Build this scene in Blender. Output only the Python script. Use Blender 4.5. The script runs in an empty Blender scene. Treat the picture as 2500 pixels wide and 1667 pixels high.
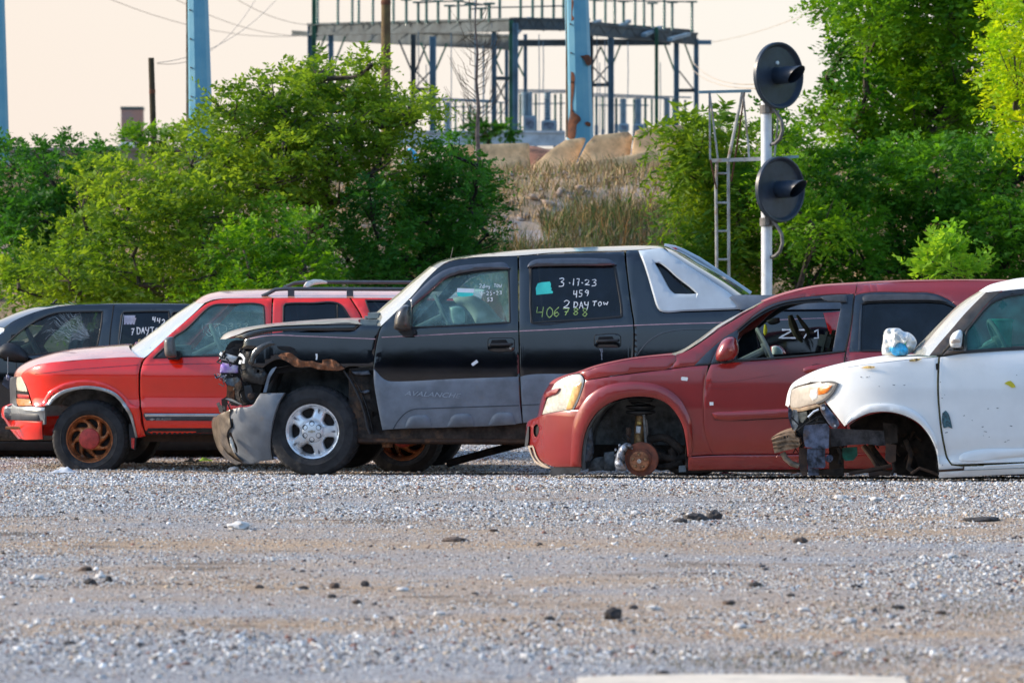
import bpy, bmesh, math, random
import numpy as np
from mathutils import Vector, Matrix, noise
from mathutils.geometry import delaunay_2d_cdt
random.seed(7); RNG = np.random.default_rng(7)
SC = bpy.context.scene; COL = SC.collection
PI = math.pi
FP, YH, HC, CX = 9722.0, 687.0, 1.7, 1250.0      # focal length, horizon row, eye height, centre column (photo pixels)
CROP = {0: (0, 0, 1.06293), 1: (0, 650, .33796), 2: (500, 750, .27430), 3: (860, 580, .35088), 4: (1250, 580, .35067), 5: (1270, 680, .31892),
        6: (1680, 660, .33169), 7: (1880, 660, .34444), 8: (380, 660, .26361), 's': (0, 0, 1.0), 'sig': (1650, 60, .44643),
        'st1': (700, 0, .24237), 'st2': (1150, 0, .25510), 'lf': (0, 0, .29762)}
def P(k, s):
    x0, y0, c = CROP[k]
    return [(x0 + float(a) * c, y0 + float(b) * c) for a, b in (t.split(',') for t in s.split())]
def world(px, py, d):
    return Vector(((px - CX) / FP * d, d, HC - (py - YH) / FP * d))

# ------------------------------------------------------------------ materials
def nt(name):
    m = bpy.data.materials.new(name); m.use_nodes = True
    t = m.node_tree; t.nodes.clear()
    return m, t
def N(t, kind, **kw):
    n = t.nodes.new(kind)
    for k, v in kw.items():
        if k in n.inputs: n.inputs[k].default_value = v
        else: setattr(n, k, v)
    return n
def c4(c): return (c[0], c[1], c[2], 1.0)
def mat(name, col, rough=.5, metal=0.0, coat=0.0, var=.12, scale=12.0, bump=0.0, bscale=60.0, col2=None, spec=.5, rvar=.1, dirt=None, dirt_amt=0.0, flake=0.0, hi=None):
    m, t = nt(name)
    out = N(t, 'ShaderNodeOutputMaterial'); b = N(t, 'ShaderNodeBsdfPrincipled')
    t.links.new(b.outputs[0], out.inputs[0])
    tc = N(t, 'ShaderNodeTexCoord'); 
    no = N(t, 'ShaderNodeTexNoise', Scale=scale, Detail=6.0, Roughness=.6)
    t.links.new(tc.outputs['Object'], no.inputs['Vector'])
    mx = N(t, 'ShaderNodeMix', data_type='RGBA')
    c2 = col2 if col2 else tuple(max(0, x * (1 - 2.2 * var)) for x in col)
    c1 = col if col2 else tuple(min(1, x * (1 + var)) for x in col)
    mx.inputs[6].default_value = c4(c1); mx.inputs[7].default_value = c4(c2)
    mr = N(t, 'ShaderNodeMapRange'); mr.inputs[1].default_value = .38; mr.inputs[2].default_value = .66
    t.links.new(no.outputs[0], mr.inputs[0]); t.links.new(mr.outputs[0], mx.inputs[0])
    last = mx.outputs[2]
    if dirt:
        n2 = N(t, 'ShaderNodeTexNoise', Scale=scale * .35, Detail=8.0, Roughness=.7)
        t.links.new(tc.outputs['Object'], n2.inputs['Vector'])
        m2 = N(t, 'ShaderNodeMapRange'); m2.inputs[1].default_value = .62 - .25 * dirt_amt; m2.inputs[2].default_value = .72 - .2 * dirt_amt
        t.links.new(n2.outputs[0], m2.inputs[0])
        x2 = N(t, 'ShaderNodeMix', data_type='RGBA'); x2.inputs[7].default_value = c4(dirt)
        t.links.new(last, x2.inputs[6]); t.links.new(m2.outputs[0], x2.inputs[0]); last = x2.outputs[2]
    t.links.new(last, b.inputs['Base Color'])
    r = N(t, 'ShaderNodeMapRange'); r.inputs[3].default_value = max(.01, rough - rvar); r.inputs[4].default_value = min(1, rough + rvar)
    t.links.new(no.outputs[0], r.inputs[0]); t.links.new(r.outputs[0], b.inputs['Roughness'])
    b.inputs['Metallic'].default_value = metal
    b.inputs['Specular IOR Level'].default_value = spec
    b.inputs['Coat Weight'].default_value = coat; b.inputs['Coat Roughness'].default_value = .06
    if bump:
        nb = N(t, 'ShaderNodeTexNoise', Scale=bscale, Detail=4.0)
        t.links.new(tc.outputs['Object'], nb.inputs['Vector'])
        bp = N(t, 'ShaderNodeBump', Strength=bump, Distance=.01)
        t.links.new(nb.outputs[0], bp.inputs['Height']); t.links.new(bp.outputs[0], b.inputs['Normal'])
    return m
def glass(name, tint, rough=.02, ior=1.45, veil=(.02, .12, (.45, .5, .48))):
    m, t = nt(name)
    out = N(t, 'ShaderNodeOutputMaterial'); mx = N(t, 'ShaderNodeMixShader')
    tr = N(t, 'ShaderNodeBsdfTransparent', Color=c4(tint)); gl = N(t, 'ShaderNodeBsdfGlossy', Roughness=rough)
    fr = N(t, 'ShaderNodeFresnel', IOR=ior)
    t.links.new(fr.outputs[0], mx.inputs[0]); t.links.new(tr.outputs[0], mx.inputs[1]); t.links.new(gl.outputs[0], mx.inputs[2])
    # dust film on the pane, tinted to paint extra brightness into it
    tc = N(t, 'ShaderNodeTexCoord'); no = N(t, 'ShaderNodeTexNoise', Scale=5.0, Detail=8.0, Roughness=.7)
    t.links.new(tc.outputs['Object'], no.inputs['Vector'])
    mr = N(t, 'ShaderNodeMapRange'); mr.inputs[1].default_value = .45; mr.inputs[2].default_value = .75; mr.inputs[3].default_value = veil[0]; mr.inputs[4].default_value = veil[1]
    t.links.new(no.outputs[0], mr.inputs[0])
    df = N(t, 'ShaderNodeBsdfDiffuse', Color=c4(veil[2])); m2 = N(t, 'ShaderNodeMixShader')
    t.links.new(mr.outputs[0], m2.inputs[0]); t.links.new(mx.outputs[0], m2.inputs[1]); t.links.new(df.outputs[0], m2.inputs[2])
    t.links.new(m2.outputs[0], out.inputs[0])
    return m
def leafmat(name, a, b, trans=.35):
    m, t = nt(name)
    out = N(t, 'ShaderNodeOutputMaterial'); at = N(t, 'ShaderNodeAttribute', attribute_name='tint')
    mx = N(t, 'ShaderNodeMix', data_type='RGBA'); mx.inputs[6].default_value = c4([q * k for q, k in zip(a, (1.5, 1.3, 1.5))]); mx.inputs[7].default_value = c4([q * k for q, k in zip(b, (1.05, .92, 1.3))])
    t.links.new(at.outputs['Fac'], mx.inputs[0])
    pb = N(t, 'ShaderNodeBsdfPrincipled', Roughness=.55); pb.inputs['Specular IOR Level'].default_value = .25
    tl = N(t, 'ShaderNodeBsdfTranslucent')
    hs = N(t, 'ShaderNodeMix', data_type='RGBA', blend_type='MULTIPLY'); hs.inputs[0].default_value = 1; hs.inputs[7].default_value = (1.5, 1.25, .5, 1)
    t.links.new(mx.outputs[2], pb.inputs['Base Color']); t.links.new(mx.outputs[2], hs.inputs[6]); t.links.new(hs.outputs[2], tl.inputs['Color'])
    ms = N(t, 'ShaderNodeMixShader'); ms.inputs[0].default_value = min(.62, trans + .1)
    t.links.new(pb.outputs[0], ms.inputs[1]); t.links.new(tl.outputs[0], ms.inputs[2]); t.links.new(ms.outputs[0], out.inputs[0])
    return m
def attrmat(name, rough=.85, bump=.3, bscale=80):
    m, t = nt(name)
    out = N(t, 'ShaderNodeOutputMaterial'); at = N(t, 'ShaderNodeAttribute', attribute_name='col')
    b = N(t, 'ShaderNodeBsdfPrincipled', Roughness=rough); t.links.new(at.outputs['Color'], b.inputs['Base Color'])
    b.inputs['Specular IOR Level'].default_value = .35
    t.links.new(b.outputs[0], out.inputs[0])
    return m

# ------------------------------------------------------------------ object helpers
def tag(o, label=None, cat=None, group=None, kind=None):
    if label: o['label'] = label
    if cat: o['category'] = cat
    if group: o['group'] = group
    if kind: o['kind'] = kind
    return o
def empty(name, loc, label=None, cat=None, group=None, rz=0):
    o = bpy.data.objects.new(name, None); o.empty_display_size = .1
    o.location = loc; o.rotation_euler = (0, 0, rz); COL.objects.link(o)
    return tag(o, label, cat, group)
def mk(name, verts, faces, m, parent=None, smooth=True, angle=35, fast=False):
    me = bpy.data.meshes.new(name)
    me.from_pydata([tuple(v) for v in verts], [], faces)
    me.validate(clean_customdata=False)
    if smooth:
        me.polygons.foreach_set('use_smooth', [True] * len(me.polygons))
        me.set_sharp_from_angle(angle=math.radians(angle))
    me.materials.append(m)
    o = bpy.data.objects.new(name, me); COL.objects.link(o)
    if parent: o.parent = parent
    return o
class MB:                                       # collects pieces of ONE part
    def __init__(s): s.v = []; s.f = []
    def add(s, v, f):
        k = len(s.v); s.v += [Vector(p) for p in v]; s.f += [tuple(i + k for i in q) for q in f]
    def box(s, a, b, bev=0.0, R=None, c=None):
        bm = bmesh.new(); bmesh.ops.create_cube(bm, size=1)
        ctr = [(a[i] + b[i]) / 2 for i in range(3)]; sz = [abs(b[i] - a[i]) for i in range(3)]
        for v in bm.verts: v.co = Vector((v.co.x * sz[0], v.co.y * sz[1], v.co.z * sz[2]))
        if bev: bmesh.ops.bevel(bm, geom=bm.edges[:], offset=bev, segments=2, affect='EDGES')
        M = Matrix.Translation(ctr) @ (R.to_4x4() if R else Matrix())
        bm.transform(M); bm.verts.ensure_lookup_table()
        s.add([v.co.copy() for v in bm.verts], [[v.index for v in f.verts] for f in bm.faces]); bm.free()
    def tube(s, pts, r, n=8, caps=True):
        pts = [Vector(p) for p in pts]; rs = r if isinstance(r, (list, tuple)) else [r] * len(pts)
        V = []; F = []; up = None
        for i, p in enumerate(pts):
            t = (pts[min(i + 1, len(pts) - 1)] - pts[max(i - 1, 0)])
            t = t.normalized() if t.length > 1e-9 else Vector((0, 0, 1))
            if up is None: up = t.orthogonal().normalized()
            a = (up - t * up.dot(t))
            a = a.normalized() if a.length > 1e-6 else t.orthogonal().normalized(); up = a; b = t.cross(a)
            for j in range(n):
                th = 2 * PI * j / n; V.append(p + (a * math.cos(th) + b * math.sin(th)) * rs[i])
        for i in range(len(pts) - 1):
            for j in range(n):
                F.append((i * n + j, i * n + (j + 1) % n, (i + 1) * n + (j + 1) % n, (i + 1) * n + j))
        if caps: F.append(tuple(range(n))[::-1]); F.append(tuple(range((len(pts) - 1) * n, len(pts) * n)))
        s.add(V, F)
    def beam(s, a, b, w, h=None):               # square bar from a to b
        a = Vector(a); b = Vector(b); h = h or w; t = (b - a).normalized()
        u = Vector((0, 1, 0)) if abs(t.y) < .9 else Vector((1, 0, 0))
        u = (u - t * u.dot(t)).normalized(); v = t.cross(u); V = []
        for p in (a, b):
            for q in ((-1, -1), (1, -1), (1, 1), (-1, 1)): V.append(p + u * q[0] * w / 2 + v * q[1] * h / 2)
        s.add(V, [(0, 1, 2, 3), (7, 6, 5, 4), (0, 4, 5, 1), (1, 5, 6, 2), (2, 6, 7, 3), (3, 7, 4, 0)])
    def lathe(s, prof, n=48, axis='y', c=(0, 0, 0), rf=None):   # prof: (r, along)
        V = []; F = []; m = len(prof); c = Vector(c)
        for j in range(n):
            th = 2 * PI * j / n
            for i, (r, a) in enumerate(prof):
                rr = r + (rf(i, j, r, a) if rf else 0)
                x, y = rr * math.cos(th), rr * math.sin(th)
                V.append(c + (Vector((x, a, y)) if axis == 'y' else Vector((a, x, y)) if axis == 'x' else Vector((x, y, a))))
        for j in range(n):
            k = (j + 1) % n
            for i in range(m - 1): F.append((j * m + i, j * m + i + 1, k * m + i + 1, k * m + i))
        s.add(V, F)
    def build(s, name, m, parent=None, smooth=True, angle=35): return mk(name, s.v, s.f, m, parent, smooth, angle)

# ------------------------------------------------------------------ 2-D outline tools
def dens(poly, step, closed=True, corner=38):
    n = len(poly); pts = [Vector((p[0], p[1])) for p in poly]; out = []
    def tang(i):
        if not closed and i in (0, n - 1): return None
        a = pts[i] - pts[i - 1]; b = pts[(i + 1) % n] - pts[i]
        if a.length < 1e-9 or b.length < 1e-9 or math.degrees(abs(a.angle_signed(b, 0))) > corner: return None
        return (a.normalized() + b.normalized()).normalized()
    T = [tang(i) for i in range(n)]
    for i in range(n if closed else n - 1):
        a, b = pts[i], pts[(i + 1) % n]; L = (b - a).length
        if L < 1e-7: continue
        k = max(1, int(math.ceil(L / step))); d = (b - a).normalized()
        ta = (T[i] or d) * L; tb = (T[(i + 1) % n] or d) * L
        for j in range(k):
            t = j / k; t2 = t * t; t3 = t2 * t
            out.append((2 * t3 - 3 * t2 + 1) * a + (t3 - 2 * t2 + t) * ta + (-2 * t3 + 3 * t2) * b + (t3 - t2) * tb)
    if not closed: out.append(pts[-1])
    return out
def inside_np(poly, X, Y):
    c = np.zeros(X.shape, bool); n = len(poly)
    for i in range(n):
        x1, y1 = poly[i]; x2, y2 = poly[(i + 1) % n]
        if y1 == y2: continue
        c ^= ((y1 > Y) != (y2 > Y)) & (X < (x2 - x1) * (Y - y1) / (y2 - y1) + x1)
    return c
def edge_dist(polys, X, Y):
    D = np.full(X.shape, 1e9)
    for poly in polys:
        n = len(poly)
        for i in range(n):
            x1, y1 = poly[i]; x2, y2 = poly[(i + 1) % n]; dx, dy = x2 - x1, y2 - y1; L = dx * dx + dy * dy + 1e-12
            t = np.clip(((X - x1) * dx + (Y - y1) * dy) / L, 0, 1)
            D = np.minimum(D, np.hypot(X - x1 - t * dx, Y - y1 - t * dy))
    return D
def fill(outer, holes=(), step=.05, ring=.007):
    """triangulate an outline with holes on a fine grid: (points, triangles, distance to the edge)"""
    outer = [tuple(p) for p in outer]; holes = [[tuple(p) for p in h] for h in holes]
    xs = [p[0] for p in outer]; ys = [p[1] for p in outer]
    gx, gy = np.meshgrid(np.arange(min(xs) + step / 2, max(xs), step), np.arange(min(ys) + step / 2, max(ys), step))
    gx = gx.ravel(); gy = gy.ravel(); ok = inside_np(outer, gx, gy)
    for h in holes: ok &= ~inside_np(h, gx, gy)
    gx, gy = gx[ok], gy[ok]
    if len(gx):
        D = edge_dist([outer] + holes, gx, gy); k = D > max(ring * 1.7, step * .3); gx, gy = gx[k], gy[k]
    P2 = []; E = []
    for L in [outer] + holes:
        k = len(P2); P2 += L; E += [(k + i, k + (i + 1) % len(L)) for i in range(len(L))]
    if ring:
        R = []
        for L in [outer] + holes:
            n = len(L)
            for i in range(n):
                a = Vector(L[i - 1]); b = Vector(L[(i + 1) % n]); t = (b - a)
                if t.length < 1e-9: continue
                t.normalize(); q = Vector((-t.y, t.x)) * ring
                for s in (1, -1): R.append((L[i][0] + q.x * s, L[i][1] + q.y * s))
        R = np.array(R); ok = inside_np(outer, R[:, 0], R[:, 1])
        for h in holes: ok &= ~inside_np(h, R[:, 0], R[:, 1])
        R = R[ok]
        if len(R):
            D = edge_dist([outer] + holes, R[:, 0], R[:, 1]); R = R[D > ring * .8]; P2 += [tuple(r) for r in R]
    P2 += list(zip(gx.tolist(), gy.tolist()))
    v, e, f, *_ = delaunay_2d_cdt([Vector(p) for p in P2], E, [], 0, 1e-6)
    A = np.array([tuple(p) for p in v]); T = np.array([q for q in f if len(q) == 3])
    c = A[T].mean(1); ok = inside_np(outer, c[:, 0], c[:, 1])
    for h in holes: ok &= ~inside_np(h, c[:, 0], c[:, 1])
    T = T[ok]
    a = A[T]; cr = (a[:, 1, 0] - a[:, 0, 0]) * (a[:, 2, 1] - a[:, 0, 1]) - (a[:, 1, 1] - a[:, 0, 1]) * (a[:, 2, 0] - a[:, 0, 0])
    T = T[np.abs(cr) > 1e-9]
    return A, T.tolist(), edge_dist([outer] + holes, A[:, 0], A[:, 1])
def shell(A, T, yf, thick, rim_in=.004, D=None):
    """the filled outline as a curved sheet with a folded edge; yf(i) gives the depth of a point"""
    V = [Vector((A[i][0], yf(i) + (rim_in if D is not None and D[i] < 1e-5 else 0), A[i][1])) for i in range(len(A))]
    F = []
    for t in T:
        a, b, c = (V[k] for k in t)
        F.append(tuple(t) if (b - a).cross(c - a).y < 0 else (t[0], t[2], t[1]))
    cnt = {}
    for f in F:
        for i in range(3): cnt[(f[i], f[(i + 1) % 3])] = 1
    back = {}
    for (a, b) in list(cnt):
        if (b, a) not in cnt:
            for k in (a, b):
                if k not in back: back[k] = len(V); V.append(V[k] + Vector((0, thick, 0)))
            F.append((b, a, back[a], back[b]))
    return V, F
def hermite(tab, x):
    tab = sorted(tab); n = len(tab)
    if x <= tab[0][0]: return tab[0][1]
    if x >= tab[-1][0]: return tab[-1][1]
    for i in range(n - 1):
        if x <= tab[i + 1][0]: break
    def s(k):
        if k <= 0 or k >= n - 1:
            k2 = 0 if k <= 0 else n - 2
            return (tab[k2 + 1][1] - tab[k2][1]) / (tab[k2 + 1][0] - tab[k2][0])
        a = (tab[k][1] - tab[k - 1][1]) / (tab[k][0] - tab[k - 1][0]); b = (tab[k + 1][1] - tab[k][1]) / (tab[k + 1][0] - tab[k][0])
        return 0 if a * b <= 0 else 2 * a * b / (a + b)
    x0, y0 = tab[i]; x1, y1 = tab[i + 1]; h = x1 - x0; t = (x - x0) / h
    return (2 * t**3 - 3 * t**2 + 1) * y0 + (t**3 - 2 * t**2 + t) * h * s(i) + (-2 * t**3 + 3 * t**2) * y1 + (t**3 - t**2) * h * s(i + 1)

class Car:
    """a car standing side-on: local x along the car, y away from the viewer's side, z up"""
    def __init__(s, root, x0, d, zg, W, prof, front=None, rear=None, yaw=0.0):
        s.root = root; s.x0 = x0; s.d = d; s.zg = zg; s.W = W; s.yaw = yaw; s.front = front; s.rear = rear; s.c = math.cos(yaw); s.s = math.sin(yaw)
        s.prof = sorted((HC - (py - YH) / FP * d - zg, y) for py, y in prof)
        s.ft = None; s.rt = None
        if front: s.ft = (s.pt(front[0], 900, 0)[0], front[1], front[2], front[3] if len(front) > 3 else 3)
        if rear: s.rt = (s.pt(rear[0], 900, 0)[0], rear[1], rear[2])
        root.location = (x0, d, zg); root.rotation_euler = (0, 0, yaw)
    def pt(s, px, py, ly):
        u = (px - CX) / FP
        lx = (u * (s.d + ly * s.c) - s.x0 + ly * s.s) / (s.c - u * s.s)
        Y = s.d + lx * s.s + ly * s.c
        return Vector((lx, ly, HC - (py - YH) / FP * Y - s.zg))
    def Y(s, lx, lz):
        y = hermite(s.prof, lz)
        if s.ft:
            x, L, A, p = s.ft; t = (x + L - lx) / L
            if t > 0: y += A * min(t, 1.15) ** p
        if s.rt:
            x, L, A = s.rt; t = (lx - (x - L)) / L
            if t > 0: y += A * min(t, 1.15) ** 3
        return y
    def sp(s, px, py):
        y = 0
        for _ in range(4):
            p = s.pt(px, py, y); y = s.Y(p.x, p.z)
        return Vector((p.x, y, p.z))
    def panel(s, name, outline, m, parent=None, holes=(), off=0.0, thick=.03, step=.05, far=False, rim=.004, bulge=None, ring=.007, corner=38, yfun=None, nm=None):
        if thick <= .006 and off > 0: rim = 0; off += .003
        O = [(p.x, p.z) for p in (s.sp(*q) for q in outline)]; H = [[(p.x, p.z) for p in (s.sp(*q) for q in h)] for h in holes]
        O = dens(O, step, corner=corner); H = [dens(h, step, corner=corner) for h in H]
        A, T, D = fill(O, H, step, ring)
        f = lambda i: (yfun or s.Y)(A[i][0], A[i][1]) - off - (bulge * min(1, D[i] / abs(.03)) if bulge else 0)
        V, F = shell(A, T, f, thick, rim, D)
        o = mk(name, V, F, m, parent or s.root)
        if far:
            V2 = [Vector((v.x, s.W - v.y, v.z)) for v in V]; mk(name, V2, [tuple(reversed(q)) for q in F], m, s.root if not isinstance(far, bpy.types.Object) else far)
        return o
    def strip(s, name, line, w, m, parent=None, off=.003, closed=False):    # narrow band that follows the body, w in metres
        L = dens([(p.x, p.z) for p in (s.sp(*q) for q in line)], .03, closed=closed); V = []; F = []
        n = len(L)
        for i, p in enumerate(L):
            t = (L[min(i + 1, n - 1)] - L[max(i - 1, 0)]).normalized(); q = Vector((-t.y, t.x)) * w / 2
            for a, o in ((1, 0), (.5, off), (-.5, off), (-1, 0)):
                r = p + q * a; V.append(Vector((r.x, s.Y(r.x, r.y) - o - .001, r.y)))
        for i in range(n - 1):
            for j in range(3): F.append((i * 4 + j, i * 4 + j + 1, i * 4 + j + 5, i * 4 + j + 4))
        return mk(name, V, F, m, parent or s.root)
    def loft(s, name, st, m, parent=None, n=3.0, k=20, thick=.02, sub=4, yin=0.0, cen=None):
        """surface from side to side; st: (edge x, edge y, centre x, centre y) in photo pixels"""
        E = [s.sp(a, b) for a, b, _, _ in st]; C = [s.pt(c, d, s.W / 2) for _, _, c, d in st]
        def dn(L):
            out = []
            for i in range(len(L) - 1):
                p0 = L[max(i - 1, 0)]; p1 = L[i]; p2 = L[i + 1]; p3 = L[min(i + 2, len(L) - 1)]
                for j in range(sub):
                    t = j / sub
                    out.append(.5 * ((2 * p1) + (p2 - p0) * t + (2 * p0 - 5 * p1 + 4 * p2 - p3) * t * t + (3 * p1 - p0 - 3 * p2 + p3) * t**3))
            return out + [L[-1]]
        E = dn(E); C = dn(C); V = []; F = []
        for e, c in zip(E, C):
            for j in range(k + 1):
                q = -math.cos(PI * j / k); w = 1 - abs(q) ** n
                y = s.W / 2 + q * (s.W / 2 - e.y - yin)
                V.append(Vector((e.x + (c.x - e.x) * w, y, e.z + (c.z - e.z) * w)))
        K = k + 1
        for i in range(len(E) - 1):
            for j in range(k): F.append((i * K + j, i * K + j + 1, (i + 1) * K + j + 1, (i + 1) * K + j))
        return mk(name, V, F, m, parent or s.root, angle=60)
    def plate(s, name, outline, m, ly=0.0, thick=.02, parent=None, holes=(), bend=0.0, step=.06, ring=0, mb=None):
        O = dens([(p.x, p.z) for p in (s.pt(a, b, ly) for a, b in outline)], step); H = [dens([(p.x, p.z) for p in (s.pt(a, b, ly) for a, b in h)], step) for h in holes]
        A, T, D = fill(O, H, step, ring)
        f = lambda i: ly + bend * (noise.noise(Vector((A[i][0] * 9, A[i][1] * 9, ly * 7))))
        V, F = shell(A, T, f, thick, 0, D)
        nv = len(A); F += [tuple(reversed([x + 0 for x in q])) for q in ()]
        k = len(V); V += [Vector((v.x, v.y + thick, v.z)) for v in V[:nv]]; F += [(q[0] + k, q[2] + k, q[1] + k) for q in [f_ for f_ in F if len(f_) == 3]]
        if mb is not None: mb.add(V, F); return
        return mk(name, V, F, m, parent or s.root)
    def puff(s, name, outline, m, ly, T, parent=None, R=None, step=.02, back=1.0, mb=None, rough=0.0, corner=60, surf=False):
        """a rounded solid with the traced outline and half thickness T"""
        if surf: ly = s.sp(*outline[0]).y
        O = dens([(p.x, p.z) for p in (s.pt(a, b, ly) for a, b in outline)], step, corner=corner)
        A, Tr, D = fill(O, (), step, step * .25); R = R or max(D) * 1.0
        h = np.sqrt(np.clip(1 - (1 - np.minimum(D / R, 1)) ** 2, 0, 1)) * T
        V = []; F = []; n = len(A)
        for sg in (-1, back):
            for i in range(n):
                r = rough * noise.noise(Vector((A[i][0] * 25, A[i][1] * 25, sg * 5 + ly))) if rough else 0
                V.append(Vector((A[i][0], ly + sg * h[i] + r * (1 if h[i] > 0 else 0), A[i][1])))
        for t in Tr:
            a, b, c = (V[k] for k in t); q = (b - a).cross(c - a).y < 0
            F.append(tuple(t) if q else (t[0], t[2], t[1])); u = (t[0] + n, t[2] + n, t[1] + n); F.append(u if q else (u[0], u[2], u[1]))
        if mb is not None: mb.add(V, F); return
        o = mk(name, V, F, m, parent or s.root, angle=70)
        bm = bmesh.new(); bm.from_mesh(o.data); bmesh.ops.remove_doubles(bm, verts=bm.verts, dist=1e-5); bm.to_mesh(o.data); bm.free()
        return o
    def ink(s, name, lines, w, m, parent=None, off=.004):     # painted strokes lying on the surface
        V = []; F = []
        for L in lines:
            Q = dens([(p.x, p.z) for p in (s.sp(*q) for q in L)], .012, closed=False, corner=75); k = len(V); n = len(Q)
            for i, p in enumerate(Q):
                t = (Q[min(i + 1, n - 1)] - Q[max(i - 1, 0)])
                t = t.normalized() if t.length > 1e-9 else Vector((1, 0)); ww = w * (.75 + .5 * noise.noise(Vector((p.x * 40, p.y * 40, 1))))
                q = Vector((-t.y, t.x)) * ww / 2
                for a in (1, -1): r = p + q * a; V.append(Vector((r.x, s.Y(r.x, r.y) - off, r.y)))
            for i in range(n - 1): F.append((k + 2 * i, k + 2 * i + 1, k + 2 * i + 3, k + 2 * i + 2))
        return mk(name, V, F, m, parent or s.root)
    def at(s, px, py, ly): return s.pt(px, py, ly)

# hand lettering: strokes in a unit box, y down
FONT = {'0': ["0.5,0 0.1,.3 .1,.75 .45,1 .85,.75 .9,.3 .5,0"], '1': [".5,0 .45,1"], '2': [".05,.2 .4,0 .8,.2 .6,.6 .05,.95 .9,1"], '3': [".1,.08 .7,.0 .85,.2 .4,.45 .85,.6 .8,.9 .1,1"],
        '4': [".15,0 .05,.55 .7,.5", ".75,0 .6,1"], '5': [".85,0 .25,.02 .2,.45 .75,.5 .7,.9 .1,1"], '6': [".7,0 .2,.4 .1,.8 .5,1 .85,.75 .5,.5 .15,.75"], '7': [".05,.05 .9,0 .4,1", ".3,.5 .8,.45"],
        '8': [".8,.15 .4,0 .2,.25 .8,.7 .5,1 .15,.8 .8,.2"], '9': [".85,.15 .4,0 .1,.3 .5,.5 .85,.2 .8,.6 .6,1"], '-': [".2,.55 .8,.5"], '.': [".3,.48 .5,.6 .7,.55"],
        'D': [".15,0 .1,1", ".0,.05 .7,.15 .9,.5 .6,.9 .0,1"], 'A': ["0,1 .5,0 .8,1", ".15,.65 .8,.6"], 'Y': [".05,0 .15,.45 .6,.5", ".85,0 .7,.7 .4,1.25"], 'T': ["0,.05 1,0", ".5,0 .45,1"],
        'O': [".5,.1 .1,.5 .4,1 .85,.7 .7,.2 .5,.1"], 'W': ["0,.2 .15,.95 .5,.5 .75,.95 1,.1"], 'd': [".8,.55 .2,.55 .15,1 .75,.95", ".8,0 .8,1"], 'a': [".8,.5 .25,.5 .15,.95 .75,.9 .8,.5 .9,1"],
        'y': [".1,.5 .2,.85 .7,.8", ".8,.5 .6,1.3 .2,1.3"], 'o': [".5,.5 .15,.7 .4,1 .8,.8 .5,.5"], 'w': ["0,.5 .2,1 .5,.6 .75,1 1,.5"], 'S': [".85,.05 .2,.1 .2,.4 .8,.55 .7,.95 .1,.95"]}
def word(txt, x, y, w, h, gap=.25, slope=0.0, k='s'):
    x0, y0, c = CROP[k]; L = []; rj = random.Random(len(txt) * 31 + int(x)); h0 = h
    for i, ch in enumerate(txt):
        h = h0 * rj.uniform(.88, 1.12); y_ = y; x_ = rj.uniform(-.06, .06) * w; sh = rj.uniform(-.12, .06)
        for st in FONT.get(ch, []):
            L.append([(x0 + c * (x + x_ + i * w * (1 + gap) + float(a) * w + sh * h * float(b)), y0 + c * (y + slope * i * w + float(b) * h)) for a, b in (t.split(',') for t in st.split())])
    return L
def circ(cx, cy, r, n=24, ry=None): return [(cx + r * math.cos(2 * PI * i / n), cy + (ry or r) * math.sin(2 * PI * i / n)) for i in range(n)]
# ================================================================== camera, sky and sun
cam = bpy.data.cameras.new('camera'); co = bpy.data.objects.new('camera', cam); COL.objects.link(co)
co.location = (0, 0, HC); co.rotation_euler = (PI / 2, 0, 0)
cam.sensor_width = 36; cam.lens = FP / 2500 * 36; cam.shift_y = -(833.5 - YH) / 2500; cam.clip_start = .5; cam.clip_end = 3000
cam.dof.use_dof = True; cam.dof.focus_distance = 33.0; cam.dof.aperture_fstop = 4.6
SC.camera = co
SUN_EL, SUN_AZ = math.radians(24), math.radians(-82)        # azimuth from +Y towards +X
W = bpy.data.worlds.new("World"); SC.world = W; W.use_nodes = True
t = W.node_tree; t.nodes.clear()
wo = N(t, 'ShaderNodeOutputWorld'); bg = N(t, 'ShaderNodeBackground', Strength=.15); sk = N(t, 'ShaderNodeTexSky', sky_type='NISHITA')
sk.sun_disc = False; sk.sun_elevation = SUN_EL; sk.sun_rotation = SUN_AZ; sk.air_density = 1.2; sk.dust_density = 1.2; sk.ozone_density = 3.5
tn = N(t, 'ShaderNodeMix', data_type='RGBA', blend_type='MULTIPLY'); tn.inputs[0].default_value = 1; tn.inputs[7].default_value = (.98, .98, .95, 1)
t.links.new(sk.outputs[0], tn.inputs[6]); t.links.new(tn.outputs[2], bg.inputs[0])
# evening haze lying along the horizon, thickest beyond the embankment
tc = N(t, 'ShaderNodeTexCoord'); sx = N(t, 'ShaderNodeSeparateXYZ'); t.links.new(tc.outputs['Generated'], sx.inputs[0])
el = N(t, 'ShaderNodeMapRange', interpolation_type='SMOOTHSTEP'); el.inputs[1].default_value = .75; el.inputs[2].default_value = -.02; t.links.new(sx.outputs['Z'], el.inputs[0])
az = N(t, 'ShaderNodeMapRange', interpolation_type='SMOOTHSTEP'); az.inputs[1].default_value = -.75; az.inputs[2].default_value = .8; az.inputs[3].default_value = .04; t.links.new(sx.outputs['Y'], az.inputs[0])
mu = N(t, 'ShaderNodeMath', operation='MULTIPLY'); t.links.new(el.outputs[0], mu.inputs[0]); t.links.new(az.outputs[0], mu.inputs[1])
b2 = N(t, 'ShaderNodeBackground', Color=(1.0, .925, .82, 1), Strength=.385); ms = N(t, 'ShaderNodeMixShader')
t.links.new(mu.outputs[0], ms.inputs[0]); t.links.new(bg.outputs[0], ms.inputs[1]); t.links.new(b2.outputs[0], ms.inputs[2]); t.links.new(ms.outputs[0], wo.inputs[0])
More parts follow.
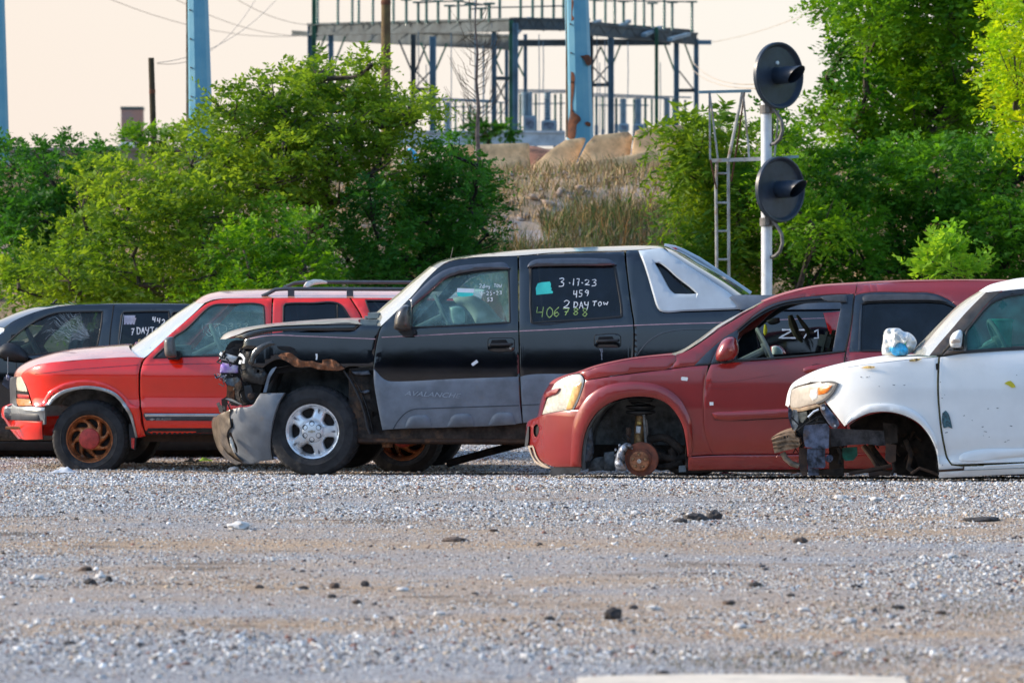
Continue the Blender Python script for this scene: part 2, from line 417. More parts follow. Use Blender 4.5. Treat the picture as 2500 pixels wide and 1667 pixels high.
# clear blue quarter opposite the haze
e3 = N(t, 'ShaderNodeMapRange', interpolation_type='SMOOTHSTEP'); e3.inputs[1].default_value = .65; e3.inputs[2].default_value = .05; t.links.new(sx.outputs['Z'], e3.inputs[0])
a3 = N(t, 'ShaderNodeMapRange', interpolation_type='SMOOTHSTEP'); a3.inputs[1].default_value = .25; a3.inputs[2].default_value = -.6; t.links.new(sx.outputs['Y'], a3.inputs[0])
m3 = N(t, 'ShaderNodeMath', operation='MULTIPLY'); t.links.new(e3.outputs[0], m3.inputs[0]); t.links.new(a3.outputs[0], m3.inputs[1])
b3 = N(t, 'ShaderNodeBackground', Color=(.19, .27, .38, 1), Strength=1.0); s3 = N(t, 'ShaderNodeMixShader')
t.links.new(m3.outputs[0], s3.inputs[0]); t.links.new(ms.outputs[0], s3.inputs[1]); t.links.new(b3.outputs[0], s3.inputs[2]); t.links.new(s3.outputs[0], wo.inputs[0])
hx = N(t, 'ShaderNodeMapRange'); hx.inputs[1].default_value = -.16; hx.inputs[2].default_value = .08; t.links.new(sx.outputs['X'], hx.inputs[0])
hc_ = N(t, 'ShaderNodeMix', data_type='RGBA'); hc_.inputs[6].default_value = (.98, .84, .735, 1); hc_.inputs[7].default_value = (1.0, .94, .86, 1); t.links.new(hx.outputs[0], hc_.inputs[0]); t.links.new(hc_.outputs[2], b2.inputs[0])
sl = bpy.data.lights.new('sun', 'SUN'); sl.energy = 2.1; sl.angle = math.radians(7); sl.color = (1, .84, .66)
so = bpy.data.objects.new('sun', sl); COL.objects.link(so)
sd = Vector((math.sin(SUN_AZ) * math.cos(SUN_EL), math.cos(SUN_AZ) * math.cos(SUN_EL), math.sin(SUN_EL)))
so.rotation_euler = (-sd).to_track_quat('-Z', 'Y').to_euler(); so.location = (-20, 0, 20)
SC.view_settings.view_transform = 'Standard'; SC.view_settings.look = 'None'; SC.view_settings.exposure = 1.37; SC.view_settings.gamma = 1
SC.cycles.max_bounces = 8; SC.cycles.transparent_max_bounces = 16; SC.cycles.sample_clamp_indirect = 6

# ================================================================== ground
def sstep(a, b, x):
    t = min(1, max(0, (x - a) / (b - a))); return t * t * (3 - 2 * t)
def gz(x, y):
    z = .22 - .31 * min(1, max(0, (y - 29) / 8.2))
    n = noise.noise(Vector((x * .9, y * .35, 3))) * .012 + noise.noise(Vector((x * 3.1, y * 1.3, 8))) * .006
    return z + n
def bank(x, y):
    t = (y - 46.5 - .8 * noise.noise(Vector((x * .25, 2, 1)))) / 13.5
    z = -.3 + 3.68 * sstep(-.05, 1.06, t) if t > -.4 else -1
    z += (.16 * noise.noise(Vector((x * .9, y * .8, 1))) + .07 * noise.noise(Vector((x * 3, y * 3, 4)))) * sstep(-.05, .2, t) * (1 - .8 * sstep(.75, 1, t))
    if y > 75: z += 2.1 * sstep(75, 108, y)
    return z
def grid(name, xs, ys, zf, m, kind):
    V = [(x, y, zf(x, y)) for y in ys for x in xs]; n = len(xs)
    F = [(j * n + i, j * n + i + 1, (j + 1) * n + i + 1, (j + 1) * n + i) for j in range(len(ys) - 1) for i in range(n - 1)]
    o = mk(name, V, F, m, angle=180); o['kind'] = kind; return o
def axis(a, b, fine, lo, hi, coarse):
    L = []; x = lo
    while x < hi:
        L.append(x); x += fine if a <= x < b else coarse * (1 + .35 * max(0, abs(x) - 15) / 5 if abs(x) > 15 else 1)
    return L + [hi]
def ground_mat():
    m, t = nt('gravel_dirt'); out = N(t, 'ShaderNodeOutputMaterial'); b = N(t, 'ShaderNodeBsdfPrincipled', Roughness=.95)
    t.links.new(b.outputs[0], out.inputs[0]); tc = N(t, 'ShaderNodeTexCoord')
    mp = N(t, 'ShaderNodeMapping'); mp.inputs['Scale'].default_value = (.35, 1.0, 1); t.links.new(tc.outputs['Object'], mp.inputs[0])
    n1 = N(t, 'ShaderNodeTexNoise', Scale=.55, Detail=5.0, Roughness=.6); t.links.new(mp.outputs[0], n1.inputs[0])
    r1 = N(t, 'ShaderNodeValToRGB'); e = r1.color_ramp.elements; e[0].position = .42; e[0].color = (.345, .345, .345, 1); e[1].position = .6; e[1].color = (.44, .315, .20, 1)
    t.links.new(n1.outputs[0], r1.inputs[0])
    n2 = N(t, 'ShaderNodeTexVoronoi', Scale=75.0); t.links.new(tc.outputs['Object'], n2.inputs[0])
    r2 = N(t, 'ShaderNodeValToRGB'); e = r2.color_ramp.elements; e[0].position = 0; e[0].color = (.22, .2, .2, 1); e[1].position = 1; e[1].color = (1.5, 1.5, 1.55, 1)
    t.links.new(n2.outputs['Color'], r2.inputs[0])
    mx = N(t, 'ShaderNodeMix', data_type='RGBA', blend_type='MULTIPLY'); mx.inputs[0].default_value = .85
    t.links.new(r1.outputs[0], mx.inputs[6]); t.links.new(r2.outputs[0], mx.inputs[7])
    n3 = N(t, 'ShaderNodeTexNoise', Scale=2.2, Detail=6.0); t.links.new(mp.outputs[0], n3.inputs[0])
    r3 = N(t, 'ShaderNodeMapRange'); r3.inputs[1].default_value = .6; r3.inputs[2].default_value = .72; t.links.new(n3.outputs[0], r3.inputs[0])
    m3 = N(t, 'ShaderNodeMix', data_type='RGBA'); m3.inputs[7].default_value = (.11, .085, .065, 1); t.links.new(mx.outputs[2], m3.inputs[6]); t.links.new(r3.outputs[0], m3.inputs[0])
    t.links.new(m3.outputs[2], b.inputs['Base Color'])
    bp = N(t, 'ShaderNodeBump', Strength=.9, Distance=.012); t.links.new(n2.outputs['Distance'], bp.inputs['Height']); t.links.new(bp.outputs[0], b.inputs['Normal'])
    return m
xs = axis(-7, 7, .12, -900, 900, 1.0); ys = axis(10, 47, .2, -700, 900, 1.2)
GM = ground_mat(); grid('ground', xs, ys, gz, GM, 'structure')
BM_ = mat('bank_earth', (.46, .32, .21), .95, var=.1, scale=1.2, col2=(.26, .19, .10), bump=.8, bscale=14, dirt=(.44, .38, .36), dirt_amt=.4)
grid('embankment', axis(-13, 13, .3, -150, 150, 4), axis(45, 64, .3, 44, 240, 3), bank, BM_, 'structure')

ICO = bmesh.new(); bmesh.ops.create_icosphere(ICO, subdivisions=1, radius=1)
IV = np.array([v.co[:] for v in ICO.verts]); IF = np.array([[v.index for v in f.verts] for f in ICO.faces]); ICO.free()
def rawmesh(name, V, F, m, cols=None, tint=None, smooth=False, parent=None):
    """V (n,3), F (k,3) arrays -> one mesh"""
    me = bpy.data.meshes.new(name); me.vertices.add(len(V)); me.vertices.foreach_set('co', V.astype(np.float32).ravel())
    k = F.shape[1]; me.loops.add(F.size); me.loops.foreach_set('vertex_index', F.astype(np.int32).ravel())
    me.polygons.add(len(F)); me.polygons.foreach_set('loop_start', np.arange(0, F.size, k, dtype=np.int32)); me.polygons.foreach_set('loop_total', np.full(len(F), k, np.int32))
    me.update(calc_edges=True)
    if smooth: me.polygons.foreach_set('use_smooth', [True] * len(F))
    if cols is not None:
        a = me.color_attributes.new('col', 'FLOAT_COLOR', 'POINT'); a.data.foreach_set('color', np.c_[cols, np.ones(len(cols))].astype(np.float32).ravel())
    if tint is not None:
        a = me.attributes.new('tint', 'FLOAT', 'POINT'); a.data.foreach_set('value', tint.astype(np.float32))
    me.materials.append(m); o = bpy.data.objects.new(name, me); COL.objects.link(o)
    if parent: o.parent = parent
    return o
GA = {}
def vnoise(x, y, f, seed):                     # cheap value noise on arrays
    r = np.random.default_rng(seed).random((256, 256)); X = x * f + 1000; Y = y * f + 1000
    i = np.floor(X).astype(int); j = np.floor(Y).astype(int); u = X - i; v = Y - j; u = u * u * (3 - 2 * u); v = v * v * (3 - 2 * v)
    g = lambda a, b: r[a % 256, b % 256]
    return g(i, j) * (1 - u) * (1 - v) + g(i + 1, j) * u * (1 - v) + g(i, j + 1) * (1 - u) * v + g(i + 1, j + 1) * u * v
GTX, GTY = np.arange(-9, 9.01, .1), np.arange(10, 48.01, .2); GT = np.array([[gz(a, b) for a in GTX] for b in GTY])
def gzn(x, y):
    i = np.clip((x + 9) / .1, 0, len(GTX) - 1.001); j = np.clip((y - 10) / .2, 0, len(GTY) - 1.001); a, b = i.astype(int), j.astype(int); u, v = i - a, j - b
    return GT[b, a] * (1 - u) * (1 - v) + GT[b, a + 1] * u * (1 - v) + GT[b + 1, a] * (1 - u) * v + GT[b + 1, a + 1] * u * v
def stones(name, n, y0, y1, rlo, rhi, pw, palette, pw_c, sink=.25, flat=.62, xk=.135, xo=.4, dens_=True, zf=gzn, xr=None, m=None, base=None):
    BV, BF = base or (IV, IF); nb = len(BV)
    y = np.sqrt(RNG.random(n) * (y1**2 - y0**2) + y0**2); x = (RNG.random(n) * 2 - 1) * (xk * y + xo) if xr is None else RNG.random(n) * (xr[1] - xr[0]) + xr[0]
    if dens_:
        q = .5 * vnoise(x * .4, y, .55, 3) + .3 * vnoise(x * .5, y, 1.7, 5) + .2 * vnoise(x, y, 4, 6)
        k = RNG.random(n) < (np.clip((q - .28) * 2.6, .12, 1) if dens_ != 2 else np.clip((q - .42) * 5, .06, 1)); x, y = x[k], y[k]; n = len(x)
    r = rlo + (rhi - rlo) * RNG.random(n) ** pw; z = zf(x, y)
    P0 = BV[None] * (1 + .28 * RNG.standard_normal((n, nb, 1)).clip(-1.3, 1.3))
    s = np.stack([1 + .35 * RNG.random(n), .8 + .4 * RNG.random(n), flat * (.6 + .6 * RNG.random(n))], 1)
    P0 = P0 * s[:, None]; a = RNG.random(n) * 6.28; c, s_ = np.cos(a), np.sin(a)
    tl = RNG.standard_normal(n) * .35; ct, st = np.cos(tl), np.sin(tl)
    X = P0[:, :, 0] * ct[:, None] - P0[:, :, 2] * st[:, None]; Z = P0[:, :, 0] * st[:, None] + P0[:, :, 2] * ct[:, None]; Y = P0[:, :, 1]
    V = np.stack([(X * c[:, None] - Y * s_[:, None]), (X * s_[:, None] + Y * c[:, None]), Z], 2) * r[:, None, None]
    V += np.stack([x, y, z + r * sink], 1)[:, None]
    pal = np.array(palette); ci = RNG.choice(len(pal), n, p=np.array(pw_c) / sum(pw_c)); col = pal[ci] * (.75 + .5 * RNG.random((n, 1)))
    F = (BF[None] + (np.arange(n) * nb)[:, None, None]).reshape(-1, 3)
    return rawmesh(name, V.reshape(-1, 3), F, m or STONE, cols=np.repeat(col, nb, 0))
STONE = attrmat('stone')
PAL = [(.63, .62, .60), (.36, .36, .36), (.47, .38, .28), (.09, .08, .08), (.80, .79, .77), (.24, .12, .09), (.48, .52, .56)]
PW = [.25, .22, .12, .18, .09, .07, .15]
OV = np.array([(1, 0, 0), (0, 1, 0), (-1, 0, 0), (0, -1, 0), (0, 0, 1), (0, 0, -1)], float); OF = np.array([(0, 1, 4), (1, 2, 4), (2, 3, 4), (3, 0, 4), (1, 0, 5), (2, 1, 5), (3, 2, 5), (0, 3, 5)])
o = stones('fine_gravel', 430000, 12.5, 31, .0026, .0085, 2.0, PAL, PW, base=(OV, OF)); o['kind'] = 'stuff'; tag(o, 'fine pale grit covering the yard in front of the cars', 'gravel')
o = stones('gravel', 60000, 12.5, 31, .005, .016, 4.0, PAL, PW, dens_=2); o['kind'] = 'stuff'; tag(o, 'loose pale gravel stones scattered over the grit in front of the cars', 'gravel')
o = stones('gravel_chips', 90000, 29, 45.8, .004, .014, 2.6, PAL, PW, dens_=False); o['kind'] = 'stuff'; tag(o, 'coarser gravel lying beneath and behind the row of cars', 'gravel')

def clod(name, px, py, wpx, hpx, m, label, cat, group, seed):
    d = 20.0
    for _ in range(30):
        X = (px - CX) / FP * d; d += (FP * (HC - gz(X, d)) / (py - YH) - d) * .6
    X = (px - CX) / FP * d; s = d / FP; bm = bmesh.new(); bmesh.ops.create_icosphere(bm, subdivisions=3, radius=1)
    for v in bm.verts:
        n = v.co.normalized(); k = 1 + .35 * noise.noise(n * 1.6 + Vector((seed, 0, 0))) + .22 * noise.noise(n * 4 + Vector((0, seed, 0))) + .1 * noise.noise(n * 9)
        v.co = Vector((n.x * k * wpx * s * .5, n.y * k * wpx * s * .42, n.z * k * hpx * s * .55 + hpx * s * .25))
    me = bpy.data.meshes.new(name); bm.to_mesh(me); bm.free(); me.materials.append(m)
    me.polygons.foreach_set('use_smooth', [True] * len(me.polygons)); me.set_sharp_from_angle(angle=math.radians(40))
    o = bpy.data.objects.new(name, me); o.location = (X, d, gz(X, d)); COL.objects.link(o); return tag(o, label, cat, group)
ASPH = mat('asphalt_lump', (.030, .027, .027), .8, var=.3, scale=40, bump=.8, bscale=120, col2=(.065, .055, .05))
BRN = mat('dirt_lump', (.12, .085, .065), .95, var=.3, scale=30, bump=.6, bscale=100)
PALE = mat('pale_stone', (.62, .60, .57), .85, var=.12, scale=20, bump=.5, bscale=60)
cl = [(1410, 1421, 42, 34, ASPH, 'largest black asphalt lump lying alone in the lower gravel'), (1641, 1192, 34, 24, ASPH, 'round black asphalt lump right of the flat black pile'),
      (1596, 1194, 48, 20, ASPH, 'flat dark pile of crumbled asphalt beside a round lump'), (1563, 1199, 30, 12, ASPH, 'low crumb of asphalt at the left end of the dark pile'), (1523, 1556, 32, 22, ASPH, 'black lump at the bottom edge of the gravel'),
      (1838, 1246, 34, 15, BRN, 'brown flattened clod below the gap between the two right cars'), (548, 1214, 52, 20, PALE, 'large pale stone set in the gravel below the silver wheel'),
      (1262, 1424, 24, 13, ASPH, 'small dark clod just left of the largest black lump'), (160, 1478, 30, 10, ASPH, 'flat dark crumb alone in the lower corner gravel'), (2258, 1196, 80, 12, ASPH, 'long thin streak of dark asphalt crumbs below the white car'),
      (1045, 1242, 60, 11, BRN, 'long brown clod of dirt in the tan wheel track')]
for i, (x, y, w, h, m, lb) in enumerate(cl):
    clod('pale_stone' if m is PALE else 'dirt_clod' if m is BRN else 'asphalt_lump', x * 1.063, y * 1.063, w * 1.063, h * 1.063, m, lb, 'stone' if m is PALE else 'clod', None, i * 3.7)
for i, (x, y, w, h) in enumerate([(197, 1310, 30, 14), (208, 1341, 28, 17), (250, 1336, 18, 17), (768, 1350, 24, 17), (838, 1346, 20, 16), (762, 1372, 20, 11), (820, 1386, 22, 12), (596, 1350, 20, 10), (697, 1352, 22, 10), (1674, 1388, 30, 14), (1735, 1346, 30, 13),
                                   (1455, 1398, 18, 12), (1133, 1220, 22, 8), (2062, 1398, 30, 13), (1817, 1369, 20, 9), (2160, 1410, 26, 12), (1965, 1348, 24, 9)]):
    clod('dark_clod', x * 1.063, y * 1.063, w * 1.063, h * 1.063, ASPH if i % 3 else BRN, 'small dark clod scattered among others on the open gravel', 'clod', 'small dark clods scattered over the gravel', 50 + i * 2.3)
for i, (x, y, w, h) in enumerate([(88, 1330, 34, 14), (230, 1327, 24, 12), (925, 1357, 28, 12), (1008, 1412, 26, 11), (1165, 1325, 24, 10), (1500, 1400, 30, 14), (1700, 1442, 30, 14), (1846, 1403, 26, 12), (1950, 1430, 30, 15), (2182, 1280, 30, 12), (700, 1090, 24, 10), (537, 1082, 26, 12),
                                   (310, 1098, 14, 8), (1385, 1150, 20, 8), (1460, 1180, 22, 9), (2010, 1150, 28, 12), (1930, 1145, 30, 12), (2080, 1142, 22, 9), (640, 1490, 26, 12), (1210, 1510, 30, 14)]):
    clod('light_stone', x * 1.063, y * 1.063, w * 1.063, h * 1.063, PALE, 'light fist sized stone standing out from the fine gravel', 'stone', 'light stones scattered over the gravel', 150 + i * 2.3)

APR = mat('apron_concrete', (.66, .58, .47), .9, var=.08, scale=6, bump=.3, bscale=40)
V = []; F = []; n = 40
for i in range(n + 1):
    u = i / n; x = .24 + 1.2 * u; e = 14.70 + .13 * math.sin(PI * u) ** .6 + .012 * noise.noise(Vector((x * 14, 0, 0))); V += [(x, e, .24), (x, e, .20), (x, 13.2, .24)]
for i in range(n): a = i * 3; F += [(a, a + 2, a + 5, a + 3), (a + 1, a, a + 3, a + 4)]
mk('concrete_apron', V, F, APR, smooth=False)['kind'] = 'structure'
# ================================================================== vegetation
def leafcloud(blobs, m, name, parent, L=.30, nl=7, lw=.5, size=.075, droop=.35, dens_=1.50, gap=.10, seed=0, bright=0.0, zfac=1.0, shell_=.45, up=0.25):
    """leaf sprays filling a set of blobs: (x, y, z, rx, ry, rz)"""
    rg = np.random.default_rng(seed + 11); VV = []; TT = []; LEAF = []
    for (cx, cy, cz, rx, ry, rz) in blobs:
        n = int(95 * dens_ * (rx * rz / .2) ** .85) + 6
        dirs = rg.standard_normal((n, 3)); dirs /= np.linalg.norm(dirs, axis=1)[:, None]
        rad = (shell_ + (1 - shell_) * rg.random(n)) ** .7 * (1 + .16 * rg.standard_normal(n))
        p = dirs * rad[:, None] * np.array([rx, ry, rz]) + np.array([cx, cy, cz])
        keep = np.array([noise.noise(Vector((a * 1.9, b * 1.9, c * 2.3))) > -gap * 3 + .0 for a, b, c in p]); p = p[keep]; dirs = dirs[keep]; n = len(p)
        if n == 0: continue
        base_t = np.clip(.45 + .6 * np.array([noise.noise(Vector((a * 1.4 + 7, b * 1.4, c * 1.6))) for a, b, c in p]) * 1.6 + .12 * rg.standard_normal(n) + bright, 0, 1)
        d = dirs + .55 * rg.standard_normal((n, 3)); d[:, 2] += up; d /= np.linalg.norm(d, axis=1)[:, None]
        ln = L * (.6 + .8 * rg.random(n))
        side = np.cross(d, np.array([0, 0, 1.0]) + .3 * rg.standard_normal((n, 3))); side /= np.linalg.norm(side, axis=1)[:, None] + 1e-9
        for k in range(nl):
            t = (k + .6) / nl; q = p + d * (ln * t)[:, None]; q[:, 2] -= droop * ln * t * t
            for s in (1, -1):
                ax = side * s + d * .55 + .28 * rg.standard_normal((n, 3)); ax[:, 2] -= .25 * droop; ax /= np.linalg.norm(ax, axis=1)[:, None]
                nm = np.cross(ax, d) ; nm += .5 * rg.standard_normal((n, 3)); nm /= np.linalg.norm(nm, axis=1)[:, None] + 1e-9
                wd = np.cross(ax, nm); sz = 1.2 * size * (.45 + 1.0 * rg.random(n) ** 1.5) * (1 - .35 * t)
                a = q; b = q + ax * (sz * .5)[:, None] + wd * (sz * lw * .5)[:, None] + nm * (sz * .06)[:, None]; c = q + ax * sz[:, None]; e = q + ax * (sz * .5)[:, None] - wd * (sz * lw * .5)[:, None] + nm * (sz * .06)[:, None]
                LEAF.append(np.stack([a, b, c, e], 1)); TT.append(np.clip(base_t + .13 * rg.standard_normal(n), 0, 1))
    V = np.concatenate(LEAF).reshape(-1, 3); T = np.repeat(np.concatenate(TT), 4); k = len(V) // 4
    q = np.arange(k)[:, None] * 4; F = np.concatenate([q + np.array([[0, 1, 2]]), q + np.array([[0, 2, 3]])])
    return rawmesh(name, V, F, m, tint=T, parent=parent)
BARK = mat('bark', (.075, .058, .045), .95, var=.3, scale=18, bump=.7, bscale=50)
BARKD = mat('dark_bark', (.03, .025, .02), .95, var=.3, scale=18, bump=.7, bscale=50)
LM = {'bright': leafmat('bright_leaf', (.08, .27, .012), (.24, .50, .03), .45), 'locust': leafmat('locust_leaf', (.05, .14, .012), (.20, .38, .028), .52), 'dark': leafmat('dark_leaf', (.012, .07, .010), (.06, .25, .018), .35),
      'deep': leafmat('deep_leaf', (.014, .085, .007), (.10, .33, .014), .4), 'lime': leafmat('lime_leaf', (.18, .40, .008), (.42, .60, .012), .48), 'frond': leafmat('frond_leaf', (.03, .12, .010), (.19, .36, .02), .42),
      'maple': leafmat('maple_leaf', (.022, .11, .006), (.17, .42, .012), .42)}
def tree(name, spec, d, kind, label, cat, base=None, group=None, dj=1.2, seed=1, trunk_r=.09, **kw):
    """spec: 'x,y,r x,y,r' crown blobs in picture pixels at distance d"""
    rr = random.Random(seed); B = []
    for tkn in spec.split():
        a = [float(q) for q in tkn.split(',')]; dd = d + rr.uniform(-dj, dj) + (a[3] if len(a) > 3 else 0)
        w = world(a[0] * 1.063, a[1] * 1.063, dd); r = a[2] * 1.063 * dd / FP
        if kind == 'locust':
            for q in (-.42, .38): B.append((w.x + rr.uniform(-.25, .25) * r, w.y + rr.uniform(-.3, .3) * r, w.z + q * r, r * rr.uniform(1.1, 1.45), r * 1.5, r * rr.uniform(.38, .5)))
        else: B.append((w.x, w.y, w.z, r * rr.uniform(1.0, 1.25), r * 1.5, r * rr.uniform(.8, 1.0)))
    if base is None: bx = sum(b[0] for b in B) / len(B)
    else: bx = world(base * 1.063, 0, d).x
    bz = (bank(bx, d) if d > 45.5 else gz(bx, d)) - .1
    root = empty(name, (bx, d, bz), label, cat, group)
    B = [(b[0] - bx, b[1] - d, b[2] - bz, b[3], b[4], b[5]) for b in B]
    mb = MB(); top = max(b[2] for b in B); cx = sum(b[0] for b in B) / len(B)
    mid = Vector((cx * .35, 0, max(.25, min(b[2] for b in B) * .6 + .1))); mb.tube([(0, 0, -.2), (cx * .1, .02, mid.z * .5), mid], [trunk_r, trunk_r * .85, trunk_r * .7], 9)
    joints = [mid]
    for b in sorted(B, key=lambda b: (Vector(b[:3]) - mid).length):
        e = Vector(b[:3]); j = min(joints, key=lambda q: (q - e).length + (0 if q.z < e.z else 1.0)); c = (j + e) / 2 + Vector((rr.uniform(-.1, .1), rr.uniform(-.1, .1), -.08 * (e - j).length))
        r0 = trunk_r * .5 / (1 + .35 * (j - mid).length); mb.tube([j, c, e], [r0, r0 * .7, max(.006, r0 * .35)], 6, caps=False); joints.append(e)
        for _ in range(4):
            v = Vector((rr.uniform(-1, 1) * b[3], rr.uniform(-1, 1) * b[4], rr.uniform(-.7, 1) * b[5])); mb.tube([c, (c + e + v) / 2 - Vector((0, 0, .03)), e + v], [r0 * .4, r0 * .25, .004], 5, caps=False)
    mb.build('trunk', BARKD if kind in ('dark', 'deep') else BARK, root)
    leafcloud(B, LM[kind], 'crown', root, seed=seed, **kw)
    return root
V_ = dict(dens_=3.00)
tree('locust_tree', '560,262,62 640,235,62 705,215,52 745,170,26 790,180,36 846,150,20 815,225,52 880,240,46 950,262,42 985,240,18 700,280,80 600,320,82 800,300,68 505,330,62 655,375,84 760,385,84 870,310,56 545,395,74 860,400,60 700,440,60', 50.5, 'locust', 'broad bright locust tree spreading in front of the blue pole and substation', 'tree', base=720, seed=3, dens_=1.75, gap=.12, trunk_r=.13, size=.085, L=.34)
tree('low_locust_tree', '440,372,62 345,430,66 260,415,50 205,408,26 400,460,74 300,505,66 500,470,74 210,560,64 120,605,60 380,560,84 50,640,60 300,620,80 480,600,74 190,650,66 560,520,60 90,680,50 180,690,50 260,680,56 350,680,60 440,670,60 150,640,60', 49.0, 'locust', 'low spreading locust with yellow green sprays reaching down to the parked cars', 'tree', base=420, seed=5, dens_=1.75, gap=.10, size=.085, L=.34)
tree('leafy_shrub', '560,575,60 640,540,64 520,640,50 600,640,66 700,620,60 700,545,50 480,690,50 560,690,50 650,690,50 750,680,50', 47.6, 'maple', 'green shrub with pale tips behind the red car roof', 'shrub', seed=8, dens_=2.85, size=.075, L=.28)
tree('dark_shrub', '45,420,70 130,430,72 200,430,50 20,365,34 85,355,26 150,352,30 215,365,26 10,500,60 95,510,74 180,490,50 50,575,70 130,560,50 230,350,16', 53.5, 'dark', 'dense dark shrub against the grey wall below the leftmost blue pole', 'shrub', base=100, seed=12, dens_=2.85, size=.075, L=.26)
tree('dark_bush', '1000,375,46 1035,330,18 1045,430,66 965,440,66 905,470,62 870,550,74 1000,520,72 1080,480,48 800,600,64 935,590,70 1020,590,54 1110,420,30 850,450,40 770,540,44 1095,380,22 870,640,60 960,650,50 1060,600,50 1110,480,40 1120,540,36', 50.0, 'dark', 'rounded dark green bush in the middle of the embankment behind the black truck', 'shrub', base=960, seed=15, dens_=3.15, size=.07, L=.24, bright=.1)
tree('sumac_tree', '1600,330,44 1655,320,46 1700,350,46 1590,390,40 1645,400,46 1700,430,46 1600,465,40 1660,490,46 1640,560,46 1700,540,46 1620,610,36 1720,610,46 1560,300,20', 51.5, 'frond', 'sumac with long drooping fronds behind the signal ladder', 'tree', base=1660, seed=21, dens_=1.50, size=.15, lw=.26, L=.55, nl=12, droop=.7, gap=.1, up=.1)
tree('wild_cherry_tree', '1800,300,40 1830,350,50 1790,400,46 1850,430,60 1800,490,56 1870,520,64 1810,590,56 1890,610,60 1770,330,26 1770,255,14', 50.5, 'maple', 'leafy small tree directly behind the white signal mast', 'tree', base=1830, seed=24, dens_=2.85, size=.08, L=.28)
tree('tall_maple_tree', '2000,40,66 2090,20,84 2190,40,84 2280,20,84 1960,100,34 2030,130,72 2130,140,86 2230,150,86 1990,215,48 2060,240,76 2160,260,90 2250,270,84 1930,235,22 1905,195,14 1885,265,22 1960,300,44 1925,140,14 1900,20,20 2060,350,60 1985,-60,70 2120,-80,90 2260,-80,90', 55.5, 'maple', 'tall maple towering over the right hand cars with sky showing through its edge', 'tree', base=2110, seed=31, dens_=2.85, size=.10, L=.34, gap=.12, trunk_r=.16)
tree('deep_green_tree', '1950,400,62 2040,420,76 2150,400,86 2260,400,86 2350,410,80 1940,500,66 2050,530,80 2170,520,86 2280,530,86 2380,520,70 1960,590,60 2070,620,66 2190,610,74 2310,610,74', 52.0, 'deep', 'full deep green tree filling the bank behind the red and white cars', 'tree', base=2150, seed=35, dens_=3.00, size=.085, L=.28, trunk_r=.14, bright=.08)
tree('yellow_green_tree', '2345,60,60 2330,130,56 2370,200,66 2330,250,46 2290,190,26 2390,300,50 2400,110,60 2350,-20,60', 48.5, 'lime', 'yellow green branches hanging in at the far right edge', 'tree', base=2430, seed=38, dens_=2.85, size=.085, L=.28, gap=.05)
tree('lime_sapling', '2150,590,26 2190,565,16 2185,612,30 2130,625,20 2225,625,22', 43.0, 'bright', 'small lime green sapling peeping over the dark red car roof', 'shrub', base=2180, seed=41, dens_=2.25, size=.095, lw=.45, L=.24, dj=.2, trunk_r=.02, up=1.0, droop=0)
tree('wall_top_shrub', '300,322,17 325,305,20 360,325,18 400,322,18', 62.5, 'maple', 'little bushes on the bank top at the foot of the short dark pole', 'shrub', base=350, seed=44, dens_=2.40, size=.09, dj=.3, trunk_r=.03)
tree('distant_shrub', '1090,300,16 1130,303,12 1160,296,12', 100, 'deep', 'far small bush beneath the substation gantry', 'shrub', base=1120, seed=46, dens_=1.80, size=.16, L=.4, dj=.3, trunk_r=.04)
def ragged(name, x0, x1, y0, y1, n, m, label, cat, hmin, hmax, wid, seed, zf=None, pal=None, ell=False):
    rg = np.random.default_rng(seed); x = rg.random(n) * (x1 - x0) + x0; y = rg.random(n) * (y1 - y0) + y0
    q = .6 * vnoise(x, y, .9, seed) + .4 * vnoise(x, y, 3, seed + 1); k = (q > .36) & (True if not ell else rg.random(n) < np.exp(-3.5 * (((x - (x0 + x1) / 2) / (x1 - x0) * 2) ** 2 + ((y - (y0 + y1) / 2) / (y1 - y0) * 2) ** 2)))
    x, y, q = x[k], y[k], q[k]; n = len(x); z = np.array([(zf or bank)(a, b) for a, b in zip(x, y)])
    h = (hmin + (hmax - hmin) * rg.random(n)) * (.5 + q); a = rg.random(n) * 6.28; le = h[:, None] * .55 * rg.standard_normal((n, 2))
    w = wid * (.6 + .8 * rg.random(n)); dx, dy = np.cos(a) * w, np.sin(a) * w
    p0 = np.stack([x - dx, y - dy, z - .03], 1); p1 = np.stack([x + dx, y + dy, z - .03], 1)
    p2 = np.stack([x + dx * .7 + le[:, 0] * .4, y + dy * .7 + le[:, 1] * .4, z + h * .6], 1); p3 = np.stack([x - dx * .7 + le[:, 0] * .4, y - dy * .7 + le[:, 1] * .4, z + h * .6], 1)
    p4 = np.stack([x + le[:, 0], y + le[:, 1], z + h], 1)
    V = np.stack([p0, p1, p2, p3, p4], 1).reshape(-1, 3); i = np.arange(n)[:, None] * 5
    F = np.concatenate([i + np.array([[0, 1, 2]]), i + np.array([[0, 2, 3]]), i + np.array([[3, 2, 4]])])
    pal = np.array(pal); c = pal[rg.integers(0, len(pal), n)] * (.7 + .6 * rg.random((n, 1)))
    o = rawmesh(name, V, F, m, cols=np.repeat(c, 5, 0)); tag(o, label, cat, kind='stuff'); return o
BLADE = attrmat('dry_blade', .9)
WP = [(.07, .15, .03), (.10, .18, .05), (.06, .12, .04), (.36, .24, .11), (.28, .17, .07), (.13, .17, .04), (.42, .31, .17), (.08, .14, .03), (.34, .15, .05), (.22, .20, .07)]
ragged('dry_weeds', -1.5, 3.4, 46.6, 56.5, 42000, BLADE, 'tall dry brown weeds covering the lower embankment slope', 'weeds', .10, .44, .0045, 61, pal=WP)
